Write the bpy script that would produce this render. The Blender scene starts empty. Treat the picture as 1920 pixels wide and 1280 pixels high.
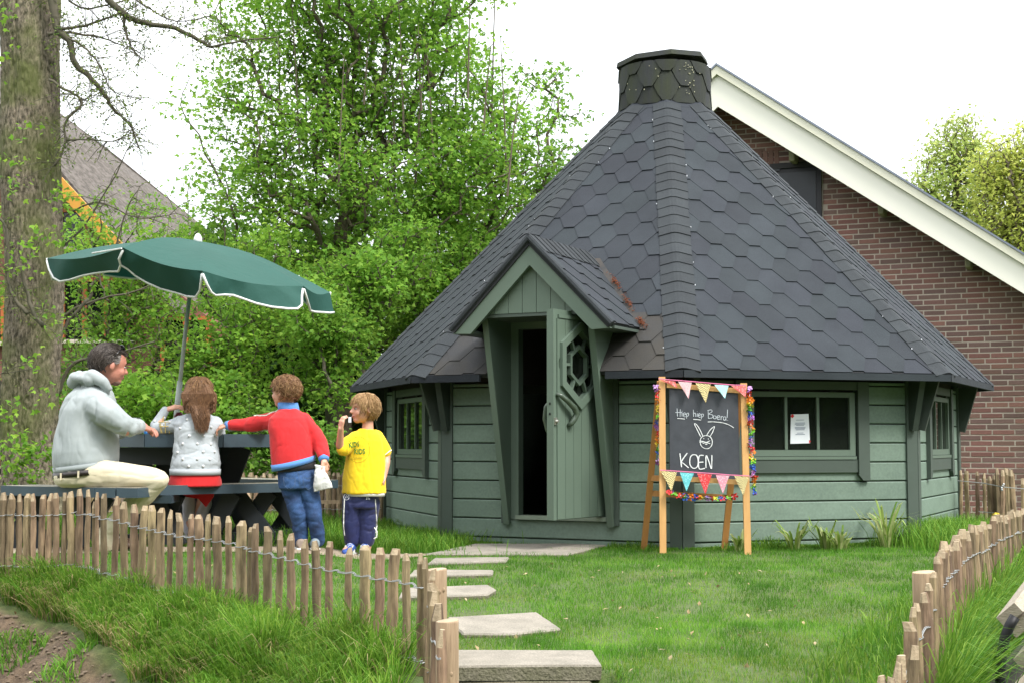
import bpy, bmesh, math, random
import numpy as np
from mathutils import Vector, Matrix, Euler, noise
from mathutils.bvhtree import BVHTree
rad = math.radians
random.seed(7); rng = np.random.default_rng(11)
SC = bpy.context.scene
COL = SC.collection
# ------------------------------------------------------------------ camera
CAMZ, PITCH, F = 0.75, 4.04, 2685.0
cd = bpy.data.cameras.new('camera'); cam = bpy.data.objects.new('camera', cd); COL.objects.link(cam)
cd.sensor_width = 36; cd.lens = F / 1920 * 36; cd.clip_end = 400
cam.location = (0, 0, CAMZ); cam.rotation_euler = (rad(90 + PITCH), 0, 0)
SC.camera = cam
# ------------------------------------------------------------------ world: bright overcast
W = bpy.data.worlds.new('World'); SC.world = W; W.use_nodes = True
nt = W.node_tree; nt.nodes.clear()
wo = nt.nodes.new('ShaderNodeOutputWorld'); bg = nt.nodes.new('ShaderNodeBackground')
sk = nt.nodes.new('ShaderNodeTexSky'); sk.sky_type = 'NISHITA'; sk.sun_disc = False
sk.sun_elevation = rad(50); sk.sun_rotation = rad(132)
# thin cloud cover over the blue sky: whitish, slightly brighter overhead, soft mottling
tc = nt.nodes.new('ShaderNodeTexCoord'); ns = nt.nodes.new('ShaderNodeTexNoise'); ns.inputs['Scale'].default_value = 2.2
ns.inputs['Detail'].default_value = 4
nt.links.new(tc.outputs['Generated'], ns.inputs['Vector'])
cr = nt.nodes.new('ShaderNodeValToRGB')
cr.color_ramp.elements[0].position = .3; cr.color_ramp.elements[0].color = (.90, .93, .97, 1)
cr.color_ramp.elements[1].position = .7; cr.color_ramp.elements[1].color = (1.06, 1.06, 1.06, 1)
nt.links.new(ns.outputs['Fac'], cr.inputs['Fac'])
# overcast luminance rises smoothly from the horizon to the zenith
sx_ = nt.nodes.new('ShaderNodeSeparateXYZ'); nt.links.new(tc.outputs['Generated'], sx_.inputs[0])
mz = nt.nodes.new('ShaderNodeMapRange'); mz.inputs['From Min'].default_value = 0; mz.inputs['From Max'].default_value = 1; mz.inputs['To Min'].default_value = 4.4; mz.inputs['To Max'].default_value = 14.
nt.links.new(sx_.outputs['Z'], mz.inputs['Value'])
vm = nt.nodes.new('ShaderNodeVectorMath'); vm.operation = 'SCALE'; nt.links.new(cr.outputs['Color'], vm.inputs[0]); nt.links.new(mz.outputs[0], vm.inputs['Scale'])
mx = nt.nodes.new('ShaderNodeMixRGB'); mx.inputs['Fac'].default_value = .9
nt.links.new(sk.outputs['Color'], mx.inputs['Color1']); nt.links.new(vm.outputs[0], mx.inputs['Color2'])
nt.links.new(mx.outputs['Color'], bg.inputs['Color']); bg.inputs['Strength'].default_value = .12
nt.links.new(bg.outputs['Background'], wo.inputs['Surface'])
sd = bpy.data.lights.new('sun', 'SUN'); sun = bpy.data.objects.new('sun', sd); COL.objects.link(sun)
sd.energy = 2.0; sd.angle = rad(16); sd.color = (1, .96, .9)
sun.rotation_euler = (rad(40), 0, rad(48))
SC.view_settings.view_transform = 'Standard'; SC.view_settings.look = 'None'
SC.view_settings.gamma = 1; SC.view_settings.use_curve_mapping = False
SC.view_settings.exposure = 1.26
SC.render.engine = 'CYCLES'
SC.cycles.max_bounces = 6; SC.cycles.transparent_max_bounces = 8

# ------------------------------------------------------------------ helpers
cP, sP = math.cos(rad(PITCH)), math.sin(rad(PITCH))
def ray(px, py):
    v = (640 - py) / F
    return Vector(((px - 960) / F, cP - v * sP, sP + v * cP))
def P(px, py, Y):
    r = ray(px, py); k = Y / r.y
    return Vector((r.x * k, Y, CAMZ + r.z * k))
def X(px, Y): return (px - 960) / F * Y
def hit(px, py, p0, n):
    r = ray(px, py); o = Vector((0, 0, CAMZ)); k = (Vector(p0) - o).dot(n) / r.dot(n)
    return o + r * k
def sm(t): t = min(1, max(0, t)); return t * t * (3 - 2 * t)
def lerp(a, b, t): return a + (b - a) * t
def interp(x, pts, j=1):
    if x <= pts[0][0]: return pts[0][j]
    for a, b in zip(pts, pts[1:]):
        if x <= b[0]: return lerp(a[j], b[j], (x - a[0]) / (b[0] - a[0]))
    return pts[-1][j]

def tag(o, label=None, cat=None, group=None, kind=None):
    for k, v in (('label', label), ('category', cat), ('group', group), ('kind', kind)):
        if v: o[k] = v
    return o
def empty(name, loc=(0, 0, 0), label=None, cat=None, group=None, rz=0):
    o = bpy.data.objects.new(name, None); COL.objects.link(o); o.location = loc; o.rotation_euler = (0, 0, rz)
    o.empty_display_size = .1
    return tag(o, label, cat, group)
def link(name, me, mat=None, parent=None, smooth=False):
    if mat and not me.materials: me.materials.append(mat)
    o = bpy.data.objects.new(name, me); COL.objects.link(o)
    if parent is not None:
        o.parent = parent
        o.matrix_parent_inverse = WI.get(parent.name, parent_inv(parent))
    return o
WI = {}
def parent_inv(p):
    m = Matrix.LocRotScale(p.location, p.rotation_euler, p.scale)
    q = p
    M_ = m
    if p.parent: M_ = world_of(p)
    return M_.inverted()
def world_of(o):
    m = Matrix.LocRotScale(o.location, o.rotation_euler, o.scale)
    if o.parent: return world_of(o.parent) @ o.matrix_parent_inverse @ m
    return m

class MB:
    """collects geometry (world coordinates) for one mesh object"""
    def __init__(s): s.v = []; s.f = []; s.mi = []
    def add(s, vs, fs, m=0):
        o = len(s.v); s.v += [tuple(v) for v in vs]; s.f += [tuple(i + o for i in f) for f in fs]; s.mi += [m] * len(fs); return s
    def box(s, c, size, R=None, taper=None):
        hx, hy, hz = [k / 2 for k in size]; vs = []
        for z in (-hz, hz):
            k = 1 if (taper is None or z < 0) else taper
            for x, y in ((-hx, -hy), (hx, -hy), (hx, hy), (-hx, hy)): vs.append(Vector((x * k, y * k, z)))
        if R is not None: vs = [R @ v for v in vs]
        c = Vector(c)
        return s.add([v + c for v in vs], [(3, 2, 1, 0), (4, 5, 6, 7), (0, 1, 5, 4), (1, 2, 6, 5), (2, 3, 7, 6), (3, 0, 4, 7)])
    def bbox(s, c, size, bev=.004, R=None):
        bm = bmesh.new(); bmesh.ops.create_cube(bm, size=1)
        for v in bm.verts: v.co = Vector((v.co.x * size[0], v.co.y * size[1], v.co.z * size[2]))
        bmesh.ops.bevel(bm, geom=bm.edges[:], offset=bev, segments=1, affect='EDGES')
        c = Vector(c)
        vs = [((R @ v.co) if R is not None else v.co.copy()) + c for v in bm.verts]
        s.add(vs, [[v.index for v in f.verts] for f in bm.faces]); bm.free(); return s
    def prism(s, poly, o, u, v, n, h0, h1):
        o, u, v, n = map(Vector, (o, u, v, n)); k = len(poly)
        a = [o + u * p[0] + v * p[1] + n * h0 for p in poly]; b = [o + u * p[0] + v * p[1] + n * h1 for p in poly]
        area = sum(poly[i][0] * poly[(i + 1) % k][1] - poly[(i + 1) % k][0] * poly[i][1] for i in range(k))
        flip = (area < 0) != (u.cross(v).dot(n) < 0)
        fs = [tuple(range(k))[::-1], tuple(range(k, 2 * k))] + [(i, (i + 1) % k, k + (i + 1) % k, k + i) for i in range(k)]
        if flip: fs = [f[::-1] for f in fs]
        return s.add(a + b, fs)
    def beam(s, a, b, w, h, up=(0, 0, 1)):
        """rectangular bar a->b, w wide, h high"""
        a, b = Vector(a), Vector(b); d = (b - a).normalized(); up = Vector(up)
        if abs(d.dot(up)) > .99: up = Vector((0, 1, 0))
        sx = d.cross(up).normalized(); uz = sx.cross(d).normalized()
        return s.prism([(-w / 2, -h / 2), (w / 2, -h / 2), (w / 2, h / 2), (-w / 2, h / 2)], a, sx, uz, d, 0, (b - a).length)
    def tube(s, pts, rs, seg=8, cap=True):
        pts = [Vector(p) for p in pts]
        if not hasattr(rs, '__len__'): rs = [rs] * len(pts)
        o = len(s.v); ref = None
        for i, p in enumerate(pts):
            d = (pts[min(i + 1, len(pts) - 1)] - pts[max(i - 1, 0)])
            if d.length < 1e-9: d = Vector((0, 0, 1))
            d.normalize()
            if ref is None:
                ref = Vector((1, 0, 0)) if abs(d.x) < .8 else Vector((0, 1, 0))
            a = (ref - d * ref.dot(d)).normalized(); ref = a; b = d.cross(a)
            for k in range(seg):
                t = 2 * math.pi * k / seg; s.v.append(tuple(p + (a * math.cos(t) + b * math.sin(t)) * rs[i]))
        n = len(pts)
        for i in range(n - 1):
            for k in range(seg):
                q = (k + 1) % seg
                s.f.append((o + i * seg + k, o + i * seg + q, o + (i + 1) * seg + q, o + (i + 1) * seg + k)); s.mi.append(0)
        if cap:
            s.f.append(tuple(o + k for k in range(seg))[::-1]); s.f.append(tuple(o + (n - 1) * seg + k for k in range(seg))); s.mi += [0, 0]
        return s
    def ball(s, c, r, seg=12, rings=8, R=None):
        if not hasattr(r, '__len__'): r = (r, r, r)
        c = Vector(c); vs = [Vector((0, 0, r[2]))]
        for i in range(1, rings):
            t = math.pi * i / rings
            for k in range(seg):
                p = 2 * math.pi * k / seg; vs.append(Vector((r[0] * math.sin(t) * math.cos(p), r[1] * math.sin(t) * math.sin(p), r[2] * math.cos(t))))
        vs.append(Vector((0, 0, -r[2]))); fs = []
        for k in range(seg): fs.append((0, 1 + k, 1 + (k + 1) % seg))
        for i in range(rings - 2):
            for k in range(seg):
                a = 1 + i * seg; b = a + seg; fs.append((a + k, b + k, b + (k + 1) % seg, a + (k + 1) % seg))
        a = 1 + (rings - 2) * seg
        for k in range(seg): fs.append((a + k, len(vs) - 1, a + (k + 1) % seg))
        if R is not None: vs = [R @ v for v in vs]
        return s.add([v + c for v in vs], fs)
    def mesh(s, name, mats=None, smooth=False):
        me = bpy.data.meshes.new(name); me.from_pydata(s.v, [], s.f)
        if mats:
            for m in (mats if isinstance(mats, (list, tuple)) else [mats]): me.materials.append(m)
            if isinstance(mats, (list, tuple)) and len(mats) > 1: me.polygons.foreach_set('material_index', s.mi)
        if smooth: me.polygons.foreach_set('use_smooth', [True] * len(me.polygons))
        me.update(); return me
    def build(s, name, mats, parent=None, smooth=False):
        return link(name, s.mesh(name, mats, smooth), None, parent)

# ------------------------------------------------------------------ materials
def nodes(name):
    m = bpy.data.materials.new(name); m.use_nodes = True; t = m.node_tree; return m, t, t.nodes['Principled BSDF']
def N(t, kind, **kw):
    n = t.nodes.new('ShaderNode' + kind)
    for k, v in kw.items():
        if k in n.inputs: n.inputs[k].default_value = v
        else: setattr(n, k, v)
    return n
def col4(c): return (*c, 1)
def mat(name, c, rough=.7, c2=None, scale=8., stretch=(1, 1, 1), amt=.5, bump=.0, bscale=None, rnd=0., hue=0., spec=.5, metal=0, fine=0, detail=6, obj=False, sheen=0, bstretch=None, bdist=.01):
    """colour c blended to c2 by noise; per-object brightness (rnd) and hue shifts; fine speckle; bump"""
    m, t, b = nodes(name); L = t.links.new
    if obj:
        g = N(t, 'TexCoord'); pos = g.outputs['Object']
    else:
        g = N(t, 'NewGeometry'); pos = g.outputs['Position']
    mp = N(t, 'Mapping'); mp.inputs['Scale'].default_value = stretch; L(pos, mp.inputs['Vector'])
    ns = N(t, 'TexNoise', Scale=scale, Detail=detail, Roughness=.6); L(mp.outputs[0], ns.inputs['Vector'])
    r = N(t, 'ValToRGB'); r.color_ramp.elements[0].position = .5 - .25 / max(amt, .01) * .5; r.color_ramp.elements[1].position = .5 + .25 / max(amt, .01) * .5
    c2 = c2 or tuple(k * .72 for k in c)
    r.color_ramp.elements[0].color = col4(c2); r.color_ramp.elements[1].color = col4(c); L(ns.outputs['Fac'], r.inputs['Fac'])
    out = r.outputs['Color']
    if rnd or hue:
        oi = N(t, 'ObjectInfo'); hs = N(t, 'HueSaturation')
        mr = N(t, 'MapRange'); mr.inputs['To Min'].default_value = 1 - rnd; mr.inputs['To Max'].default_value = 1 + rnd
        L(oi.outputs['Random'], mr.inputs['Value']); L(mr.outputs[0], hs.inputs['Value'])
        if hue:
            wn = N(t, 'TexWhiteNoise'); wn.noise_dimensions = '1D'; L(oi.outputs['Random'], wn.inputs['W'])
            m2 = N(t, 'MapRange'); m2.inputs['To Min'].default_value = .5 - hue; m2.inputs['To Max'].default_value = .5 + hue
            L(wn.outputs['Value'], m2.inputs['Value']); L(m2.outputs[0], hs.inputs['Hue'])
        L(out, hs.inputs['Color']); out = hs.outputs['Color']
    if fine:
        n2 = N(t, 'TexNoise', Scale=fine, Detail=2); L(pos, n2.inputs['Vector'])
        m3 = N(t, 'MapRange'); m3.inputs['From Min'].default_value = .3; m3.inputs['From Max'].default_value = .7
        fa = .25 if fine > 80 else .10; m3.inputs['To Min'].default_value = 1 - fa; m3.inputs['To Max'].default_value = 1 + fa; L(n2.outputs['Fac'], m3.inputs['Value'])
        h2 = N(t, 'HueSaturation'); L(m3.outputs[0], h2.inputs['Value']); L(out, h2.inputs['Color']); out = h2.outputs['Color']
    L(out, b.inputs['Base Color'])
    if bump:
        mb = N(t, 'Mapping'); mb.inputs['Scale'].default_value = bstretch or stretch; L(pos, mb.inputs['Vector'])
        nb = N(t, 'TexNoise', Scale=bscale or scale * 3, Detail=5); L(mb.outputs[0], nb.inputs['Vector'])
        bp = N(t, 'Bump', Strength=bump, Distance=bdist); L(nb.outputs['Fac'], bp.inputs['Height']); L(bp.outputs[0], b.inputs['Normal'])
    b.inputs['Roughness'].default_value = rough; b.inputs['Metallic'].default_value = metal
    b.inputs['Specular IOR Level'].default_value = spec
    if sheen: b.inputs['Sheen Weight'].default_value = sheen
    return m
def leafmat(name, ca, cb, cc, trans=.35, rough=.5):
    """three leaf greens picked by the per-leaf attribute, slightly translucent"""
    m, t, b = nodes(name); L = t.links.new
    at = N(t, 'Attribute', attribute_name='rnd'); r = N(t, 'ValToRGB')
    e = r.color_ramp.elements; e[0].color = col4(ca); e[1].color = col4(cc); k = e.new(.5); k.color = col4(cb)
    L(at.outputs['Fac'], r.inputs['Fac'])
    g = N(t, 'NewGeometry'); ns = N(t, 'TexNoise', Scale=1.3, Detail=2); L(g.outputs['Position'], ns.inputs['Vector'])
    mr = N(t, 'MapRange'); mr.inputs['From Min'].default_value = .3; mr.inputs['From Max'].default_value = .7; mr.inputs['To Min'].default_value = .75; mr.inputs['To Max'].default_value = 1.25
    L(ns.outputs['Fac'], mr.inputs['Value']); hs = N(t, 'HueSaturation'); L(mr.outputs[0], hs.inputs['Value']); L(r.outputs['Color'], hs.inputs['Color'])
    L(hs.outputs['Color'], b.inputs['Base Color']); b.inputs['Roughness'].default_value = rough + .12; b.inputs['Specular IOR Level'].default_value = .14
    tr = N(t, 'BsdfTranslucent'); h3 = N(t, 'HueSaturation'); h3.inputs['Value'].default_value = 1.5; h3.inputs['Hue'].default_value = .485; L(hs.outputs['Color'], h3.inputs['Color'])
    L(h3.outputs['Color'], tr.inputs['Color'])
    ms = N(t, 'MixShader'); ms.inputs[0].default_value = trans; L(b.outputs[0], ms.inputs[1]); L(tr.outputs[0], ms.inputs[2])
    L(ms.outputs[0], t.nodes['Material Output'].inputs['Surface'])
    return m

G_LIGHT = mat('paint_sage_green', (.158, .222, .174), .6, (.122, .176, .138), 3.2, stretch=(1, 1, 2.5), amt=.6, bump=.35, bscale=90, bstretch=(1, 1, 7), rnd=.07, fine=55, bdist=.002)
G_DARK = mat('paint_dark_green', (.060, .083, .067), .6, (.047, .066, .053), 4, amt=.4, bump=.15, bscale=90, rnd=.05, bdist=.002)
G_BRK = mat('bracket_shaded_green', (.030, .044, .034), .65, rnd=.05)  # trim green darkened in colour to carry the shade under the eave
G_MID = mat('paint_mid_green', (.106, .149, .114), .5, (.092, .130, .099), 4, amt=.4, bump=.1, bscale=90, bdist=.002)
SHINGLE = mat('bitumen_shingle', (.028, .034, .041), .9, (.018, .0225, .028), 2.4, amt=.6, bump=.5, bscale=420, rnd=.15, hue=.02, fine=260, spec=.35, bdist=.004)
SHINGLE_HIP = mat('bitumen_hip', (.032, .038, .042), .9, (.023, .027, .031), 6, amt=.5, bump=.6, bscale=420, rnd=.12, fine=260, spec=.35, bdist=.004)
SHINGLE_MOSS = mat('mossy_chimney_shingle', (.023, .026, .028), .9, (.026, .032, .016), 3.5, stretch=(2, 2, .5), amt=.9, bump=.5, bscale=300, rnd=.2, fine=200, bdist=.004)
SHINGLE_BROWN = mat('weathered_eave_shingle', (.027, .028, .030), .9, (.036, .032, .025), 2.5, amt=.8, bump=.5, bscale=400, rnd=.1, fine=240, bdist=.004)
ROOFBASE = mat('roof_felt', (.02, .022, .025), .95, bump=.3, bscale=200)
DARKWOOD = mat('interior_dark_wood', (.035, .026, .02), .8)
GLASS, _t, _b = nodes('window_glass'); _b.inputs['Base Color'].default_value = (.02, .025, .02, 1); _b.inputs['Roughness'].default_value = .03; _b.inputs['Transmission Weight'].default_value = .45; _b.inputs['IOR'].default_value = 1.45; _b.inputs['Specular IOR Level'].default_value = .8
CLEAR, _t, _b = nodes('clear_glass'); _b.inputs['Roughness'].default_value = .02; _b.inputs['Transmission Weight'].default_value = .95; _b.inputs['Base Color'].default_value = (.9, .95, .95, 1)
WHITE = mat('white_paint', (.78, .78, .74), .5, (.7, .7, .64), 3)
PAPER = mat('paper', (.75, .78, .82), .8, (.7, .73, .78), 5)
CONCRETE = mat('concrete_slab', (.25, .225, .185), .95, (.17, .155, .125), 7, amt=.7, bump=.5, bscale=120, fine=150, bdist=.004)
CONC_EDGE = mat('mossy_concrete', (.16, .145, .105), .95, (.12, .115, .07), 14, amt=.8, bump=.8, bscale=80, fine=120, bdist=.01)
PICKET = mat('chestnut_picket', (.31, .225, .13), .85, (.085, .055, .032), 15, stretch=(2.2, 2.2, .42), amt=.62, bump=.8, bscale=60, bstretch=(3, 3, .25), rnd=.36, hue=.018, bdist=.006)
PICKET_TOP = mat('cut_picket_wood', (.40, .32, .215), .85, (.28, .21, .13), 30, bump=.4, bscale=100, rnd=.15)
POSTW = mat('post_wood', (.37, .27, .17), .85, (.22, .15, .09), 14, stretch=(3, 3, .3), amt=.6, bump=.8, bscale=50, bstretch=(3, 3, .2), bdist=.006)
WIRE = mat('galvanised_wire', (.36, .37, .37), .45, metal=.6)
PINE = mat('easel_pine', (.58, .34, .13), .5, (.48, .26, .09), 14, stretch=(4, 4, .4), amt=.5, bump=.1, bscale=60)
PINE_D = mat('easel_pine_dark', (.46, .22, .07), .5, (.38, .17, .05), 14, stretch=(4, 4, .4), amt=.5)
BENCHP = mat('blue_grey_paint', (.045, .072, .092), .45, (.035, .055, .07), 7, amt=.5, bump=.2, bscale=60, bdist=.003)
BENCHTOP = mat('worn_bench_top', (.30, .27, .20), .7, (.14, .15, .13), 9, stretch=(1, 1, 1), amt=.8, bump=.2, bscale=60, bdist=.003)
BENCHLEG = mat('dark_trestle_paint', (.018, .024, .030), .55, (.014, .018, .022), 7)
SKIN = mat('skin', (.60, .33, .235), .5, (.56, .28, .19), 14, amt=.4, bump=.1, bscale=200, bdist=.001)
SKIN_RED = mat('ruddy_skin', (.50, .225, .165), .5, (.44, .17, .12), 12, amt=.5, bump=.2, bscale=160, bdist=.001)
# ------------------------------------------------------------------ terrain
FENCE_L = [(-9, 8.6), (-4.5, 8.15), (-2.86, 8.0), (-2.383, 7.9), (-2.151, 7.6), (-1.77, 7.2), (-1.352, 6.85), (-.953, 6.4), (-.467, 5.7), (-.334, 5.5)]
FENCE_R = [(1.04, 4.0), (1.21, 4.4), (1.45, 5.0), (1.677, 5.65), (2.0, 6.4), (2.39, 7.2), (3.04, 8.5), (3.6, 9.6), (4.4, 11)]
def Hs(x, y):
    z = -.13 * sm((9.3 - y) / 3.8)
    z += .05 * sm((-.9 - x) / .6) * sm((y - 7.6) / .8)
    if x < -.334:
        yf = interp(x, FENCE_L); d = (yf - y) * .82
        if d > 0: z -= .08 * sm(d / .3) + .62 * sm((d - .1) / 1.3)
    elif x < 1.25:
        d = 5.585 - y
        if d > 0: z -= .11 * sm(d / .05) * (x < .40) + .55 * sm(d / 1.3)
    xr = interp(y, [(b, a) for a, b in FENCE_R])
    if y > 4 and x > xr:
        d = (x - xr) * .85; z -= .17 * sm(d / .35)
    return z
def H(x, y):
    z = Hs(x, y)
    n = noise.noise(Vector((x * .9, y * .9, 0))) * .02 + noise.noise(Vector((x * 3.1, y * 3.1, 5))) * .008
    if x < -.334:
        yf = interp(x, FENCE_L); d = yf - y
        if d > .1: n += (noise.noise(Vector((x * 4, y * 4, 2))) * .06 + noise.noise(Vector((x * 10, y * 10, 7))) * .035 + abs(noise.noise(Vector((x * 23, y * 23, 1)))) * .03) * sm(d / .6)
    if y > 12: n *= .3
    if x > -.4 and y < 6.2 and x < .5: n *= .25
    n *= 1 - .85 * sm((1.0 - abs(x + .25)) / .3) * sm((y - 5.6) / .3) * sm((10.8 - y) / .4)
    return z + n
def grid(name, xs, ys, fn, m, kind='structure'):
    vs = [(x, y, fn(x, y)) for y in ys for x in xs]; w = len(xs)
    fs = [(j * w + i, j * w + i + 1, (j + 1) * w + i + 1, (j + 1) * w + i) for j in range(len(ys) - 1) for i in range(w - 1)]
    b = MB(); b.add(vs, fs); return tag(b.build(name, m, None, True), kind=kind)
def ground_mat():
    m, t, b = nodes('ground_soil_and_turf'); L = t.links.new
    g = N(t, 'NewGeometry')
    n1 = N(t, 'TexNoise', Scale=1.7, Detail=5); L(g.outputs['Position'], n1.inputs['Vector'])
    n2 = N(t, 'TexNoise', Scale=26., Detail=8, Roughness=.7); L(g.outputs['Position'], n2.inputs['Vector'])
    so = N(t, 'ValToRGB'); e = so.color_ramp.elements; e[0].position = .3; e[0].color = (.038, .025, .015, 1); e[1].position = .75; e[1].color = (.165, .113, .07, 1)
    L(n2.outputs['Fac'], so.inputs['Fac'])
    tu = N(t, 'ValToRGB'); e = tu.color_ramp.elements; e[0].position = .3; e[0].color = (.045, .075, .018, 1); e[1].position = .7; e[1].color = (.09, .13, .03, 1)
    L(n2.outputs['Fac'], tu.inputs['Fac'])
    at = N(t, 'Attribute', attribute_name='turf'); mx = N(t, 'MixRGB')
    ad = N(t, 'Math', operation='ADD'); L(at.outputs['Fac'], ad.inputs[0]); mu = N(t, 'Math', operation='MULTIPLY_ADD'); L(n1.outputs['Fac'], mu.inputs[0]); mu.inputs[1].default_value = 1.2; mu.inputs[2].default_value = -.6
    L(mu.outputs[0], ad.inputs[1]); ad.use_clamp = True
    L(ad.outputs[0], mx.inputs['Fac']); L(so.outputs['Color'], mx.inputs['Color1']); L(tu.outputs['Color'], mx.inputs['Color2'])
    L(mx.outputs['Color'], b.inputs['Base Color']); b.inputs['Roughness'].default_value = .95
    bp = N(t, 'Bump', Strength=.9, Distance=.02); L(n2.outputs['Fac'], bp.inputs['Height']); L(bp.outputs[0], b.inputs['Normal'])
    return m
GROUND = ground_mat()
def turfness(x, y):
    """1 on turf, 0 on bare soil (the eroded bank at the left)"""
    if x < -.334:
        yf = interp(x, FENCE_L); d = yf - y
        w = .26 + .42 * sm((x + 2.6) / 1.2) + .9 * sm((x + 1.45) / .6) + .12 * noise.noise(Vector((x * 3, y * 3, 9)))
        if y < yf: return 1 - sm((d - w) / .15)
    return 1.
lawn = grid('lawn', [lerp(-4.2, 4.6, i / 360) for i in range(361)], [3.2 * (14.5 / 3.2) ** (j / 340) for j in range(341)], H, GROUND)
at = lawn.data.attributes.new('turf', 'FLOAT', 'POINT'); at.data.foreach_set('value', [turfness(v.co.x, v.co.y) for v in lawn.data.vertices])
far = MB(); R0 = [(-4.2, 3.2), (4.6, 3.2), (4.6, 14.5), (-4.2, 14.5)]; R1 = [(-160, -30), (160, -30), (160, 300), (-160, 300)]
zi = [H(*p) - .0 for p in R0]
ring = []
def edgez(x, y): return H(x, y)
fv = []; ff = []
edge = [(lerp(-4.2, 4.6, i / 40), 3.2) for i in range(40)] + [(4.6, 3.2 * (14.5 / 3.2) ** (i / 40)) for i in range(40)] + [(lerp(4.6, -4.2, i / 40), 14.5) for i in range(40)] + [(-4.2, 14.5 * (3.2 / 14.5) ** (i / 40)) for i in range(40)]
ne = len(edge)
for k, sc in enumerate((1, 1.6, 5, 40)):
    for x, y in edge:
        cx, cy = .2, 9; X_, Y_ = cx + (x - cx) * sc, cy + (y - cy) * sc
        z = edgez(x, y) if k == 0 else (lerp(edgez(x, y), -.75 if y < 6 else -.05, .7) if k == 1 else (-.75 if y < 4 else -.05))
        fv.append((X_, Y_, z - (.003 if k == 0 else 0)))
for k in range(3):
    for i in range(ne): ff.append((k * ne + i, (k + 1) * ne + i, (k + 1) * ne + (i + 1) % ne, k * ne + (i + 1) % ne))
far.add(fv, ff); fo = tag(far.build('ground', GROUND, None, True), kind='structure')
at = fo.data.attributes.new('turf', 'FLOAT', 'POINT'); at.data.foreach_set('value', [.9] * len(fo.data.vertices))

# ------------------------------------------------------------------ the eight-sided barbecue hut
CX, CY, RW = 1.3735, 12.684, 2.5
C0 = Vector((CX, CY, 0)); A0 = -93.91; APW = RW * math.cos(rad(22.5)); HALF = RW * math.sin(rad(22.5))
ZE, ZT, RE, RT = 1.215, 3.70, 2.815, .42
APE, APT = RE * math.cos(rad(22.5)), RT * math.cos(rad(22.5))
hut = empty('barbecue_hut', C0, 'green eight-sided wooden hut with steep black shingled roof and a stub chimney', 'hut')
def hang(k): return rad(A0 + 45 * k)
def corner(k, r, z): a = hang(k); return Vector((CX + r * math.cos(a), CY + r * math.sin(a), z))
def side(k):
    a = hang(k + .5); n = Vector((math.cos(a), math.sin(a), 0)); t = Vector((-n.y, n.x, 0))
    return C0 + n * APW, t, n
ZU = Vector((0, 0, 1))
bw = .141; zrow = [.186 + bw * i for i in range(-1, 8)]
def board(o, t, n, s0, s1, z0, z1, name='wall_board', m=G_LIGHT, d=.022):
    """one plank with a chamfered lower lip, 5 mm joint below"""
    b = MB(); z0 += .004; z1 -= .004
    o = o + t * ((s0 + s1) / 2)
    h = (s1 - s0) / 2; pro = [(-.02, z0), (d - .005, z0), (d, z0 + .006), (d, z1 - .006), (d - .006, z1), (-.02, z1)]
    vs = []
    for s in (-h, h): vs += [o + t * s + n * p[0] + ZU * p[1] for p in pro]
    k = len(pro); fs = [tuple(range(k))[::-1], tuple(range(k, 2 * k))] + [(i, (i + 1) % k, k + (i + 1) % k, k + i) for i in range(k)]
    b.add(vs, fs); return b.build(name, m, wall_of)
GLIMPSE = []
def window(o, t, n, full=True):
    """wide three-pane awning window in its dark surround"""
    w = MB()
    def rail(b, s0, s1, z0, z1, d0, d1): return b.prism([(s0, z0), (s1, z0), (s1, z1), (s0, z1)], o, t, ZU, n, d0, d1)
    f = MB(); rail(f, -.44, -.395, .655, 1.122, -.01, .034); rail(f, .395, .44, .655, 1.122, -.01, .034)
    rail(f, -.395, .395, 1.085, 1.122, -.01, .033); rail(f, -.395, .395, .655, .70, -.01, .033)
    rail(f, -.44, .44, .630, .652, -.01, .048)
    fr = f.build('window', G_MID, hut)
    for s in (-.132, .132):
        b = MB(); rail(b, s - .011, s + .011, .702, 1.083, .0, .028); b.build('glazing_bar', G_MID, fr)
    for s0, s1 in ((-.393, -.144), (-.12, .12), (.144, .393)):
        b = MB(); rail(b, s0, s1, .702, 1.083, .008, .012); b.build('pane', GLASS, fr)
    for s in (-.25, .25):
        b = MB(); rail(b, s - .03, s + .03, 1.126, 1.134, .03, .05); b.build('hinge', DARKIRON, fr)
    tr = MB()
    for sg in (-1, 1):
        a, c = sorted((sg * .455, sg * .548))
        pol = [(a, .475), (c, .475), (c, 1.2), (a, 1.2)]
        if sg > 0: pol = [(a + .035, .475), (c, .475), (c, 1.2), (a, 1.2), (a, .515)]
        else: pol = [(a, .475), (c - .035, .475), (c, .515), (c, 1.2), (a, 1.2)]
        b = MB(); b.prism(pol, o, t, ZU, n, .0, .055); b.build('window_trim', G_DARK, hut)
    b = MB(); rail(b, -.455, .455, .535, .628, .0, .042); b.build('window_trim', G_DARK, hut)
    b = MB(); rail(b, -.455, .455, 1.14, 1.2, .0, .045); b.build('window_trim', G_DARK, hut)
DARKIRON = mat('black_iron', (.012, .012, .013), .5, metal=.5)
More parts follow.
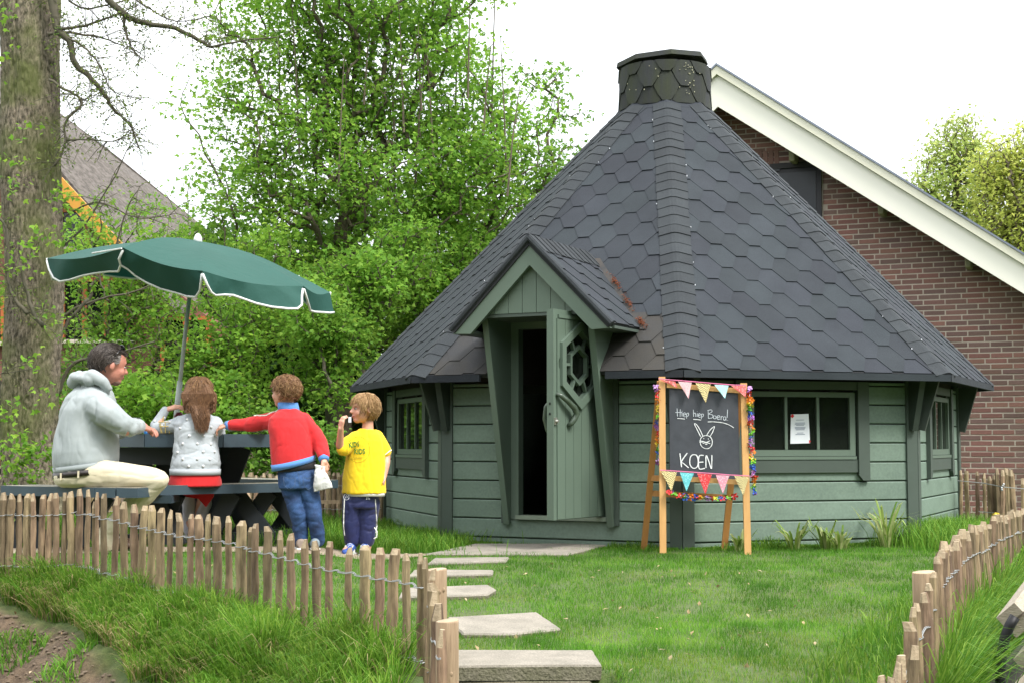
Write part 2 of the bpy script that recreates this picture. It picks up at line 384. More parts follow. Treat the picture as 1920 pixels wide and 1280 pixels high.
for k in range(-4, 4):
    o, t, n = side(k)
    wb = MB(); vis = k in (-2, -1, 0, 1)
    # solid inner wall, with openings where glass or door stand
    if vis:
        iw = MB()
        if k == -1:
            segs = [(-HALF, -.345, 0, 1.25), (.395, HALF, 0, 1.25), (-.345, .395, 0, .17)]
        else:
            segs = [(-HALF, -.44, 0, 1.25), (.44, HALF, 0, 1.25), (-.44, .44, 0, .655), (-.44, .44, 1.122, 1.25)]
        for s0, s1, z0, z1 in segs: iw.prism([(s0, z0), (s1, z0), (s1, z1), (s0, z1)], o, t, ZU, n, -.06, -.021)
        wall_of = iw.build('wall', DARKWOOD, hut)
        edge_ = HALF - .075
        for z in zrow:
            z1 = min(z + bw, 1.205)
            if k == -1:
                if z < .1: board(o, t, n, -edge_, edge_, z, z1)
                else: board(o, t, n, -edge_, -.42, z, z1); board(o, t, n, .45, edge_, z, z1)
            else:
                if z1 < .65: board(o, t, n, -edge_, edge_, z, z1)
                else: board(o, t, n, -edge_, -.455, z, z1); board(o, t, n, .455, edge_, z, z1)
        board(o, t, n, -edge_, edge_, 0.0 if k != -1 else -.02, .045, 'base_board', G_LIGHT, .014)
        if k != -1: window(o, t, n)
    else:
        iw = MB(); iw.prism([(-HALF, 0), (HALF, 0), (HALF, 1.25), (-HALF, 1.25)], o, t, ZU, n, -.06, .02); iw.build('wall', G_LIGHT, hut)
fl = MB(); fl.prism([((RW - .08) * math.cos(rad(45 * i)), (RW - .08) * math.sin(rad(45 * i))) for i in range(8)], C0, (math.cos(hang(0)), math.sin(hang(0)), 0), (-math.sin(hang(0)), math.cos(hang(0)), 0), ZU, .02, .12)
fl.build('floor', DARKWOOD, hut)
# corner boards and brackets
for k in range(-3, 5):
    for kk, sg in ((k, -1), (k - 1, 1)):
        if kk not in (-2, -1, 0, 1): continue
        o, t, n = side(kk); b = MB(); s0, s1 = sorted((sg * (HALF - .078), sg * (HALF + .012)))
        b.prism([(s0, -.03), (s1, -.03), (s1, 1.23), (s0, 1.23)], o, t, ZU, n, .0, .04); b.build('corner_board', G_DARK, hut)
        # wedge bracket under the eave, square to the wall beside the corner
        b = MB(); sc = sg * (HALF - .035)
        b.prism([(.04, .85), (.085, .84), (.20, 1.225), (.04, 1.225)], o + t * sc, n, ZU, t, -.024, .024); b.build('eave_bracket', G_BRK, hut)

# ---- roof: base planes, hexagonal shingles clipped to each face, hip caps
slope_len = math.hypot(APE - APT, ZT - ZE - .04); SL = Vector((APE - APT, ZT - ZE - .04))
rb = MB()
def rface(k):
    """frame on roof face k: origin at eave middle, t along eave (right), up the slope u, normal w"""
    a = hang(k + .5); n = Vector((math.cos(a), math.sin(a), 0)); t = Vector((-n.y, n.x, 0))
    o = C0 + n * APE + ZU * (ZE + .04); top = C0 + n * APT + ZU * ZT
    u = (top - o).normalized(); w = t.cross(u).normalized()
    if w.z < 0: w = -w
    return o, t, u, w
HE, HT = RE * math.sin(rad(22.5)), RT * math.sin(rad(22.5))
UL = (C0 + Vector((1, 0, 0)) * 0 + ZU * 0, math.hypot(APE - APT, ZT - ZE - .04))[1]
def clip(poly, a, b, c):
    """keep a*x+b*y<=c"""
    out = []
    for i in range(len(poly)):
        p, q = poly[i], poly[(i + 1) % len(poly)]; dp = a * p[0] + b * p[1] - c; dq = a * q[0] + b * q[1] - c
        if dp <= 0: out.append(p)
        if (dp < 0 < dq) or (dq < 0 < dp):
            k = dp / (dp - dq); out.append((p[0] + (q[0] - p[0]) * k, p[1] + (q[1] - p[1]) * k))
    return out
def parea(p): return abs(sum(p[i][0] * p[(i + 1) % len(p)][1] - p[(i + 1) % len(p)][0] * p[i][1] for i in range(len(p)))) / 2 if len(p) > 2 else 0
DH = .452      # half width of the door bay cut from the eave
u_cut = (APE - 2.20) / (APE - APT) * UL
roof = MB()
for k in range(-4, 4):
    o, t, u, w = rface(k)
    polys = [[(-HE, 0), (HE, 0), (HT, UL), (-HT, UL)]]
    if k == -1:
        full = polys[0]; uc = u_cut - .06
        polys = [clip(full, 0, -1, -uc), clip(clip(full, 0, 1, uc), 1, 0, -DH), clip(clip(full, 0, 1, uc), -1, 0, -DH)]
    for p in polys: roof.prism(p, o, t, u, w, -.035, 0)
roof_o = roof.build('roof', ROOFBASE, hut)
# eave trim (rolled felt edge)
for k in range(-4, 4):
    a, b_ = corner(k, RE + .008, ZE + .012), corner(k + 1, RE + .008, ZE + .012)
    segs = [(a, b_)]
    if k == -1:
        m_ = (a + b_) / 2; d = (b_ - a).normalized(); segs = [(a, m_ - d * (DH + .05)), (m_ + d * (DH + .05), b_)]
    for p, q in segs:
        e = MB(); e.beam(p, q, .03, .05); e.build('eave_edge', SHINGLE, roof_o)
PW, EX, FB = .333, .136, .092
def hexes(width_fn, umax, off=0.):
    """(poly, row) of clipped hexagonal tabs over a face"""
    rows = int(umax / EX) + 2; out = []
    for r in range(-1, rows):
        v0 = r * EX + .012
        for c in range(-6, 7):
            x = (c + (.5 if r % 2 else 0)) * PW + off
            hw = PW / 2 - FB / 2
            out.append(([(x - FB / 2, v0), (x + FB / 2, v0), (x + hw, v0 + EX), (x + FB / 2, v0 + 2 * EX), (x - FB / 2, v0 + 2 * EX), (x - hw, v0 + EX)], v0))
    return out
def tab(poly, v0, o, t, u, w, lift=.007):
    """slab whose lower edge is raised and whose head sinks under the row above"""
    b = MB(); hgt = lambda y: .001 + lift * 1.6 * max(0, 1 - (y - v0) / (2 * EX + .01))
    k = len(poly); top = [o + t * p[0] + u * p[1] + w * hgt(p[1]) for p in poly]; bot = [o + t * p[0] + u * p[1] - w * .003 for p in poly]
    b.add(bot + top, [tuple(range(k, 2 * k))] + [(i, (i + 1) % k, k + (i + 1) % k, k + i) for i in range(k)])
    return b
stuff = MB(); count = 0
for k in (-1, 0, 1, -2):
    o, t, u, w = rface(k)
    for poly, v0 in hexes(None, UL, {-1: .06, 0: -.02, 1: .1, -2: .12}[k]):
        sx = (HE - HT) / UL
        poly = clip(clip(clip(clip(poly, 0, -1, 0), 0, 1, UL), 1, sx, HE - .02), -1, sx, HE - .02)
        if parea(poly) < .0006: continue
        pl = [poly]
        if k == -1:
            uc = u_cut
            pl = [clip(poly, 0, -1, -uc), clip(clip(poly, 0, 1, uc), 1, 0, -DH), clip(clip(poly, 0, 1, uc), -1, 0, -DH)]
        for p in pl:
            if parea(p) < .0006: continue
            jit = Vector((0, 0, 0))
            b = tab(p, v0, o, t, u, w, .0048 + random.uniform(-.001, .0018))
            if count < 297 and parea(p) > .003:
                lo = min(q[1] for q in p) < .5
                b.build('shingle', SHINGLE_BROWN if (lo and k in (-1,)) else SHINGLE, roof_o); count += 1
            else: stuff.add(b.v, b.f)
tag(stuff.build('shingles_small', SHINGLE, roof_o), kind='stuff')
bk = MB()
for k in (2, 3, -3, -4):
    o, t, u, w = rface(k)
    for poly, v0 in hexes(None, UL, .05):
        sx = (HE - HT) / UL
        poly = clip(clip(clip(clip(poly, 0, -1, 0), 0, 1, UL), 1, sx, HE - .02), -1, sx, HE - .02)
        if parea(poly) > .002: b = tab(poly, v0, o, t, u, w); bk.add(b.v, b.f)
tag(bk.build('shingles_rear', SHINGLE, roof_o), kind='stuff')
# hip caps
hipstuff = MB()
for k in range(-4, 4):
    p0, p1 = corner(k, RE, ZE + .04), corner(k, RT, ZT); L_ = (p1 - p0).length; d = (p1 - p0).normalized()
    oa, ta, ua, wa = rface(k - 1); ob, tb, ub, wb_ = rface(k)
    wm = (wa + wb_).normalized()
    # directions perpendicular to hip lying in each face
    la = (d.cross(wa)).normalized(); la = la if la.dot(ta) < 0 else -la
    lb = (d.cross(wb_)).normalized(); lb = lb if lb.dot(tb) > 0 else -lb
    ncap = int(L_ / .118)
    for i in range(ncap):
        s0 = i * L_ / ncap; s1 = min(s0 + L_ / ncap * 1.25, L_); wd = .125 + random.uniform(-.004, .004); lift = .0095 + random.uniform(-.001, .003)
        j = random.uniform(-.006, .006)
        b = MB(); rows = []
        for s, h in ((s0, lift), (s1, .004)):
            q = p0 + d * (s + j)
            line = [q + la * wd + wa * (.004 + h), q + la * wd * .55 + wa * (.006 + h), q + la * wd * .2 + wa * (.004 + h) + wm * .004,
                    q + wm * (.004 + h), q + lb * wd * .2 + wb_ * (.004 + h) + wm * .004, q + lb * wd * .55 + wb_ * (.006 + h), q + lb * wd + wb_ * (.004 + h)]
            rows.append(line)
        n_ = 7; low = [v - wm * .016 for v in rows[0]]
        b.add(rows[0] + rows[1] + low, [(a, a + 1, n_ + a + 1, n_ + a) for a in range(6)] + [(2 * n_ + a, 2 * n_ + a + 1, a + 1, a) for a in range(6)])
        b.add([rows[0][0], rows[1][0], rows[1][0] - wa * .01, rows[0][0] - wa * .015], [(0, 1, 2, 3)])
        b.add([rows[0][6], rows[1][6], rows[1][6] - wb_ * .01, rows[0][6] - wb_ * .015], [(3, 2, 1, 0)])
        if k in (-2, -1, 0, 1, 2): b.build('hip_cap', SHINGLE_HIP, roof_o)
        else: hipstuff.add(b.v, b.f)
tag(hipstuff.build('hip_caps_rear', SHINGLE_HIP, roof_o), kind='stuff')
# small white roofing nails and droppings along the hip edge
for k in (-1, 0, 1):
    p0, p1 = corner(k, RE, ZE + .04), corner(k, RT, ZT); d = (p1 - p0)
    oa, ta, ua, wa = rface(k - 1); ob, tb, ub, wb_ = rface(k)
    b = MB()
    for i in range(9):
        f_ = random.uniform(.05, .95); q = p0 + d * f_
        q = q + (ta * -.135 + wa * .012 if random.random() < .5 else tb * .135 + wb_ * .012)
        b.ball(q, (.0035, .0035, random.uniform(.003, .008)), 5, 4)
    tag(b.build('nail_heads', PAPER, roof_o), kind='stuff')

# ---- chimney
chim = MB(); RC = .402
def oct_(r, z, kk=16, ph=0): return [Vector((CX + r * math.cos(hang(0) + 2 * math.pi * i / kk + ph), CY + r * math.sin(hang(0) + 2 * math.pi * i / kk + ph), z)) for i in range(kk)]
lo, hi = oct_(RC, ZT - .12, 12), oct_(RC - .005, 4.085, 12)
chim.add(lo + hi, [(i, (i + 1) % 12, 12 + (i + 1) % 12, 12 + i) for i in range(12)]); ch_o = chim.build('chimney', ROOFBASE, hut)
flz = MB(); a_, b_ = oct_(RT + .05, ZT - .045, 8), oct_(RC + .012, ZT + .03, 8)
flz.add(a_ + b_, [(i, (i + 1) % 8, 8 + (i + 1) % 8, 8 + i) for i in range(8)]); flz.build('chimney_flashing', SHINGLE, ch_o)
for r in range(-1, 4):
    for c in range(8):
        ang = hang(0) + 2 * math.pi * (c + (.5 if r % 2 else 0)) / 8; wt = 2 * math.pi / 8; e = .13
        v0 = ZT + .02 + r * e; pts = []
        for x, y in ((-.15, 0), (.15, 0), (.35, e), (.15, 2 * e), (-.15, 2 * e), (-.35, e)): pts.append((x * wt, v0 + y))
        pts = clip(clip(pts, 0, -1, -(ZT - .0)), 0, 1, 4.08)
        if parea(pts) < .001: continue
        q = []
        for x, z in pts:
            pass
        # subdivide across so the tab bends round the flue
        b = MB(); xs = sorted(p[0] for p in pts); x0, x1 = xs[0], xs[-1]; cols = 6; tops = []; 
        def span(x):
            ys = []
            for i in range(len(pts)):
                p, q2 = pts[i], pts[(i + 1) % len(pts)]
                if (p[0] - x) * (q2[0] - x) <= 1e-12 and abs(p[0] - q2[0]) > 1e-9: ys.append(p[1] + (q2[1] - p[1]) * (x - p[0]) / (q2[0] - p[0]))
            return min(ys), max(ys)
        vs = []
        for i in range(cols + 1):
            x = lerp(x0 + 1e-5, x1 - 1e-5, i / cols); y0, y1 = span(x)
            for y in (y0, y1):
                h = RC + .004 + .014 * max(0, 1 - (y - v0) / (2 * e)); vs.append((CX + h * math.cos(ang + x), CY + h * math.sin(ang + x), y))
            h = RC - .004; vs.append((CX + h * math.cos(ang + x), CY + h * math.sin(ang + x), y0))
        b.add(vs, [(3 * i, 3 * i + 3, 3 * i + 4, 3 * i + 1) for i in range(cols)] + [(3 * i + 2, 3 * i + 5, 3 * i + 3, 3 * i) for i in range(cols)])
        b.build('chimney_shingle', SHINGLE_MOSS, ch_o)
cap = MB(); tilt = Matrix.Rotation(rad(-3.5), 3, 'Y')
cc = Vector((CX - .02, CY, 4.125)); r1 = [Vector((.42 * math.cos(rad(45 * i + 5)), .42 * math.sin(rad(45 * i + 5)), 0)) for i in range(8)]
capv = [cc + tilt @ v for v in r1] + [cc + tilt @ (v * .97 + Vector((0, 0, .045))) for v in r1] + [cc + tilt @ Vector((0, 0, .07))]
cap.add(capv, [tuple(range(8))[::-1]] + [(i, (i + 1) % 8, 8 + (i + 1) % 8, 8 + i) for i in range(8)] + [(8 + i, 8 + (i + 1) % 8, 16) for i in range(8)])
cap.build('chimney_lid', SHINGLE_MOSS, ch_o)
LICH = mat('lichen', (.45, .44, .30), .9)
b = MB()
for i in range(34):
    a = rad(A0 + random.gauss(28, 7) if i < 24 else A0 + random.uniform(-70, 60)); z = random.uniform(3.78, 4.06); h = RC + .017
    b.ball((CX + h * math.cos(a), CY + h * math.sin(a), z), (.005, .005, random.uniform(.002, .008)), 5, 4)
tag(b.build('lichen_spots', LICH, ch_o), kind='stuff')

# ---- dormer over the door
o, t, n = side(-1)
PF = .54; RG = 2.215; FZ = 1.575; FS = .635
dormer = MB()
def wp(s, p, z): return o + t * s + n * p + ZU * z
def backp(z): return (APE - (z - ZE - .04) / (ZT - ZE - .04) * (APE - APT)) - APW   # p where the main roof has height z
for sg in (-1, 1):
    ridge_f, foot_f = wp(.015, PF, RG), wp(.015 + sg * FS, PF, FZ)
    ridge_b, foot_b = wp(.015, backp(RG) - .02, RG), wp(.015 + sg * FS, backp(FZ) - .02, FZ)
    up = (ridge_f - foot_f).normalized(); w = up.cross(n).normalized(); w = w if w.z > 0 else -w
    vs = [foot_f, ridge_f, ridge_b, foot_b]
    dormer.add([v for v in vs] + [v - w * .045 for v in vs], [(0, 1, 2, 3) if sg > 0 else (3, 2, 1, 0), (7, 6, 5, 4), (0, 4, 5, 1), (3, 7, 4, 0), (2, 6, 7, 3)])
do = dormer.build('dormer_roof', ROOFBASE, hut)
for sg in (-1, 1):
    # shingles: rows run up from the foot; v along slope, x along n (front to back)
    foot_f, ridge_f = wp(.015 + sg * FS, PF, FZ), wp(.015, PF, RG)
    up = (ridge_f - foot_f).normalized(); LS = (ridge_f - foot_f).length; w = up.cross(n).normalized(); w = w if w.z > 0 else -w
    pb0, pb1 = PF - backp(FZ), PF - backp(RG)       # depth at foot and ridge
    for poly, v0 in hexes(None, LS, .1):
        poly = [(p[0] + .6, p[1]) for p in poly]
        poly = clip(clip(clip(poly, 0, -1, 0), 0, 1, LS), -1, 0, .012)
        # back edge line x <= pb0 + (pb1-pb0)*v/LS
        poly = clip(poly, 1, -(pb1 - pb0) / LS, pb0 - .01)
        if parea(poly) < .001: continue
        b = tab(poly, v0, foot_f, -n, up, w, .006); b.build('shingle', SHINGLE, do)
    # ridge strips and the flashing in the valley
for i in range(11):
    p1 = PF + .01 - i * (PF - backp(RG)) / 11; p0 = p1 - (PF - backp(RG)) / 11 * 1.15; b = MB(); h0, h1 = .010 + (i % 2) * .004, .022
    vs = []
    for p, h in ((p1, h1), (p0, h0)):
        for s, dz in ((-.13, -.13), (-.06, -.06), (0, .0), (.06, -.06), (.13, -.13)): vs.append(wp(.015 + s, p, RG + dz + h))
    vs += [v - ZU * .015 for v in vs[:5]]
    b.add(vs, [(a, a + 1, 6 + a, 5 + a) for a in range(4)] + [(10 + a, 11 + a, a + 1, a) for a in range(4)]); b.build('ridge_cap', SHINGLE_HIP, do)
for sg in (-1, 1):
    b = MB(); z0, z1 = FZ - .02, RG - .05; oo, tt, uu, ww = rface(-1)
    def onroof(s, z, h): return wp(s, backp(z), z) + ww * h
    vs = [onroof(.015 + sg * (FS + .01), z0, .016), onroof(.015 + sg * (FS + .06), z0, .014), onroof(.015 + sg * .10, z1, .014), onroof(.015 + sg * .04, z1, .016)]
    b.add(vs, [(0, 1, 2, 3) if sg > 0 else (3, 2, 1, 0)]); b.build('valley_flashing', mat('weathered_flashing', (.050, .042, .035), .9, (.028, .029, .030), 7, amt=.9), do)
# rust-brown needle litter in the right valley
NEEDLE = mat('brown_needles', (.24, .07, .025), .9, rnd=.2)
b = MB()
for i in range(150):
    f_ = random.choice((random.gauss(.62, .05), random.gauss(.33, .05), random.gauss(.05, .03))); z = lerp(FZ, RG - .05, f_); s = .015 + lerp(FS + .03, .1, f_) + random.gauss(0, .012)
    q = onroof(s, z, .022 + random.random() * .012); d = Vector((random.gauss(0, 1), random.gauss(0, 1), random.gauss(0, .4))).normalized() * random.uniform(.008, .02)
    b.beam(q - d, q + d, .003, .003)
tag(b.build('needle_litter', NEEDLE, do), kind='stuff')
# barge boards, felt lip, boarded gable
for sg in (-1, 1):
    pl = [(.015, RG - .035), (.015 + sg * (FS - .015), FZ - .035 - 0.0), (.015 + sg * (FS - .16), FZ - .04), (.015, RG - .205)]
    b = MB(); b.prism(pl, o, t, ZU, n, PF - .045, PF - .012); b.build('barge_board', G_MID, hut)
    b = MB(); a1 = wp(.015, PF, RG - .008); a2 = wp(.015 + sg * FS, PF, FZ - .008); b.tube([a1, a2], .022, 8); b.build('felt_edge', SHINGLE_HIP, do)
    b = MB(); b.prism([(.015 + sg * (FS - .17), FZ - .035), (.015 + sg * (FS + .0), FZ - .035), (.015 + sg * (FS - .0), FZ - .015), (.015 + sg * (FS - .17), FZ - .015)], o, t, ZU, n, -.1, PF - .05); b.build('soffit', G_DARK, hut)
gx0, gx1 = -.40, .43; PG = .475
s = -.405
while s < .43:
    s1 = min(s + .112, .435); c = .015; zt = lambda x: RG - .19 - abs(x - c) * .985
    b = MB(); pol = [(s + .002, 1.675), (s1 - .002, 1.675), (s1 - .002, max(1.68, zt(s1)))]
    if s < c < s1: pol.append((c, zt(c)))
    pol.append((s + .002, max(1.68, zt(s)))); b.prism(pol, o, t, ZU, n, PG - .02, PG); b.build('gable_board', G_MID, hut); s = s1
b = MB(); b.prism([(-.405, 1.65), (.435, 1.65), (.435, 1.673), (-.405, 1.673)], o, t, ZU, n, .0, PG - .005); b.build('porch_ceiling', G_DARK, hut)
# leaning side wings of the porch (narrow at the foot, deep at the top)
for sg, sx in ((-1, -.40), (1, .435)):
    b = MB(); b.prism([(.0, .155), (.05, .155), (.40, 1.70), (0, 1.70)], o + t * sx, n, ZU, t, -.018, .018); b.build('porch_wing', G_MID, hut)
    b = MB(); q0, q1 = wp(sx, .055, .15), wp(sx, .42, 1.70); b.beam(q0, q1, .046, .028, up=n); b.build('wing_edge_trim', G_MID, hut)
    b = MB(); b.prism([(sx - .04 * (sg < 0) - .015, .155), (sx + .04 * (sg > 0) + .015, .155), (sx + .04 * (sg > 0) + .015, 1.24), (sx - .04 * (sg < 0) - .015, 1.24)], o, t, ZU, n, .0, .045); b.build('corner_board', G_DARK, hut)
# door frame
for s0, s1 in ((-.38, -.318), (.372, .42)):
    b = MB(); b.prism([(s0, .185), (s1, .185), (s1, 1.66), (s0, 1.66)], o, t, ZU, n, -.05, .03); b.build('door_frame', G_MID, hut)
b = MB(); b.prism([(-.318, 1.60), (.372, 1.60), (.372, 1.66), (-.318, 1.66)], o, t, ZU, n, -.05, .03); b.build('door_frame', G_MID, hut)
b = MB(); b.prism([(-.33, .185), (.40, .185), (.40, .215), (-.33, .215)], o, t, ZU, n, -.06, .06); b.build('door_sill', mat('worn_sill', (.21, .26, .20), .5), hut)
b = MB(); b.prism([(.352, .22), (.370, .22), (.370, .42), (.352, .42)], o, t, ZU, n, -.05, .033); b.build('white_strip', WHITE, hut)  # plain white strip low on the hinge-side jamb
# inner dormer cheeks so the doorway is closed above the wall
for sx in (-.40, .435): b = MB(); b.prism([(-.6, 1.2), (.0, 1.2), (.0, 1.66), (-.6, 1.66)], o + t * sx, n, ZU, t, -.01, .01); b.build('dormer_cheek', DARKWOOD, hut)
# ---- open door, hinged at the right and swung out
ph = rad(82.3); hs = .375; DW = .69
dd = (-t * math.cos(ph) + n * math.sin(ph)); ho = wp(hs, .03, 0)        # hinge line
dn = Vector((dd.y, -dd.x, 0)); dn = dn if dn.dot(Vector((0, 0, 0)) - ho) > 0 else -dn      # face towards camera (outer face)
fd = -dd; lo_ = ho + dd * DW         # x runs from latch (0) to hinge (DW)
door = MB()
# leaf with hexagonal opening: ring of quads
WX, WZ = .335, 1.30
hexo = [(WX, 1.60), (WX + .255, 1.445), (WX + .255, 1.145), (WX, .985), (WX - .255, 1.145), (WX - .255, 1.445)]
def hexr(k, kz=None):
    kz = kz or k
    return [(WX + (x - WX) * k, WZ + (z - WZ) * kz) for x, z in hexo]
Z0, Z1 = .222, 1.672
def dplane(b, polys, h0, h1):
    for p in polys: b.prism(p, lo_, fd, ZU, dn, h0, h1)
H1 = hexr(.80)
outer = [(0, Z0), (DW, Z0), (DW, Z1), (0, Z1)]
top, ur, lr, bot, ll, ul = H1
polys = [[(0, Z0), (DW, Z0), (DW, bot[1]), (bot[0], bot[1]), (0, bot[1])], [(0, top[1]), (top[0], top[1]), (DW, top[1]), (DW, Z1), (0, Z1)],
         [(0, bot[1]), bot, ll, (0, ll[1])], [(0, ll[1]), ll, ul, (0, ul[1])], [(0, ul[1]), ul, top, (0, top[1])],
         [bot, (DW, bot[1]), (DW, lr[1]), lr], [lr, (DW, lr[1]), (DW, ur[1]), ur], [ur, (DW, ur[1]), (DW, top[1]), top]]
dplane(door, polys, -.05, 0); dr = door.build('door', G_MID, hut)
b = MB()
for z0, z1, x0, x1 in ((Z0, Z1, 0, .035), ): b.prism([(x0, z0), (x1, z0), (x1, z1), (x0, z1)], lo_, fd, ZU, dn, .0, .004)
b.build('stile', G_MID, dr)
b = MB(); b.prism([(.06, Z1 - .06), (DW - .03, Z1 - .06), (DW - .03, Z1 - .035), (.06, Z1 - .035)], lo_, fd, ZU, dn, 0, .014); b.build('rail', G_MID, dr)
for i in range(6):
    x0 = .045 + i * .107; x1 = min(x0 + .103, DW - .006)
    for pol in ([(x0, Z0 + .005), (x1, Z0 + .005), (x1, Z1 - .065), (x0, Z1 - .065)],):
        # clip the board away from the window opening: lower and upper pieces
        for half in ('lo', 'hi'):
            z_of = lambda x, up_: interp(x, [(ll[0], ll[1]), (bot[0], bot[1]), (lr[0], lr[1])]) if not up_ else interp(x, [(ul[0], ul[1]), (top[0], top[1]), (ur[0], ur[1])])
            xm = sorted({x0, x1, *[v for v in (bot[0],) if x0 < v < x1]})
            if half == 'lo': pp = [(x0, Z0 + .005), (x1, Z0 + .005)] + [(x, z_of(x, 0) if ll[0] < x < lr[0] else 1.3) for x in xm[::-1]]
            else: pp = [(x, z_of(x, 1) if ll[0] < x < lr[0] else 1.3) for x in xm] + [(x1, Z1 - .065), (x0, Z1 - .065)]
            b = MB(); b.prism(pp, lo_, fd, ZU, dn, .0, .008); b.build('door_board', G_MID, dr)
HX = hexr(1.0); HI = hexr(.80)
for i in range(6):
    j = (i + 1) % 6; b = MB(); b.prism([HX[i], HX[j], HI[j], HI[i]], lo_, fd, ZU, dn, .0, .03); b.build('window_frame', G_MID, dr)
HM, HN = hexr(.47), hexr(.38)
for i in range(6):
    j = (i + 1) % 6; b = MB(); b.prism([HM[i], HM[j], HN[j], HN[i]], lo_, fd, ZU, dn, -.02, .012); b.build('glazing_bar', G_MID, dr)
    for q0, q1 in (((HI[i][0] + HI[j][0]) / 2, (HM[i][0] + HM[j][0]) / 2),):
        a1 = lo_ + fd * ((HI[i][0] + HI[j][0]) / 2) + ZU * ((HI[i][1] + HI[j][1]) / 2) - dn * .004; a2 = lo_ + fd * ((HM[i][0] + HM[j][0]) / 2) + ZU * ((HM[i][1] + HM[j][1]) / 2) - dn * .004
        b = MB(); b.beam(a1, a2, .02, .026, up=dn); b.build('glazing_bar', G_MID, dr)
b = MB(); b.prism(HI, lo_, fd, ZU, dn, -.028, -.024); b.build('pane', GLASS, dr)
def dp(x, z, h): return lo_ + fd * x + ZU * z + dn * h
HANDLE = mat('lacquered_branch_handle', (.075, .10, .075), .2, (.05, .07, .05), 12)
b = MB(); b.tube([dp(.03, 1.09, .01), dp(.05, 1.075, .035), (dp(.11, 1.04, .05)), dp(.19, .995, .055), dp(.225, .955, .055), dp(.205, .915, .045), dp(.185, .885, .035), dp(.175, .87, .012)], [.013, .017, .019, .022, .024, .022, .018, .014], 10)
b.build('handle', HANDLE, dr, True)
b = MB(); b.tube([dp(.055, 1.05, -.052), dp(.04, 1.0, -.085), dp(.04, .92, -.095), dp(.05, .84, -.08), dp(.06, .79, -.052)], [.012, .014, .015, .014, .012], 8); b.build('handle', HANDLE, dr, True)
b = MB(); b.prism([(.006, .875), (.03, .875), (.03, .925), (.006, .925)], lo_, fd, ZU, dn, .004, .016); b.tube([dp(.018, .9, .016), dp(.018, .9, .034)], .010, 8); b.build('lock', mat('brass_steel', (.5, .5, .45), .3, metal=.8), dr)
b = MB()
for z in (1.02, .95):
    q = lo_ + ZU * z - dn * .025 + dd * .0005; b.beam(q, q + dd * .002, .012, .016)
b.build('latch_hole', DARKIRON, dr)
# ------------------------------------------------------------------ brick house behind the hut
B0 = Vector((5.229, 15.6, 0)); BT = Vector((.929, -.370, 0)).normalized(); BN = Vector((BT.y, -BT.x, 0)); BN = BN if BN.y < 0 else -BN
BRICKM = [mat('brick_%s' % c, a, .85, b_, 60, amt=.5, bump=.6, bscale=140, rnd=.16, hue=.008, bdist=.004) for c, a, b_ in (('red', (.245, .122, .098), (.19, .092, .073)), ('brown', (.215, .120, .098), (.165, .090, .073)), ('purple', (.185, .112, .097), (.145, .087, .074)))]
MORTAR = mat('mortar', (.50, .44, .37), .95, (.40, .34, .28), 20, bump=.6, bscale=160)
VERGE = mat('cream_verge_board', (.80, .79, .70), .45, (.77, .76, .66), 2)
VERGE2 = mat('cream_verge_moulding', (.70, .69, .56), .45, (.64, .63, .50), 3)
PANTILE = mat('dark_roof_tile', (.07, .06, .06), .8, rnd=.1)
house = empty('brick_house', B0, 'brown-red brick house gable behind the hut, with wide cream verge boards', 'house')
def bsz(px, py, p):
    """wall coordinates (s along BT, z) of a pixel seen on the plane p metres in front of the wall"""
    w = hit(px, py, B0 + BN * p, BN); return ((w - B0).dot(BT), w.z)
PV = .42
apx = bsz(1345, 123, PV); rt = bsz(1920, 478, PV); sl = (rt[1] - apx[1]) / (rt[0] - apx[0])
apb = bsz(1347, 199, PV); rbm = bsz(1920, 550, PV); slb = (rbm[1] - apb[1]) / (rbm[0] - apb[0])
lt = bsz(1331, 136, PV); sll = -.88
SR = 3.9; SLF = -6.5
def tz(s): return apx[1] + sl * (s - apx[0]) if s > apx[0] else apx[1] + sll * (apx[0] - s)
def lz(s): return apb[1] + slb * (s - apb[0]) if s > apb[0] else apb[1] + sll * (apb[0] - s)
wall = MB(); zt = lambda s: tz(s) - .22
wall.prism([(SLF, -.3), (SR, -.3), (SR, zt(SR)), (apx[0], zt(apx[0])), (SLF, max(.5, zt(SLF)))], B0, BT, ZU, BN, -.25, -.004)
wo_ = wall.build('wall', MORTAR, house)
BL, BH = .232, .0597
cand = []
WX0, WX1 = bsz(1455, 330, 0)[0], bsz(1536, 360, 0)[0]; WZ1, WZ0 = bsz(1500, 316, 0)[1], bsz(1500, 316, 0)[1] - 1.25
r = -3
while r * BH < apx[1]:
    z0 = r * BH; off = (.5 if r % 2 else 0) * BL + (.25 * BL if r % 4 == 3 else 0)
    c = int((-4.0) / BL)
    while c * BL + off < SR:
        s0 = c * BL + off; s1 = s0 + BL - .014; c += 1
        if s0 < -3.9: continue
        if max(z0 - zt(s0), z0 - zt(s1)) > -.06: continue
        if s1 > WX0 - .065 and s0 < WX1 + .055 and z0 + BH > WZ0 and z0 < WZ1 + .07:
            if s0 < WX0 - .14: s1 = WX0 - .07
            elif s1 > WX1 + .085: s0 = WX1 + .045
            else: continue
        # hidden behind the hut?
        w = B0 + BT * s1 + ZU * z0
        d = Vector(w) - Vector((0, 0, CAMZ)); px = 960 + F * (d.x / (d.y * cP + d.z * sP)); py = 640 - F * (d.z * cP - d.y * sP) / (d.y * cP + d.z * sP)
        if px > 2200 or px < 1250: continue
        hz = interp(px, [(1290, 200), (1345, 225), (1480, 345), (1858, 724)]) + 75
        if py > hz and px < 1790: continue
        if py > 985: continue
        cand.append((px, s0, s1, z0))
    r += 1
cand.sort(key=lambda a: (a[0] > 1925, -a[0] - (a[3] < 2.2) * 40))
shared = []
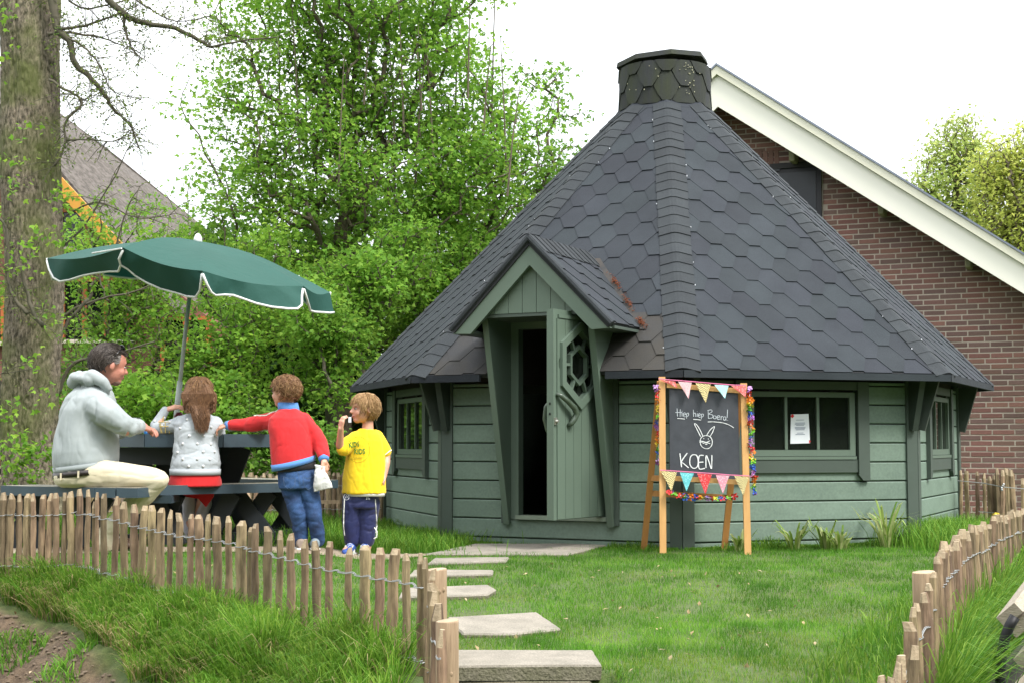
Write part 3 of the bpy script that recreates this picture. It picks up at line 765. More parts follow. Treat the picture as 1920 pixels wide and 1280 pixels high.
for L_ in (BL - .014,):
    for v in range(4):
        b = MB(); b.bbox((0, 0, 0), (L_, .03, BH - .0135), .0025)
        for mi in range(3):
            for q in range(2): shared.append((L_, b.mesh('brick', BRICKM[mi])))
rest = [MB(), MB(), MB()]
Rb = Matrix((BT, -BN, ZU)).transposed()
for i, (px, s0, s1, z0) in enumerate(cand):
    c_ = B0 + BT * ((s0 + s1) / 2) + ZU * (z0 + BH / 2) + BN * (-.0145 + random.uniform(-.002, .002))
    if i < 298 and abs(s1 - s0 - BL + .014) < 1e-6:
        o_ = bpy.data.objects.new('brick', random.choice(shared)[1]); COL.objects.link(o_); o_.parent = wo_
        Mx = Rb.to_4x4(); Mx.translation = c_; o_.matrix_parent_inverse = world_of(wo_).inverted(); o_.matrix_local = Mx
        o_.location = c_; o_.rotation_euler = Rb.to_euler()
    else:
        rest[random.choice((0, 0, 1, 1, 2))].box(c_, (s1 - s0, .03, BH - .0135), Rb)
for i, b in enumerate(rest): tag(b.build('bricks_upper', BRICKM[i], wo_), kind='stuff')
# attic shutter and its lintel
DARKPAN = mat('dark_slate_panel', (.022, .027, .034), .4)
b = MB(); b.prism([(WX0 - .03, WZ0), (WX1 + .03, WZ0), (WX1 + .03, WZ1), (WX0 - .03, WZ1)], B0, BT, ZU, BN, -.03, .035); fr_ = b.build('attic_shutter', mat('shutter_frame', (.012, .012, .016), .5), house)
for a0, a1 in ((WZ0 + .03, WZ1 - .62), (WZ1 - .60, WZ1 - .05)):
    b = MB(); b.prism([(WX0 + .02, a0), (WX1 - .03, a0), (WX1 - .03, a1), (WX0 + .02, a1)], B0, BT, ZU, BN, .035, .043); b.build('shutter_panel', DARKPAN, fr_)
b = MB(); b.prism([(WX0 - .06, WZ1 + .003), (WX1 + .05, WZ1 + .003), (WX1 + .05, WZ1 + .065), (WX0 - .06, WZ1 + .065)], B0, BT, ZU, BN, -.03, .06); b.build('lintel', mat('lintel_dark', (.03, .028, .03), .7), house)
# soldier bricks beside the shutter
s_ = bsz(1425, 300, 0)
for i in range(4):
    b = MB(); b.box(B0 + BT * (s_[0] + i * .065) + ZU * (s_[1] - .0) + BN * -.006, (.052, .03, .20), Rb); b.build('soldier_brick', BRICKM[1], wo_)
b = MB(); b.box(B0 + BT * (s_[0] + .19) + ZU * (s_[1] - .13) + BN * .012, (.1, .08, .05), Rb); b.build('vent_cap', DARKPAN, wo_)
# verge boards (two slopes), moulding, tiles behind
def verge(name, f0, f1, p0, p1, m, z_lo, z_hi):
    for s0, s1 in ((apx[0], SR + .3), (SLF, apx[0])):
        b = MB(); b.prism([(s0, z_lo(s0)), (s1, z_lo(s1)), (s1, z_hi(s1)), (s0, z_hi(s0))], B0, BT, ZU, BN, p0, p1); b.build(name, m, house)
verge('verge_board', 0, 1, PV - .03, PV, VERGE, lambda s: lz(s), lambda s: tz(s) - .115)
verge('verge_moulding', 0, 1, PV - .02, PV + .045, VERGE2, lambda s: tz(s) - .112, lambda s: tz(s) - .012)
verge('verge_capping', 0, 1, PV - .06, PV + .06, mat('zinc_capping', (.22, .25, .30), .4, metal=.3), lambda s: tz(s) - .010, lambda s: tz(s) + .016)
verge('soffit', 0, 1, -.02, PV - .03, mat('soffit_dark', (.14, .12, .10), .8), lambda s: tz(s) - .24, lambda s: tz(s) - .20)
verge('roof', 0, 1, -7.0, PV - .065, PANTILE, lambda s: tz(s) - .14, lambda s: tz(s) - .02)
for px_, py_ in ((1489, 300), (1655, 398), (1817, 497)):
    sb = bsz(px_, py_, .1); b = MB(); b.bbox(B0 + BT * sb[0] + ZU * (sb[1] + .02) + BN * .12, (.07, .26, .13), .012, Rb); b.build('purlin_end', mat('purlin_paint', (.30, .28, .18), .7, (.16, .17, .08), 9), house)

# ------------------------------------------------------------------ thatched house far left
YH = 22.0
TH = mat('old_thatch', (.19, .165, .145), .95, (.085, .072, .060), 7, stretch=(2.2, 1, 1.3), amt=.9, fine=30, bump=1, bscale=60, bstretch=(5, 1, .5), bdist=.03)
YEL = mat('ochre_timber', (.55, .28, .035), .6, (.42, .19, .02), 3)
ORG = mat('orange_window_timber', (.42, .115, .025), .55, (.34, .085, .02), 3)
CREAM = mat('cream_sill', (.62, .56, .46), .6)
REDB = mat('old_red_brick_wall', (.20, .085, .06), .9, (.13, .06, .045), 12, bump=.4, bscale=60)
th = empty('thatched_house', P(100, 830, YH), 'house with grey thatched roof, ochre gable board and orange window frames behind the trees', 'house')
def hp(px, py, dy=0): return P(px, py, YH + dy)
def quad(b, pts, depth):
    """thick sheet from 4+ pixel corners on the plane y=YH, extruded away from the viewer"""
    f_ = [hp(*p) for p in pts]; k = len(f_); b_ = [v + Vector((0, depth, 0)) for v in f_]
    b.add(f_ + b_, [tuple(range(k))[::-1], tuple(range(k, 2 * k))] + [(i, (i + 1) % k, k + (i + 1) % k, k + i) for i in range(k)][::-1]); return b
w = quad(MB(), [(-120, 830), (420, 830), (420, 620), (215, 450), (98, 322), (-120, 100)], 5); w.build('wall', REDB, th)
# roof slope seen from the gable side: verge line forward, ridge line back
def slab(pts3, th_, m, name):
    b = MB(); k = len(pts3); n_ = (pts3[1] - pts3[0]).cross(pts3[2] - pts3[0]).normalized(); n_ = n_ if n_.y < 0 or n_.z > 0 else -n_
    b.add([*pts3, *[p - Vector((0, -1, 0)) * th_ for p in pts3]], [tuple(range(k)), tuple(range(k, 2 * k))[::-1]] + [(i, (i + 1) % k, k + (i + 1) % k, k + i) for i in range(k)]); return b.build(name, m, th)
slab([hp(-60, 120, -.7), hp(98, 318, -.7), hp(232, 470, -.7), hp(330, 585, -.7), hp(470, 520, 5), hp(380, 425, 5), hp(215, 290, 5), hp(105, 207, 5), hp(0, 120, 5)], .35, TH, 'thatch_roof')
b = MB(); b.prism([(0, 0), (1, 0), (1, 1), (0, 1)], (0, 0, 0), (1e-4, 0, 0), (0, 0, 1e-4), (0, 1, 0), 0, .0001)
def strip(px0, py0, px1, py1, wpx, m, name, dy=-.75, dep=.08):
    d = math.hypot(px1 - px0, py1 - py0); nx, ny = -(py1 - py0) / d * wpx / 2, (px1 - px0) / d * wpx / 2
    pts = [(px0 + nx, py0 + ny), (px1 + nx, py1 + ny), (px1 - nx, py1 - ny), (px0 - nx, py0 - ny)]
    f_ = [hp(x, y, dy) for x, y in pts]; b = MB(); b.add(f_ + [v + Vector((0, dep, 0)) for v in f_], [(0, 1, 2, 3), (7, 6, 5, 4), (0, 4, 5, 1), (1, 5, 6, 2), (2, 6, 7, 3), (3, 7, 4, 0)]); return b.build(name, m, th)
strip(60, 290, 225, 470, 24, YEL, 'gable_board')
strip(225, 470, 268, 518, 18, YEL, 'gable_board')
def hwin(x0, y0, x1, y1, n_=2):
    f_ = None
    b = quad(MB(), [(x0, y1), (x1, y1), (x1, y0), (x0, y0)], -.01) if False else MB()
    def r_(a, b2, c, d, m, name, dy, dep, par):
        q = [hp(a, d, dy), hp(c, d, dy), hp(c, b2, dy), hp(a, b2, dy)]; bb = MB()
        bb.add(q + [v + Vector((0, dep, 0)) for v in q], [(0, 1, 2, 3), (7, 6, 5, 4), (0, 4, 5, 1), (1, 5, 6, 2), (2, 6, 7, 3), (3, 7, 4, 0)]); return bb.build(name, m, par)
    pane = r_(x0, y0, x1, y1, GLASS, 'window', -.03, .02, th)
    for i in range(n_ + 1):
        xx = lerp(x0, x1 - 9, i / n_); r_(xx, y0, xx + 9, y1, ORG, 'window_frame', -.07, .05, pane)
    r_(x0, y0 - 7, x1, y0, ORG, 'window_frame', -.07, .05, pane); r_(x0 - 6, y1, x1 + 6, y1 + 7, CREAM, 'window_sill', -.14, .12, pane)
hwin(112, 528, 245, 636, 3); hwin(108, 398, 168, 462, 1); hwin(-40, 560, 10, 640, 1); hwin(300, 600, 395, 700, 2)
strip(100, 470, 260, 470, 6, CREAM, 'brick_band', -.02, .05)
# ------------------------------------------------------------------ chestnut paling fences
def picket_mesh(w, h, bend, kind):
    """cleft chestnut stake, unit height 1: irregular section, wobbling sides, a hewn point"""
    b = MB(); r = random.Random(kind * 77 + 5); k = 7
    prof = []
    for i in range(k):
        a = 2 * math.pi * i / k + r.uniform(-.28, .28); prof.append((math.cos(a) * w / 2 * r.uniform(.86, 1.1), math.sin(a) * w * .36 * r.uniform(.75, 1.2)))
    tip = w * r.uniform(1.0, 2.6)
    hs_ = [-.14, .04, .16, .30, .45, .60, .74, .85, 1 - min(tip, .085), 1.]; hs_ = sorted(hs_)
    sx, sy = r.uniform(.42, .8), r.uniform(.3, .7); cx = r.uniform(-.18, .18) * w; n_ = len(hs_); rows = []; ph = r.uniform(0, 6); kn = r.randrange(2, n_ - 2)
    for i, z in enumerate(hs_):
        dx = bend * math.sin(z * 3.1 + ph * .3) + .002 * math.sin(z * 13 + ph) + (cx if i == n_ - 1 else 0); q = 1.04 - .08 * z + r.uniform(-.07, .07) + (.14 if i == kn else 0)
        fx, fy = (sx, sy) if i == n_ - 1 else (q, q); cut = r.uniform(-.35, .35)
        rows += [(p[0] * fx + dx, p[1] * fy, z + (p[0] * cut if i == n_ - 1 else 0)) for p in prof]
    fs = [(i * k + j, i * k + (j + 1) % k, (i + 1) * k + (j + 1) % k, (i + 1) * k + j) for i in range(n_ - 1) for j in range(k)]
    m_ = [1 if f[0] >= (n_ - 2) * k and (f[0] % k) % 3 != 0 else 0 for f in fs]
    b.add(rows, fs); b.mi = m_; b.f.append(tuple((n_ - 1) * k + j for j in range(k))); b.mi.append(1); b.f.append(tuple(range(k))[::-1]); b.mi.append(0)
    return b.mesh('picket', [PICKET, PICKET_TOP])
PMESH = [picket_mesh(.040, 1.0, random.uniform(-.007, .007), i) for i in range(26)]
def pickets(root, items, wsc=1., hmin=.3, widths=None):
    """items: (x, y, ztop) ; every stake an object"""
    for i, (x, y, zt_) in enumerate(items):
        ww = widths[i] / .040 if widths else None
        zb = H(x, y) - .02; h = max(hmin, zt_ - zb)
        me = random.choice(PMESH); o_ = bpy.data.objects.new('picket', me); COL.objects.link(o_); o_.parent = root
        o_.matrix_parent_inverse = parent_inv(root); o_.location = (x, y, zt_ - h)
        o_.scale = (ww or wsc * random.uniform(.75, 1.2), (ww or wsc) * .95, h); o_.rotation_euler = (random.gauss(0, .015), random.gauss(0, .014), random.uniform(-.35, .35))
def smooth_line(pts, sub_=3):
    pts = [Vector(p) for p in pts]; n_ = len(pts); out = []
    for i in range(n_ - 1):
        p0, p1, p2, p3 = pts[max(i - 1, 0)], pts[i], pts[i + 1], pts[min(i + 2, n_ - 1)]
        for k in range(sub_): t_ = k / sub_; out.append(.5 * (2 * p1 + (p2 - p0) * t_ + (2 * p0 - 5 * p1 + 4 * p2 - p3) * t_ * t_ + (-p0 + 3 * p1 - 3 * p2 + p3) * t_ ** 3))
    return out + [pts[-1]]
def wires(root, items, drops, amp=.022):
    for dz in drops:
        pts = []
        for i, (x, y, z) in enumerate(items):
            nx = items[min(i + 1, len(items) - 1)]; pv = items[max(i - 1, 0)]
            dx, dy = nx[0] - pv[0], nx[1] - pv[1]; l_ = math.hypot(dx, dy) + 1e-9; fx, fy = dy / l_, -dx / l_
            if fy > 0: fx, fy = -fx, -fy
            zz = interp(i, [(j, sum(items[min(max(q, 0), len(items) - 1)][2] for q in range(j - 2, j + 3)) / 5) for j in range(len(items))]) - dz + random.uniform(-.003, .003)
            for s, o2 in ((-.5, amp * .2), (-.28, amp), (.28, amp), (.45, amp * .3)):
                pts.append((x + dx / 2 * s * .9 + fx * o2, y + dy / 2 * s * .9 + fy * o2, zz + (.004 if s == .45 else 0)))
        pts = smooth_line(pts, 3); b = MB(); b.tube(pts, .0022, 5); b.build('wire', WIRE, root, True)
        b = MB(); p2 = [(p[0], p[1] + amp * 1.1, p[2] + .002) for p in pts]; b.tube(p2, .0018, 4); b.build('wire', WIRE, root, True)
def along(keys, step, jit=.2):
    """keys: (px, topy, Y) polyline -> stakes evenly spaced in metres"""
    P3 = [P(px, py, Y) for px, py, Y in keys]; out = []; acc = 0
    for a, b in zip(P3, P3[1:]):
        L_ = math.hypot(b.x - a.x, b.y - a.y); s = acc
        while s < L_:
            f_ = s / L_; q = a.lerp(b, f_); out.append((q.x, q.y, q.z + random.gauss(0, .013))); s += step * random.uniform(1 - jit, 1 + jit)
        acc = s - L_
    return out
fl = empty('paling_fence', P(400, 1000, 6.95), 'long paling fence along the grassy bank in front of the picnic table', 'fence', 'chestnut paling fences')
KL = [(-160, 925, 8.15), (0, 924, 8.0), (150, 921, 7.9), (205, 928, 7.6), (300, 955, 7.2), (430, 975, 6.85), (560, 1010, 6.4), (680, 1028, 5.95), (795, 1040, 5.5)]
A1 = [(22, 135, 40), (70, 142, 40), (118, 145, 35), (165, 142, 38), (207, 142, 32), (250, 148, 35), (297, 140, 42), (348, 137, 35), (392, 137, 30), (442, 128, 42), (487, 115, 42), (532, 118, 32), (568, 190, 25), (588, 135, 25), (628, 142, 38), (695, 158, 38), (748, 190, 45), (812, 205, 50), (862, 215, 40), (912, 212, 45), (965, 228, 45), (1022, 240, 35), (1082, 258, 38), (1145, 265, 38), (1205, 268, 45), (1255, 265, 38)]
A2 = [(35, 28, 66), (125, 25, 46), (205, 58, 72), (262, 105, 34), (300, 78, 48), (382, 98, 56), (480, 130, 52), (568, 150, 58), (660, 190, 58), (750, 203, 60), (852, 208, 54), (960, 250, 48), (1080, 235, 72), (1187, 252, 70), (1300, 260, 72), (1400, 295, 58), (1495, 290, 50), (1530, 322, 46)]
L_ = [(-150, 921, 13), (-132, 925, 12), (-115, 923, 12), (-98, 926, 13), (-80, 922, 12), (-62, 924, 13), (-45, 926, 12), (-28, 922, 13), (-10, 925, 12)] + [(x / 3.2, 880 + y / 3.2, w / 3.2) for x, y, w in A1] + [(400 + x / 3.84, 960 + y / 3.84, w / 3.84) for x, y, w in A2]
it = []; wd = []
for px, py, w in L_:
    Y = interp(px, [(a_, c_) for a_, b_, c_ in KL]); q = P(px, py, Y); it.append((q.x, q.y, q.z)); wd.append(w / F * Y * 1.12)
pickets(fl, it, 1.0, widths=wd); wires(fl, it, (.12, .40))
it = [(*P(px, py, Y)[:2], P(px, py, Y).z) for px, py, Y in ((808, 1066, 5.36), (813, 1092, 5.22), (818, 1108, 5.1), (816, 1130, 5.0), (826, 1180, 4.72))]
pickets(fl, it, 1.0); wires(fl, it, (.12, .36), .012)
def post(root, px, py, Y, r, tilt=(0, 0), m=POSTW):
    top = P(px, py, Y); zb = H(top.x, top.y) - .25; b = MB(); k = 14; rr = random.Random(int(px))
    vs = []
    zs = [zb, lerp(zb, top.z, .3), lerp(zb, top.z, .55), lerp(zb, top.z, .8), top.z - .006, top.z]
    for i, z in enumerate(zs):
        for j in range(k):
            a = 2 * math.pi * j / k; q = r * (1 + .05 * math.sin(a * 3 + px) + .03 * rr.uniform(-1, 1)) * (1.04 - .01 * i) * (.95 if i == 5 else 1)
            vs.append((top.x + q * math.cos(a) + tilt[0] * (z - zb), top.y + q * math.sin(a) + tilt[1] * (z - zb), z + .004 * math.sin(a + 1) * (i == 5)))
    n_ = len(zs); b.add(vs, [(i * k + j, i * k + (j + 1) % k, (i + 1) * k + (j + 1) % k, (i + 1) * k + j) for i in range(n_ - 1) for j in range(k)] + [tuple((n_ - 1) * k + j for j in range(k))])
    b.mi = [0] * ((n_ - 1) * k) + [1]
    o_ = b.build('post', [m, PICKET_TOP], root, True)
    for i in range(2):
        a = rad(-90 + rr.uniform(-60, 60)); z = rr.uniform(top.z - .4, top.z - .04); bb = MB(); bb.ball((top.x + r * .96 * math.cos(a), top.y + r * .96 * math.sin(a), z), (.008, .004, .010), 8, 6); bb.build('knot', POSTW, o_, True)
    return o_
post(fl, 818, 1066, 5.85, .042); post(fl, 840, 1162, 4.8, .038)
fr = empty('paling_fence', P(1800, 1000, 6.4), 'paling fence at the right edge of the lawn, beside tall grass and the bench', 'fence', 'chestnut paling fences')
KR = [(1757, 1038, 5.65), (1775, 1026, 5.95), (1803, 998, 6.4), (1850, 975, 7.2), (1920, 953, 8.5), (1990, 940, 9.8)]
it = along(KR, .082); pickets(fr, it, 1.15); wires(fr, it, (.12, .40))
KR2 = [(1655, 1285, 3.9), (1662, 1266, 4.0), (1680, 1235, 4.2), (1700, 1190, 4.4), (1716, 1160, 4.65), (1724, 1132, 4.85), (1745, 1085, 5.2), (1750, 1062, 5.4)]
it = [tuple(P(px, py, Y)) for px, py, Y in ((1640, 1300, 3.8), (1659, 1267, 4.0), (1667, 1262, 4.02), (1676, 1240, 4.2), (1686, 1226, 4.3), (1694, 1208, 4.4), (1706, 1165, 4.6), (1712, 1138, 4.75), (1721, 1130, 4.85), (1738, 1110, 5.0), (1740, 1093, 5.1), (1749, 1072, 5.3))]; pickets(fr, it, 1.0); wires(fr, it, (.12, .38), .010)
post(fr, 1733, 1071, 5.35, .043)
fb = empty('paling_fence', P(500, 900, 13.6), 'paling fence behind the picnic table at the foot of the shrubs', 'fence', 'chestnut paling fences')
KB = [(-60, 900, 13.2), (110, 897, 13.6), (250, 893, 13.8), (420, 888, 13.6), (520, 889, 13.4), (650, 884, 12.9), (715, 884, 12.6)]
it = along(KB, .078); pickets(fb, it, 1.3); wires(fb, it, (.12, .33))
b = MB(); a_ = P(455, 905, 12.6); c_ = P(472, 975, 12.5); b.tube([a_, c_ - Vector((0, 0, .08))], [.045, .05], 10); b.build('post', POSTW, fb, True)
b = MB(); b.beam(P(380, 942, 13.5), P(640, 940, 12.8), .03, .03); b.build('rail', POSTW, fb)
fk = empty('paling_fence', P(1860, 900, 12.2), 'short paling fence with a bundle of split stakes against the brick wall', 'fence', 'chestnut paling fences')
it = [(*P(px, py, 12.2)[:2], P(px, py, 12.2).z) for px, py in ((1800, 881), (1816, 882), (1830, 883), (1845, 886), (1917, 896), (1935, 892))]
pickets(fk, it, .9, .6)
for px, py, w_ in ((1856, 892, 1.0), (1864, 890, 1.3)): pickets(fk, [(*P(px, py, 12.1)[:2], P(px, py, 12.1).z)], w_, .6)
pickets(fk, [(*P(px, py, 12.0)[:2], P(px, py, 12.0).z) for px, py in ((1870, 877), (1877, 880), (1884, 877), (1891, 878), (1897, 880), (1880, 892), (1900, 893))], 1.1, .6)
b = MB(); b.tube([P(1795, 900, 12.1), P(1845, 905, 12.05), (P(1880, 912, 11.9)), P(1925, 916, 12)], .004, 5); b.build('wire', WIRE, fk)
b = MB(); b.tube([P(1835, 958, 12.1), P(1880, 962, 12.0), P(1925, 962, 12)], .004, 5); b.build('wire', WIRE, fk)
b = MB()
for i in range(5): b.ball(P(1881, 911, 11.88) + Vector((random.gauss(0, .015), 0, random.gauss(0, .018))), .012, 6, 5)
b.build('wire_twist', WIRE, fk)

# ------------------------------------------------------------------ stepping slabs, steps, path
def slab_px(name, pts, zt_, th_, label, cat='paving slab', m=CONCRETE, edge=CONC_EDGE, group=None, bev=.008):
    """pts: pixel corners (near-left, near-right, far-right, far-left) dropped on height zt_"""
    W_ = []
    ZZ = [hz(*p) + .017 if zt_ is None else zt_ for p in pts]
    for (px, py), z_i in zip(pts, ZZ):
        r = ray(px, py); k = (z_i - CAMZ) / r.z; W_.append((r.x * k, r.y * k))
    c = sum((Vector((*p, 0)) for p in W_), Vector()) / len(W_)
    b = MB(); k = len(W_)
    q = [Vector((x, y, 0)) for x, y in W_]; ins = [c + (v - c) * (1 - bev / max(.05, (v - c).length)) for v in q]
    # rough rim
    vs = [Vector((v.x, v.y, z_ - th_)) for v, z_ in zip(q, ZZ)] + [Vector((v.x, v.y, z_ - bev)) for v, z_ in zip(q, ZZ)] + [Vector((v.x, v.y, z_)) for v, z_ in zip(ins, ZZ)]
    b.add(vs, [(i, (i + 1) % k, k + (i + 1) % k, k + i) for i in range(k)] + [(k + i, k + (i + 1) % k, 2 * k + (i + 1) % k, 2 * k + i) for i in range(k)] + [tuple(range(2 * k, 3 * k))])
    b.mi = [1] * k + [0] * k + [0]
    bm = bmesh.new(); me = b.mesh(name, [m, edge]); bm.from_mesh(me)
    bmesh.ops.subdivide_edges(bm, edges=bm.edges[:], cuts=5, use_grid_fill=True)
    for v in bm.verts:
        n_ = noise.noise_vector(v.co * 14) * .004 + noise.noise_vector(v.co * 3) * .006; v.co += Vector((n_.x, n_.y, n_.z * .3))
    bm.to_mesh(me); bm.free(); o_ = link(name, me); return tag(o_, label, cat, group)
def hz(px, py):
    r = ray(px, py); z = 0
    for _ in range(12): k = (z - CAMZ) / r.z; z = Hs(r.x * k, r.y * k)
    return z
def sub(pts, d): return pts
SG = 'stepping slabs across the lawn'
slab_px('doorstep_slab', [(800, 1037), (1066, 1038), (1150, 1017), (890, 1018)], hz(960, 1030) + .016, .06, 'large irregular concrete slab on the ground below the hut door')
for nm, pts, lab in (('a', [(800, 1055), (948, 1051), (955, 1043), (815, 1045)], 'narrow stepping slab nearest the hut doorstep'),
    ('b', [(765, 1079), (922, 1075), (925, 1067), (775, 1067)], 'second stepping slab from the doorstep, flush in the grass'),
    ('c', [(748, 1118), (915, 1113), (931, 1103), (915, 1095), (757, 1101)], 'stepping slab just beyond the short corner post, third from the doorstep'),
    ('d', [(868, 1186), (958, 1187), (1052, 1177), (1007, 1146), (840, 1156)], 'big pale stepping slab closest to the garden step')):
    slab_px('stepping_slab', pts, None, .06, lab, group=SG)
slab_px('garden_step', [(780, 1247), (1126, 1245), (1113, 1217), (790, 1217)], -.095, .058, 'thick pale concrete step block beside the near fence post', 'step')
slab_px('garden_step', [(770, 1277), (1109, 1277), (1100, 1255), (770, 1255)], -.157, .16, 'dark mossy lower step block under the pale one, at the picture foot', 'step', CONC_EDGE)
def pathm():
    m, t, b = nodes('worn_path_soil'); return m
PATH = mat('worn_path_soil', (.30, .245, .18), .95, (.19, .145, .10), 6, bump=.6, bscale=60, fine=90)
def strip_ground(name, pts, m, dz, kind='structure', nx=40, ny=6, **kw):
    """quad patch draped on the terrain; pts = world corners nl, nr, fr, fl"""
    a, b2, c, d = [Vector((*p, 0)) for p in pts]; vs = []
    for j in range(ny + 1):
        for i in range(nx + 1):
            u, v = i / nx, j / ny; q = (a.lerp(b2, u)).lerp(d.lerp(c, u), v); q += Vector((0, noise.noise(Vector((q.x * 3, v * 2, 0))) * .05 * (1 if j in (0, ny) else .5), 0)); vs.append((q.x, q.y, H(q.x, q.y) + dz))
    b = MB(); b.add(vs, [(j * (nx + 1) + i, j * (nx + 1) + i + 1, (j + 1) * (nx + 1) + i + 1, (j + 1) * (nx + 1) + i) for j in range(ny) for i in range(nx)])
    return tag(b.build(name, m, None, True), kind=kind)
strip_ground('path', [(-4.1, 9.05), (-.75, 9.25), (-.45, 9.75), (-4.1, 9.6)], PATH, .006)
strip_ground('pavement', [(1.75, 4.6), (3.2, 4.6), (3.4, 6.3), (1.98, 5.9)], mat('grey_paving', (.20, .215, .22), .85, (.14, .15, .155), 5, bump=.4, bscale=80, fine=120), .02, nx=20, ny=12)
# ------------------------------------------------------------------ octagonal picnic table with fixed benches
TZ, SZ, GZ = .81, .47, .05
TC = Vector((-2.23, 10.4, 0))
pt = empty('picnic_table', TC + ZU * GZ, 'dark blue-grey octagonal picnic table with benches fixed around it', 'picnic table')
def W2(px, Y): return (X(px, Y), Y)
def polyprism(name, pts, z0, z1, m, mtop=None, par=None, bev=0):
    b = MB(); k = len(pts); a = [(p[0], p[1], z0) for p in pts]; c = [(p[0], p[1], z1) for p in pts]
    area = sum(pts[i][0] * pts[(i + 1) % k][1] - pts[(i + 1) % k][0] * pts[i][1] for i in range(k))
    fs = [tuple(range(k))[::-1], tuple(range(k, 2 * k))] + [(i, (i + 1) % k, k + (i + 1) % k, k + i) for i in range(k)]
    if area < 0: fs = [f[::-1] for f in fs]
    b.add(a + c, fs); b.mi = [0, 1] + [0] * k
    return b.build(name, [m, mtop or m], par)
# table top: planks fanning between eight edges, plus a rim frame of eight pieces
oc = [(TC.x + .68 * math.cos(rad(22.5 + 45 * i)), TC.y + .68 * math.sin(rad(22.5 + 45 * i))) for i in range(8)]
for i in range(9):
    x0 = TC.x - .63 + i * .14; x1 = x0 + .132
    pol = [(x0, TC.y - 2), (x1, TC.y - 2), (x1, TC.y + 2), (x0, TC.y + 2)]
    for k in range(8):
        a = rad(45 * k); nx, ny = math.cos(a), math.sin(a); ap = .62 * math.cos(rad(22.5)); pol = clip(pol, nx, ny, nx * TC.x + ny * TC.y + ap)
    if parea(pol) > .004: polyprism('table_plank', pol, TZ - .035, TZ, BENCHP, BENCHTOP, pt)
for k in range(8):
    a0, a1 = rad(45 * k - 22.5), rad(45 * k + 22.5); r0, r1 = .61, .70
    pol = [(TC.x + r1 * math.cos(a0 + .004), TC.y + r1 * math.sin(a0 + .004)), (TC.x + r1 * math.cos(a1 - .004), TC.y + r1 * math.sin(a1 - .004)), (TC.x + r0 * math.cos(a1 - .004), TC.y + r0 * math.sin(a1 - .004)), (TC.x + r0 * math.cos(a0 + .004), TC.y + r0 * math.sin(a0 + .004))]
    polyprism('table_rim', pol, TZ - .088, TZ + .001, BENCHP, BENCHTOP, pt)
def seat(pts_out, inward, w=.30, name='seat'):
    """outer edge points (world xy) -> two planks running along it"""
    for r0, r1 in ((0, .145), (.155, w)):
        a = [(p[0] + inward[0] * r0, p[1] + inward[1] * r0) for p in pts_out]; c = [(p[0] + inward[0] * r1, p[1] + inward[1] * r1) for p in pts_out]
        polyprism(name, a + c[::-1], SZ - .062, SZ, BENCHP, BENCHTOP, pt)
def inw(p, q):
    m_ = Vector(((p[0] + q[0]) / 2, (p[1] + q[1]) / 2, 0)); d = Vector((q[0] - p[0], q[1] - p[1], 0)).normalized(); n_ = Vector((-d.y, d.x, 0))
    return n_ if n_.dot(TC - m_) > 0 else -n_
def bench(keys):
    pts = [W2(px, Y) for px, Y in keys]
    for p, q in zip(pts, pts[1:]):
        i_ = inw(p, q); d = Vector((q[0] - p[0], q[1] - p[1], 0)).normalized() * .004
        seat([(p[0] + d.x, p[1] + d.y), (q[0] - d.x, q[1] - d.y)], i_)
bench([(5, 9.5), (180, 9.05), (222, 9.32)])
bench([(265, 9.55), (303, 9.45), (575, 10.2)])
bench([(600, 10.75), (636, 10.97)])
bench([(636, 11.0), (415, 11.9), (200, 11.9)])
# block under the front bench corner
a = P(278, 925, 9.62); polyprism('bench_bearer', [W2(277, 9.5), W2(325, 9.45), W2(345, 9.9), W2(290, 9.95)], SZ - .115, SZ - .064, BENCHP, BENCHP, pt)
def xleg(pxa, pxb, Y, z0=GZ, z1=SZ - .062, w=.115, Y2=None, name='trestle_leg'):
    """two crossed planks"""
    Y2 = Y2 or Y
    b = MB(); b.beam((X(pxa, Y), Y, z0), (X(pxb, Y2), Y2, z1), w, .05, up=(0, 1, 0.01)); b.build(name, BENCHLEG, pt)
xleg(443, 508, 10.15); xleg(514, 443, 10.11, Y2=10.11)
xleg(512, 575, 10.45); xleg(585, 512, 10.41)
xleg(292, 335, 9.9, Y2=9.8); xleg(338, 290, 9.75, w=.13); xleg(388, 440, 9.95, w=.12)
xleg(20, 90, 9.6); xleg(95, 25, 9.56); xleg(140, 205, 9.4); xleg(212, 145, 9.36)
for (a, b_, Y) in ((250, 330, 10.35), (455, 395, 10.35), (330, 265, 10.6), (395, 470, 10.75)):
    b = MB(); b.beam((X(a, Y), Y, TZ - .09), (X(b_, Y), Y, .1), .14, .05, up=(0, 1, .01)); b.build('trestle_leg', BENCHLEG, pt)
for a, b_ in (((330, 10.2), (455, 10.6)), ((225, 10.2), (340, 10.0))):
    b = MB(); b.beam((*W2(*a), TZ - .15), (*W2(*b_), TZ - .15), .05, .12); b.build('apron', BENCHLEG, pt)
b = MB(); b.beam((X(300, 10.4), 10.4, .46), (X(415, 10.4), 10.4, .46), .05, .55); b.build('apron', BENCHLEG, pt)
for (a, b_) in (((185, 9.75), (420, 10.1)), ((395, 10.05), (520, 10.05)), ((510, 10.35), (590, 10.35))):
    b = MB(); b.beam((*W2(*a), GZ + .04), (*W2(*b_), GZ + .04), .06, .08); b.build('foot_rail', BENCHLEG, pt)

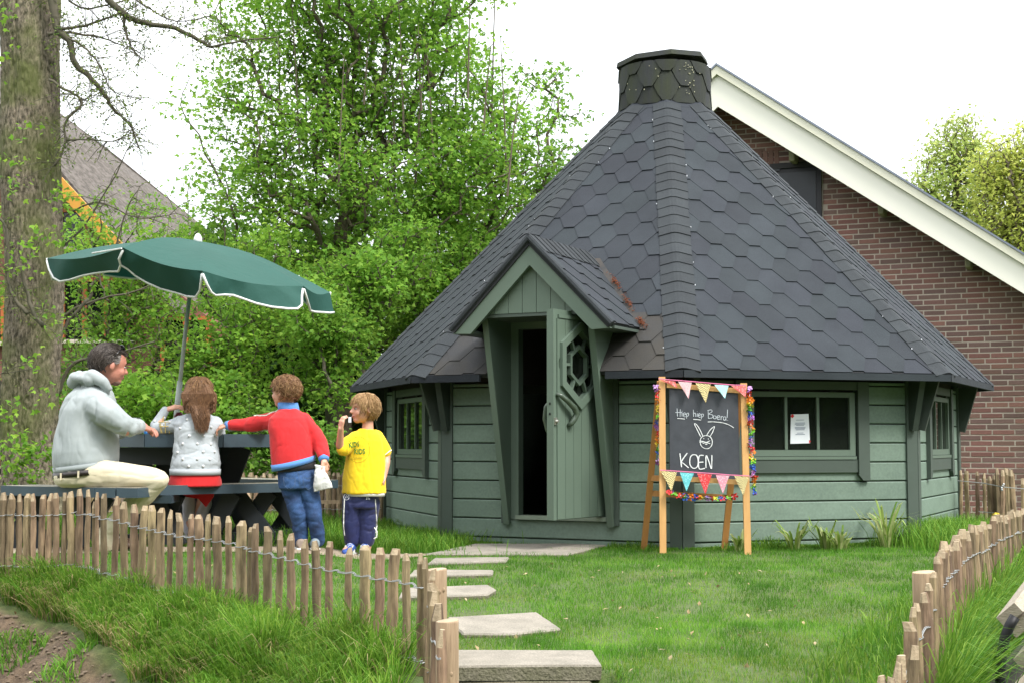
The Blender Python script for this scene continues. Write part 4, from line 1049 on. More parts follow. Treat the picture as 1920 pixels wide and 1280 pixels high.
# ------------------------------------------------------------------ things on the table
BLUEP = mat('blue_plastic', (.02, .16, .42), .35); GREENP = mat('green_plastic', (.02, .35, .10), .35)
tp = lambda px, Y, z=TZ: Vector((X(px, Y), Y, z + .002))
def cup(name, px, Y, r, h, m, label, cat):
    q = tp(px, Y); b = MB(); b.tube([q, q + ZU * h, q + ZU * h, q + ZU * .006], [r * .8, r, r * .9, r * .72], 14, False); b.add([q + Vector((r * .8 * math.cos(i * .448), r * .8 * math.sin(i * .448), .001)) for i in range(14)], [tuple(range(14))])
    return tag(b.build(name, m, None, True), label, cat)
g = cup('drinking_glass', 256, 9.78, .036, .11, CLEAR, "clear drinking glass on the table by the man's hands", 'glass')
cup('small_blue_tub', 276, 9.84, .022, .022, BLUEP, 'tiny blue tub standing on the table edge', 'tub')
cup('plastic_cup', 286, 9.86, .018, .04, GREENP, 'small green cup next to the tiny blue tub on the table', 'cup')
b = MB(); b.box(tp(318, 9.9) + ZU * .012, (.10, .12, .022)); tag(b.build('paper_plate', mat('pale_card', (.62, .55, .5), .7)), "pale card tray on the table at the girl's elbow", 'tray')
b = MB(); n_ = 10
q = [[tp(416, 9.85), tp(506, 9.9), tp(500, 10.2), tp(430, 10.2)]]
vs = []
for j in range(7):
    for i in range(15):
        u, v = i / 14, j / 6; p_ = q[0][0].lerp(q[0][1], u).lerp(q[0][3].lerp(q[0][2], u), v); p_ = p_ + ZU * (.012 + .022 * abs(math.sin(u * 5 + v * 3)) + random.uniform(0, .008)); vs.append(p_)
b.add(vs, [(j * 15 + i, j * 15 + i + 1, (j + 1) * 15 + i + 1, (j + 1) * 15 + i) for j in range(6) for i in range(14)])
tag(b.build('napkin', mat('pale_green_paper', (.62, .68, .40), .8, (.72, .74, .62), 8)), 'crumpled pale green and white paper on the table under the red boy\'s arm', 'paper')
b = MB(); q = tp(336, 9.95); b.tube([q, q + ZU * .13, q + ZU * .15], [.032, .034, .02], 12); tag(b.build('soft_drink', mat('dark_berry_drink', (.16, .03, .05), .3)), 'dark berry-coloured drink beaker behind the girl\'s hand', 'drink')
bk_ = empty('snack_basket', tp(313, 9.75), 'tiny yellow wire basket between the girl\'s arms', 'basket')
b = MB(); q = tp(313, 9.75, TZ + .02)
YW = mat('yellow_wire', (.55, .40, .10), .5)
for z in (.03, .06):
    b.tube([q + Vector((.05 * math.cos(a / 8 * 6.283), .035 * math.sin(a / 8 * 6.283), z)) for a in range(9)], .003, 5)
b.build('rim', YW, bk_)
b = MB()
for i in range(8): a = i / 8 * 6.283; b.tube([q + Vector((.035 * math.cos(a), .025 * math.sin(a), -.015)), q + Vector((.05 * math.cos(a), .035 * math.sin(a), .06))], .0025, 4)
b.tube([q + Vector((-.02, -.02, .06)), q + Vector((-.015, -.02, .1))], .003, 4); b.build('wire_sides', YW, bk_)

# ------------------------------------------------------------------ parasol
TEAL = mat('green_parasol_cloth', (.013, .080, .063), .8, (.011, .068, .053), 2.5, amt=.5, bump=.25, bscale=14, bdist=.02)
def translucent(m, f, k=1.6):
    t = m.node_tree; b = t.nodes['Principled BSDF']; src = b.inputs['Base Color'].links[0].from_socket; tr = N(t, 'BsdfTranslucent'); h = N(t, 'HueSaturation'); h.inputs['Value'].default_value = k
    t.links.new(src, h.inputs['Color']); t.links.new(h.outputs['Color'], tr.inputs['Color']); ms = N(t, 'MixShader'); ms.inputs[0].default_value = f
    t.links.new(b.outputs[0], ms.inputs[1]); t.links.new(tr.outputs[0], ms.inputs[2]); t.links.new(ms.outputs[0], t.nodes['Material Output'].inputs['Surface'])
translucent(TEAL, .18)
TRIM = mat('white_piping', (.75, .77, .76), .6)
ALU = mat('grey_green_pole', (.42, .46, .43), .4)
ps = empty('parasol', (X(327, 10.4), 10.4, GZ), 'tilted dark green garden parasol with white piping over the picnic table', 'parasol')
Yc = 10.35
hub = P(371, 452, Yc)
# rim vertices: pixel + depth, then the far ones from the octagon
R_ = 1.04
rim_px = {0: (88, 489, Yc + .15), 1: (230, 469, Yc - .80), 2: (380, 513, Yc - 1.02), 3: (569, 541, Yc - .62), 4: (619, 553, Yc - .1)}
rim = {k: P(*v) for k, v in rim_px.items()}
rim[5] = P(560, 522, Yc + .72); rim[6] = P(372, 488, Yc + 1.0); rim[7] = P(170, 480, Yc + .75)
def canopy_pt(k, f):
    """point on rib k (or between ribs for fractional k) at radius fraction f, with a little sag between ribs"""
    i = int(math.floor(k)) % 8; j = (i + 1) % 8; u = k - math.floor(k)
    e = rim[i].lerp(rim[j], u); q = hub.lerp(e, f); arch = .055 * math.sin(math.pi * f * .9) - .10 * math.sin(math.pi * u) * f * .35
    return q + ZU * arch
for i in range(8):
    b = MB(); nu, nv = 8, 8; vs = []
    for a in range(nu + 1):
        for c in range(nv + 1): vs.append(canopy_pt(i + a / nu * .9999, c / nv))
    b.add(vs, [(a * (nv + 1) + c, a * (nv + 1) + c + 1, (a + 1) * (nv + 1) + c + 1, (a + 1) * (nv + 1) + c) for a in range(nu) for c in range(nv)])
    b.build('canopy_panel', TEAL, ps, True)
dn_ = {0: (105, 527), 1: (222, 508), }
vals = {0: [(88, 489), (92, 505), (100, 521), (112, 528), (130, 525), (155, 517), (180, 512), (205, 509), (222, 509), (229, 490), (230, 470)],
        1: [(230, 470), (223, 486), (226, 497), (240, 505), (255, 518), (275, 530), (300, 541), (330, 549), (352, 556), (367, 557), (375, 545), (377, 528), (379, 514)],
        2: [(380, 514), (388, 533), (396, 548), (404, 554), (420, 553), (437, 554), (455, 560), (480, 569), (510, 576), (540, 579), (558, 579), (566, 572), (566, 555), (568, 542)],
        3: [(570, 543), (576, 562), (582, 583), (590, 585), (605, 586), (618, 587), (626, 586)]}
for i in range(4):
    a, c = rim[i], rim[i + 1]; ptsx = vals[i]; n_ = len(ptsx); top = []; bot = []
    for j, (px, py) in enumerate(ptsx):
        u = j / (n_ - 1); e = canopy_pt(i + min(u, .9999), 1.0); Yb = e.y + (.20 * math.sin(math.pi * min(1, max(0, u * 1.1))) if i < 2 else -.02 if i == 2 else .02)
        top.append(e); bot.append(P(px, py, Yb))
    b = MB(); mid = [t_.lerp(q_, .5) + Vector((0, .02 * math.sin(j * 1.7), 0)) for j, (t_, q_) in enumerate(zip(top, bot))]
    b.add(top + mid + bot, [(j, j + 1, n_ + j + 1, n_ + j) for j in range(n_ - 1)] + [(n_ + j, n_ + j + 1, 2 * n_ + j + 1, 2 * n_ + j) for j in range(n_ - 1)])
    b.build('valance', TEAL, ps, True)
    b = MB(); b.tube(bot, .0085, 6); b.build('piping', TRIM, ps, True)
for i in range(4, 8):
    b = MB(); n_ = 9; top = [canopy_pt(i + min(j / 8, .9999), 1.0) for j in range(n_)]; bot = [v - ZU * (.15 * min(1, 4 * math.sin(math.pi * j / 8))) for j, v in enumerate(top)]
    b.add(top + bot, [(j, j + 1, n_ + j + 1, n_ + j) for j in range(n_ - 1)]); b.build('valance', TEAL, ps, True)
    b = MB(); b.tube(bot, .0085, 6); b.build('piping', TRIM, ps, True)
for i in range(8):
    b = MB(); b.tube([canopy_pt(i, f) - ZU * .018 for f in (.02, .3, .6, .85, .99)], .006, 5); b.build('rib', ALU, ps, True)
b = MB(); b.tube([P(173, 475, Yc - .5) , P(228, 466, Yc - .82)], .006, 5); b.build('white_rod', TRIM, ps)
b = MB(); b.tube([hub - ZU * .02, hub + ZU * .02, hub + ZU * .045, hub + ZU * .055], [.034, .03, .018, .006], 12); b.build('finial', TRIM, ps, True)
b = MB(); knee = P(357, 540, Yc); low = P(333, 755, 10.38)
b.tube([hub - ZU * .03, knee], .014, 10); b.build('upper_pole', ALU, ps, True)
b = MB(); base_ = low + (low - knee) * (.72 / (knee.z - low.z)); base_.z = GZ; b.tube([knee, low], .0145, 10); b.build('pole', ALU, ps, True)
b = MB(); b.tube([low + (knee - low).normalized() * .16, low, base_], .021, 10); b.tube([low + Vector((.02, -.01, .08)), low + Vector((.05, -.01, .085)), low + Vector((.045, -.01, .06))], .006, 6); b.build('lower_pole', ALU, ps, True)

# ------------------------------------------------------------------ chalkboard easel
ea = empty('chalkboard_easel', (X(1300, 9.75), 9.8, 0), 'standing wooden easel with a black chalkboard, chalked greeting and rabbit', 'easel')
FLb, FLt = P(1243, 1036, 9.75), P(1241, 706, 9.83); FRb, FRt = P(1402, 1043, 9.7), P(1394, 718, 9.78)
BLb, BRb = P(1207, 1029, 10.16), P(1357, 1036, 10.1); BLt, BRt = FLt + Vector((-.008, .05, -.03)), FRt + Vector((-.01, .05, -.03))
for a, c, m_ in ((FLb, FLt, PINE), (FRb, FRt, PINE)):
    b = MB(); b.beam(a, c, .044, .03, up=(0, 1, 0)); b.build('front_leg', m_, ea)
for a, c in ((BLb, BLt), (BRb, BRt)):
    b = MB(); b.beam(a, c, .042, .028, up=(0, 1, 0)); b.build('back_leg', PINE_D, ea)
def ef(u, v, h=0):
    """point on the board plane: u across 0..1 between front legs, v pixel-height fraction 0(top)..1(foot)"""
    return FLt.lerp(FLb, v).lerp(FRt.lerp(FRb, v), u) + Vector((0, -h, 0))
for v in (.045, .575): b = MB(); b.beam(ef(.06, v, -.002), ef(.95, v, -.002), .022, .034, up=(0, 0, 1)); b.build('rail', PINE, ea)
b = MB(); b.beam(BLb.lerp(BLt, .34), BRb.lerp(BRt, .34), .018, .04); b.build('rail', PINE_D, ea)
b = MB(); b.beam(BLb.lerp(BLt, .43), BLb.lerp(BLt, .43) + Vector((.14, -.12, 0)), .018, .04); b.build('rail', PINE_D, ea)
bl = MB(); q = [ef(.09, .06), ef(.93, .06), ef(.93, .565), ef(.09, .565)]; bl.add(q[::-1] + [v + Vector((0, .012, 0)) for v in q[::-1]], [(0, 1, 2, 3), (7, 6, 5, 4), (0, 4, 5, 1), (1, 5, 6, 2), (2, 6, 7, 3), (3, 7, 4, 0)])
CHB = mat('chalkboard', (.024, .029, .038), .75, (.048, .053, .063), 4.5, amt=.55, bump=.05, fine=20, detail=8)
bdo = bl.build('chalkboard', CHB, ea)
# chalk strokes: coordinates measured on the board, mapped onto its plane
ZB = [(318, 165), (962, 205), (980, 950), (320, 908)]     # board corners in drawing units
Q = [ef(.09, .035), ef(.93, .035), ef(.93, .565), ef(.09, .565)]
def cb(x, y):
    # invert the bilinear patch by a few Newton steps
    u, v = .5, .5
    for _ in range(6):
        px = (1 - u) * (1 - v) * ZB[0][0] + u * (1 - v) * ZB[1][0] + u * v * ZB[2][0] + (1 - u) * v * ZB[3][0]
        py = (1 - u) * (1 - v) * ZB[0][1] + u * (1 - v) * ZB[1][1] + u * v * ZB[2][1] + (1 - u) * v * ZB[3][1]
        u += (x - px) / 648; v += (y - py) / 744
    return Q[0].lerp(Q[1], u).lerp(Q[3].lerp(Q[2], u), v) + Vector((0, -.004, 0))
CHALK = mat('white_chalk', (.78, .80, .80), .95, (.5, .53, .55), 260, amt=.7)
CHALKT = mat('thin_chalk', (.58, .62, .66), .95, (.30, .34, .38), 260, amt=.7)
def stroke(b, pts, w=.0042, sub=4):
    P_ = []
    for i in range(len(pts) - 1):
        p0 = pts[max(i - 1, 0)]; p1 = pts[i]; p2 = pts[i + 1]; p3 = pts[min(i + 2, len(pts) - 1)]
        n_ = sub if len(pts) > 2 else 1
        for k in range(n_):
            t_ = k / n_; f = lambda a: .5 * (2 * p1[a] + (p2[a] - p0[a]) * t_ + (2 * p0[a] - 5 * p1[a] + 4 * p2[a] - p3[a]) * t_ ** 2 + (-p0[a] + 3 * p1[a] - 3 * p2[a] + p3[a]) * t_ ** 3)
            P_.append(cb(f(0), f(1)))
    P_.append(cb(*pts[-1]))
    n_ = len(P_); vs = []
    for i, p in enumerate(P_):
        d = (P_[min(i + 1, n_ - 1)] - P_[max(i - 1, 0)]).normalized(); s_ = Vector((-d.z, 0, d.x)) * w / 2 * random.uniform(.8, 1.2)
        vs += [p - s_, p + s_]
    b.add(vs, [(2 * i, 2 * i + 2, 2 * i + 3, 2 * i + 1) for i in range(n_ - 1)])
def word(strokes, m, w=.0042):
    b = MB()
    for s in strokes: stroke(b, s, w)
    return b.build('chalk_writing', m, bdo)
word([[(390, 365), (393, 430)], [(420, 372), (418, 432)], [(374, 398), (438, 396)], [(437, 400), (436, 430)], [(438, 385), (438, 388)],
      [(449, 418), (468, 414), (466, 402), (454, 402), (448, 418), (456, 432), (471, 430)], [(480, 405), (479, 446)], [(480, 408), (496, 402), (499, 418), (491, 428), (481, 426)]], CHALKT)
word([[(543, 375), (545, 432)], [(545, 410), (562, 402), (566, 432)], [(580, 405), (579, 433)], [(580, 388), (580, 391)],
      [(590, 424), (608, 418), (604, 407), (593, 410), (590, 425), (599, 437), (612, 433)], [(620, 410), (618, 452)], [(620, 412), (636, 410), (638, 424), (628, 434), (619, 430)]], CHALKT)
word([[(682, 380), (684, 446)], [(676, 382), (712, 376), (718, 392), (688, 410), (724, 418), (722, 440), (684, 446)],
      [(748, 424), (732, 428), (734, 446), (752, 448), (757, 434), (748, 424)], [(766, 440), (790, 434), (786, 424), (770, 426), (766, 444), (776, 454), (792, 450)],
      [(803, 428), (803, 458)], [(803, 438), (812, 430), (822, 430)], [(846, 434), (830, 434), (824, 450), (834, 462), (846, 452), (848, 434), (850, 464)], [(864, 375), (860, 440)], [(864, 460), (865, 463)]], CHALKT)
word([[(392, 446), (430, 447), (463, 451)], [(541, 453), (580, 455), (616, 459)], [(678, 474), (740, 474), (820, 482), (880, 500), (923, 523)]], CHALK, .0045)
word([[(632, 590), (612, 550), (580, 503), (558, 487), (554, 494), (575, 530), (610, 592)], [(664, 588), (700, 540), (735, 513), (740, 518), (722, 560), (695, 597)],
      [(660, 583), (625, 594), (608, 620), (612, 660), (640, 685), (680, 690), (712, 668), (720, 630), (702, 596), (664, 582)],
      [(640, 604), (641, 612)], [(683, 608), (684, 616)], [(630, 632), (665, 640), (700, 650)], [(630, 648), (662, 640), (700, 626)], [(598, 628), (640, 632)], [(598, 640), (636, 637)],
      [(655, 652), (662, 656), (674, 652)], [(652, 638), (664, 644), (678, 638)]], CHALK, .0048)
word([[(415, 726), (422, 780), (430, 836)], [(484, 724), (430, 790), (450, 808), (496, 842)],
      [(534, 738), (512, 760), (508, 810), (530, 842), (560, 846), (582, 826), (586, 780), (570, 742), (534, 738)],
      [(640, 744), (598, 748), (590, 800), (598, 852), (650, 848)], [(592, 800), (636, 797)],
      [(660, 845), (662, 745), (690, 800), (712, 852), (716, 742)]], CHALK, .0068)
# bunting: two strings of cloth pennants
PINK = mat('pink_cord', (.75, .20, .36), .7)
def dots(name, c, c2, sc):
    m, t, b = nodes(name); L = t.links.new; g = N(t, 'NewGeometry'); v = N(t, 'TexVoronoi', Scale=sc); L(g.outputs['Position'], v.inputs['Vector'])
    r = N(t, 'ValToRGB'); r.color_ramp.elements[0].position = .35; r.color_ramp.elements[1].position = .42; r.color_ramp.elements[0].color = col4(c2); r.color_ramp.elements[1].color = col4(c)
    L(v.outputs['Distance'], r.inputs['Fac']); L(r.outputs['Color'], b.inputs['Base Color']); b.inputs['Roughness'].default_value = .8; return m
def zig(name, c, c2, sc):
    m, t, b = nodes(name); L = t.links.new; g = N(t, 'NewGeometry'); v = N(t, 'TexWave', Scale=sc, Distortion=3.); v.bands_direction = 'DIAGONAL'; v.inputs['Detail Scale'].default_value = 2; L(g.outputs['Position'], v.inputs['Vector'])
    r = N(t, 'ValToRGB'); r.color_ramp.elements[0].position = .25; r.color_ramp.elements[1].position = .4; r.color_ramp.elements[0].color = col4(c2); r.color_ramp.elements[1].color = col4(c)
    L(v.outputs['Fac'], r.inputs['Fac']); L(r.outputs['Color'], b.inputs['Base Color']); b.inputs['Roughness'].default_value = .8; return m
F_CORAL = dots('coral_cloth', (.70, .14, .13), (.72, .35, .33), 90); F_PALE = dots('pale_pink_cloth', (.74, .50, .52), (.70, .40, .45), 90)
F_GOLD = zig('gold_zigzag_cloth', (.72, .62, .30), (.20, .15, .08), 42); F_TURQ = dots('turquoise_cloth', (.12, .48, .52), (.25, .62, .65), 80); F_AQUA = dots('pale_aqua_cloth', (.42, .70, .72), (.5, .76, .78), 80)
F_RED = dots('red_cloth', (.62, .04, .05), (.7, .2, .2), 80); F_ROSE = dots('rose_cloth', (.68, .28, .36), (.78, .5, .55), 90)
def zp(x, y, h=.03):      # drawing units -> point slightly in front of the easel legs
    px, py = 1180 + x / 4.573, 680 + y / 4.573; return hit(px, py, FLt + Vector((0, -h, 0)), EN)
EN = (FRt - FLt).cross(FLb - FLt).normalized()
def bunting(label, cord, flags):
    e = empty('bunting', zp(*cord[0]), label, 'bunting', 'bunting strings on the easel')
    b = MB(); b.tube([zp(*c) for c in cord], .0035, 5); b.build('cord', PINK, e)
    for pts, m in flags:
        a, c, d = [zp(*p, .034 + random.uniform(0, .006)) for p in pts]; b = MB(); vs = []; k = 6
        for i in range(k + 1):
            f = i / k; l_, r_ = a.lerp(d, f), c.lerp(d, f)
            for j in range(4):
                w_ = l_.lerp(r_, j / 3); vs.append(w_ + Vector((0, .006 * math.sin(j * 1.9 + f * 5), 0)))
        vs2 = [v + Vector((0, .0015, 0)) for v in vs]
        b.add(vs + vs2, [(i * 4 + j, (i + 1) * 4 + j, (i + 1) * 4 + j + 1, i * 4 + j + 1) for i in range(k) for j in range(3)] + [((k + 1) * 4 + i * 4 + j, (k + 1) * 4 + i * 4 + j + 1, (k + 1) * 4 + (i + 1) * 4 + j + 1, (k + 1) * 4 + (i + 1) * 4 + j) for i in range(k) for j in range(3)])
        b.build('pennant', m, e, True)
bunting('bunting string of five pennants along the top of the chalkboard', [(250, 132), (330, 142), (560, 160), (760, 178), (900, 188), (1003, 190)],
        [([(258, 142), (395, 158), (410, 210)], F_CORAL), ([(418, 158), (535, 166), (508, 305)], F_PALE), ([(568, 170), (698, 182), (655, 342)], F_GOLD), ([(728, 184), (852, 192), (820, 303)], F_AQUA), ([(872, 192), (1002, 200), (998, 292)], F_CORAL)])
bunting('bunting string of five patterned pennants under the chalkboard', [(262, 916), (480, 930), (700, 945), (860, 958), (1028, 966)],
        [([(270, 924), (408, 934), (362, 1098)], F_GOLD), ([(434, 936), (554, 944), (490, 1098)], F_TURQ), ([(582, 944), (708, 954), (652, 1124)], F_RED), ([(742, 958), (858, 964), (802, 1118)], F_ROSE), ([(898, 966), (1026, 976), (978, 1135)], F_GOLD)])
# flower garland: side strings and a swag
GC = {n: mat('garland_' + n, c, .75, rnd=.1) for n, c in dict(red=(.62, .03, .03), orange=(.80, .23, .02), yellow=(.80, .58, .05), green=(.16, .50, .03), blue=(.03, .12, .55), violet=(.38, .13, .50), lilac=(.62, .36, .70)).items()}
def flower_mesh(m):
    b = MB(); 
    for k in range(7):
        a = k / 7 * 6.283; c_, s_ = math.cos(a), math.sin(a); r0, r1 = .006, .024; pr = (-s_ * .010, c_ * .010)
        z = random.uniform(-.008, .008); p = [(c_ * r0, s_ * r0, 0), (c_ * r1 * .7 + pr[0], s_ * r1 * .7 + pr[1], z + .003), (c_ * r1, s_ * r1, z - .004), (c_ * r1 * .7 - pr[0], s_ * r1 * .7 - pr[1], z + .003)]
        b.add(p, [(0, 1, 2, 3)])
    b.ball((0, 0, 0), .007, 6, 4); return b.mesh('garland_flower', m)
FM = {n: [flower_mesh(m) for _ in range(2)] for n, m in GC.items()}
def garland(label, pts, order, n):
    e = empty('flower_garland', pts[0], label, 'garland', 'paper flower garlands on the easel'); b = MB(); b.tube(pts, .002, 4); b.build('cord', PAPER, e)
    ln = [0]
    for a, c in zip(pts, pts[1:]): ln.append(ln[-1] + (c - a).length)
    for i in range(n):
        s = ln[-1] * i / (n - 1); j = max(k for k in range(len(ln) - 1) if ln[k] <= s + 1e-9); f = (s - ln[j]) / (ln[j + 1] - ln[j]); q = pts[j].lerp(pts[j + 1], min(f, 1))
        nm = order[i % len(order)]; o_ = bpy.data.objects.new('garland_flower', random.choice(FM[nm])); COL.objects.link(o_); o_.parent = e; o_.matrix_parent_inverse = parent_inv(e)
        o_.location = q + Vector((random.gauss(0, .005), random.gauss(0, .006), 0)); o_.rotation_euler = (random.gauss(.5, .5), random.gauss(0, .5), random.uniform(0, 6)); s_ = random.uniform(.8, 1.25); o_.scale = (s_, s_, s_)
RB = ['lilac', 'violet', 'red', 'red', 'orange', 'orange', 'yellow', 'yellow', 'green', 'green', 'blue', 'blue', 'violet', 'lilac', 'red', 'orange', 'orange', 'yellow', 'green', 'green', 'blue', 'violet']
def gp(x, y, dy): px, py = 1180 + x / 4.573, 680 + y / 4.573; return P(px, py, dy)
garland('rainbow flower garland hanging down the right side of the easel', [gp(1028, 215, 9.75), gp(1038, 420, 9.74), gp(1046, 650, 9.74), gp(1052, 800, 9.74), gp(1064, 950, 9.74), gp(1068, 1120, 9.74)], RB, 44)
garland('rainbow flower garland hanging on the left side of the easel', [gp(240, 200, 9.80), gp(244, 380, 9.82), gp(246, 500, 9.83), gp(250, 640, 9.84), gp(254, 860, 9.84)], RB, 24)
garland('rainbow flower swag strung between the easel legs below the board', [gp(335, 1100, 9.74), gp(420, 1135, 9.72), gp(540, 1150, 9.72), gp(680, 1155, 9.72), gp(820, 1160, 9.72), gp(915, 1140, 9.72)], ['red', 'violet', 'green', 'green', 'red', 'red', 'green', 'blue', 'orange', 'red', 'blue', 'red', 'orange', 'yellow', 'blue', 'lilac', 'red', 'yellow', 'green', 'blue'], 26)

# ------------------------------------------------------------------ notice in the hut window
o_, t_, n_ = side(0)
def wpx(px, py, h): return hit(px, py, o_ + n_ * h, n_)
q = [wpx(1482, 831, .016), wpx(1519, 830, .016), wpx(1516, 775, .016), wpx(1483, 776, .016)]
b = MB(); b.add(q + [v - n_ * .002 for v in q], [(0, 1, 2, 3), (7, 6, 5, 4), (0, 4, 5, 1), (1, 5, 6, 2), (2, 6, 7, 3), (3, 7, 4, 0)])
no = tag(b.build('paper_notice', PAPER), 'white printed paper notice taped inside the wide hut window', 'notice')
b = MB(); INK = mat('grey_print', (.20, .24, .34), .8)
for i, (w_, y) in enumerate(((.5, .80), (.62, .70), (.66, .66), (.5, .62), (.68, .55), (.64, .51), (.55, .47), (.4, .36), (.6, .31))):
    a = q[3].lerp(q[0], 1 - y).lerp(q[2].lerp(q[1], 1 - y), .5); u_ = (q[1] - q[0]).normalized(); b.beam(a - u_ * w_ * .065 + n_ * .0018, a + u_ * w_ * .065 + n_ * .0018, .001, .0035)
b.build('printed_lines', INK, no)
b = MB()
for a in (q[3], q[1]): b.box(a + n_ * .002 + (Vector((.01, 0, -.012)) if a is q[3] else Vector((-.01, 0, .012))), (.02, .002, .022), Matrix.Rotation(.7, 3, 'Y'))
b.build('red_tape', GC['red'], no)
# ------------------------------------------------------------------ park bench at the right edge
pb = empty('park_bench', P(1900, 1280, 5.6), 'weathered wooden bench with black tubular arm at the lower right corner', 'bench')
SLAT = mat('weathered_bench_slat', (.38, .33, .26), .8, (.27, .23, .17), 30, stretch=(1, .3, 4), amt=.5, bump=.6, bscale=70)
for a, c in (((1893, 1152, 5.0), (1990, 1020, 6.0)), ((1914, 1172, 5.0), (2010, 1045, 6.0)), ((1925, 1230, 4.95), (2030, 1090, 6.0))):
    b = MB(); p0, p1 = P(*a), P(*c); b.beam(p0, p1, .042, .085, up=(.75, 0, .65)); b.build('slat', SLAT, pb)
b = MB(); arc = [(1903, 1155), (1893, 1172), (1884, 1195), (1878, 1225), (1875, 1260), (1877, 1310), (1880, 1360)]
b.tube([P(px, py, 4.9) for px, py in arc], .018, 10); b.build('arm', DARKIRON, pb, True)
b = MB(); b.tube([P(1985, 1040, 5.9) + Vector((.02, 0, -.06)), P(1975, 1080, 5.85), P(1968, 1140, 5.85), P(1972, 1260, 5.85)], .018, 10); b.build('arm', DARKIRON, pb, True)
b = MB(); b.beam(P(1850, 1310, 5.1), P(1960, 1180, 5.7), .03, .08); b.build('stretcher', mat('dark_bench_wood', (.05, .045, .035), .8), pb)
for i in range(3):
    b = MB(); b.beam(P(1900 + i * 16, 1290, 5.4) , P(2000 + i * 16, 1190, 6.4), .07, .03); b.build('seat_slat', SLAT, pb)
# ------------------------------------------------------------------ red bench / table far left
rbn = empty('red_picnic_bench', P(8, 900, 15.5), 'dark red park table with slatted top at the far left behind the trunk', 'table')
REDW = mat('dark_red_paint', (.16, .025, .02), .5)
for i in range(5):
    b = MB(); b.beam(P(-60, 833 + i * 5, 15.9 - i * .1), P(23, 833 + i * 5, 15.9 - i * .1), .09, .022); b.build('slat', mat('grey_slat', (.28, .24, .20), .8), rbn)
b = MB(); b.beam(P(-60, 866, 15.3), P(24, 866, 15.3), .05, .07); b.build('rail', REDW, rbn)
for px in (-20, 18): b = MB(); b.beam(P(px, 862, 15.3), P(px, 915, 15.3), .055, .055); b.build('leg', REDW, rbn)
b = MB(); b.beam(P(-30, 912, 15.4), P(15, 870, 15.4), .04, .04); b.build('brace', DARKIRON, rbn)
# ------------------------------------------------------------------ leaves, trees, grass
def np_mesh(name, V, Fq, nper, m, attr=None, attrname='rnd', smooth=False):
    """V (n,3); Fq flat loop indices, nper loops per face (int)"""
    me = bpy.data.meshes.new(name); nf = len(Fq) // nper
    me.vertices.add(len(V)); me.vertices.foreach_set('co', np.ascontiguousarray(V, dtype=np.float32).ravel())
    me.loops.add(len(Fq)); me.loops.foreach_set('vertex_index', np.ascontiguousarray(Fq, dtype=np.int32))
    me.polygons.add(nf); me.polygons.foreach_set('loop_start', np.arange(nf, dtype=np.int32) * nper)
    me.polygons.foreach_set('loop_total', np.full(nf, nper, dtype=np.int32))
    if attr is not None:
        a = me.attributes.new(attrname, 'FLOAT', 'POINT'); a.data.foreach_set('value', np.ascontiguousarray(attr, dtype=np.float32))
    me.materials.append(m); me.update(calc_edges=True); return me
MAPLE_V = np.array([(0, 0, 0), (.30, .12, .04), (.50, .42, -.03), (.22, .46, .03), (0, 1.0, -.06), (-.22, .46, .03), (-.50, .42, -.03), (-.30, .12, .04)])
MAPLE_F = np.array([(0, 1, 3), (1, 2, 3), (0, 3, 4), (0, 4, 5), (5, 6, 7), (0, 5, 7)])
OVAL_V = np.array([(0, 0, 0), (.26, .45, .06), (0, 1, -.05), (-.26, .45, .06)]); OVAL_F = np.array([(0, 1, 2), (0, 2, 3)])
def leaves(name, cen, size, m, parent, shape='maple', droop=.5, rnd=None, face_up=.5):
    n = len(cen); TV, TF = (MAPLE_V, MAPLE_F) if shape == 'maple' else (OVAL_V, OVAL_F)
    s = size * rng.uniform(.6, 1.3, n)
    # leaf axis: outward random and drooping; normal biased upwards
    ax = rng.normal(0, 1, (n, 3)); ax[:, 2] = ax[:, 2] * .5 - droop; ax /= np.linalg.norm(ax, axis=1)[:, None]
    nn = rng.normal(0, 1, (n, 3)) * (1 - face_up); nn[:, 2] += face_up * 1.4; nn -= ax * (nn * ax).sum(1)[:, None]; nn /= np.linalg.norm(nn, axis=1)[:, None] + 1e-9
    sd_ = np.cross(ax, nn)
    V = cen[:, None, :] + s[:, None, None] * (TV[None, :, 0, None] * sd_[:, None, :] + TV[None, :, 1, None] * ax[:, None, :] + TV[None, :, 2, None] * nn[:, None, :])
    k = len(TV); Fi = (TF[None] + (np.arange(n) * k)[:, None, None]).reshape(-1)
    r_ = rng.random(n) if rnd is None else rnd
    me = np_mesh(name, V.reshape(-1, 3), Fi, 3, m, np.repeat(r_, k)); return link(name, me, None, parent)
def in_ell(ells, n, surf=.0):
    """points in a union of ellipsoids, weight by volume; surf pushes outwards"""
    vols = np.array([e[1][0] * e[1][1] * e[1][2] for e in ells]); ch = rng.choice(len(ells), n, p=vols / vols.sum()); out = []
    d = rng.normal(0, 1, (n, 3)); d /= np.linalg.norm(d, axis=1)[:, None]; r = rng.random(n) ** (1 / (3 + surf * 6))
    C_ = np.array([tuple(e[0]) for e in ells])[ch]; R_ = np.array([e[1] for e in ells])[ch]
    return C_ + d * r[:, None] * R_
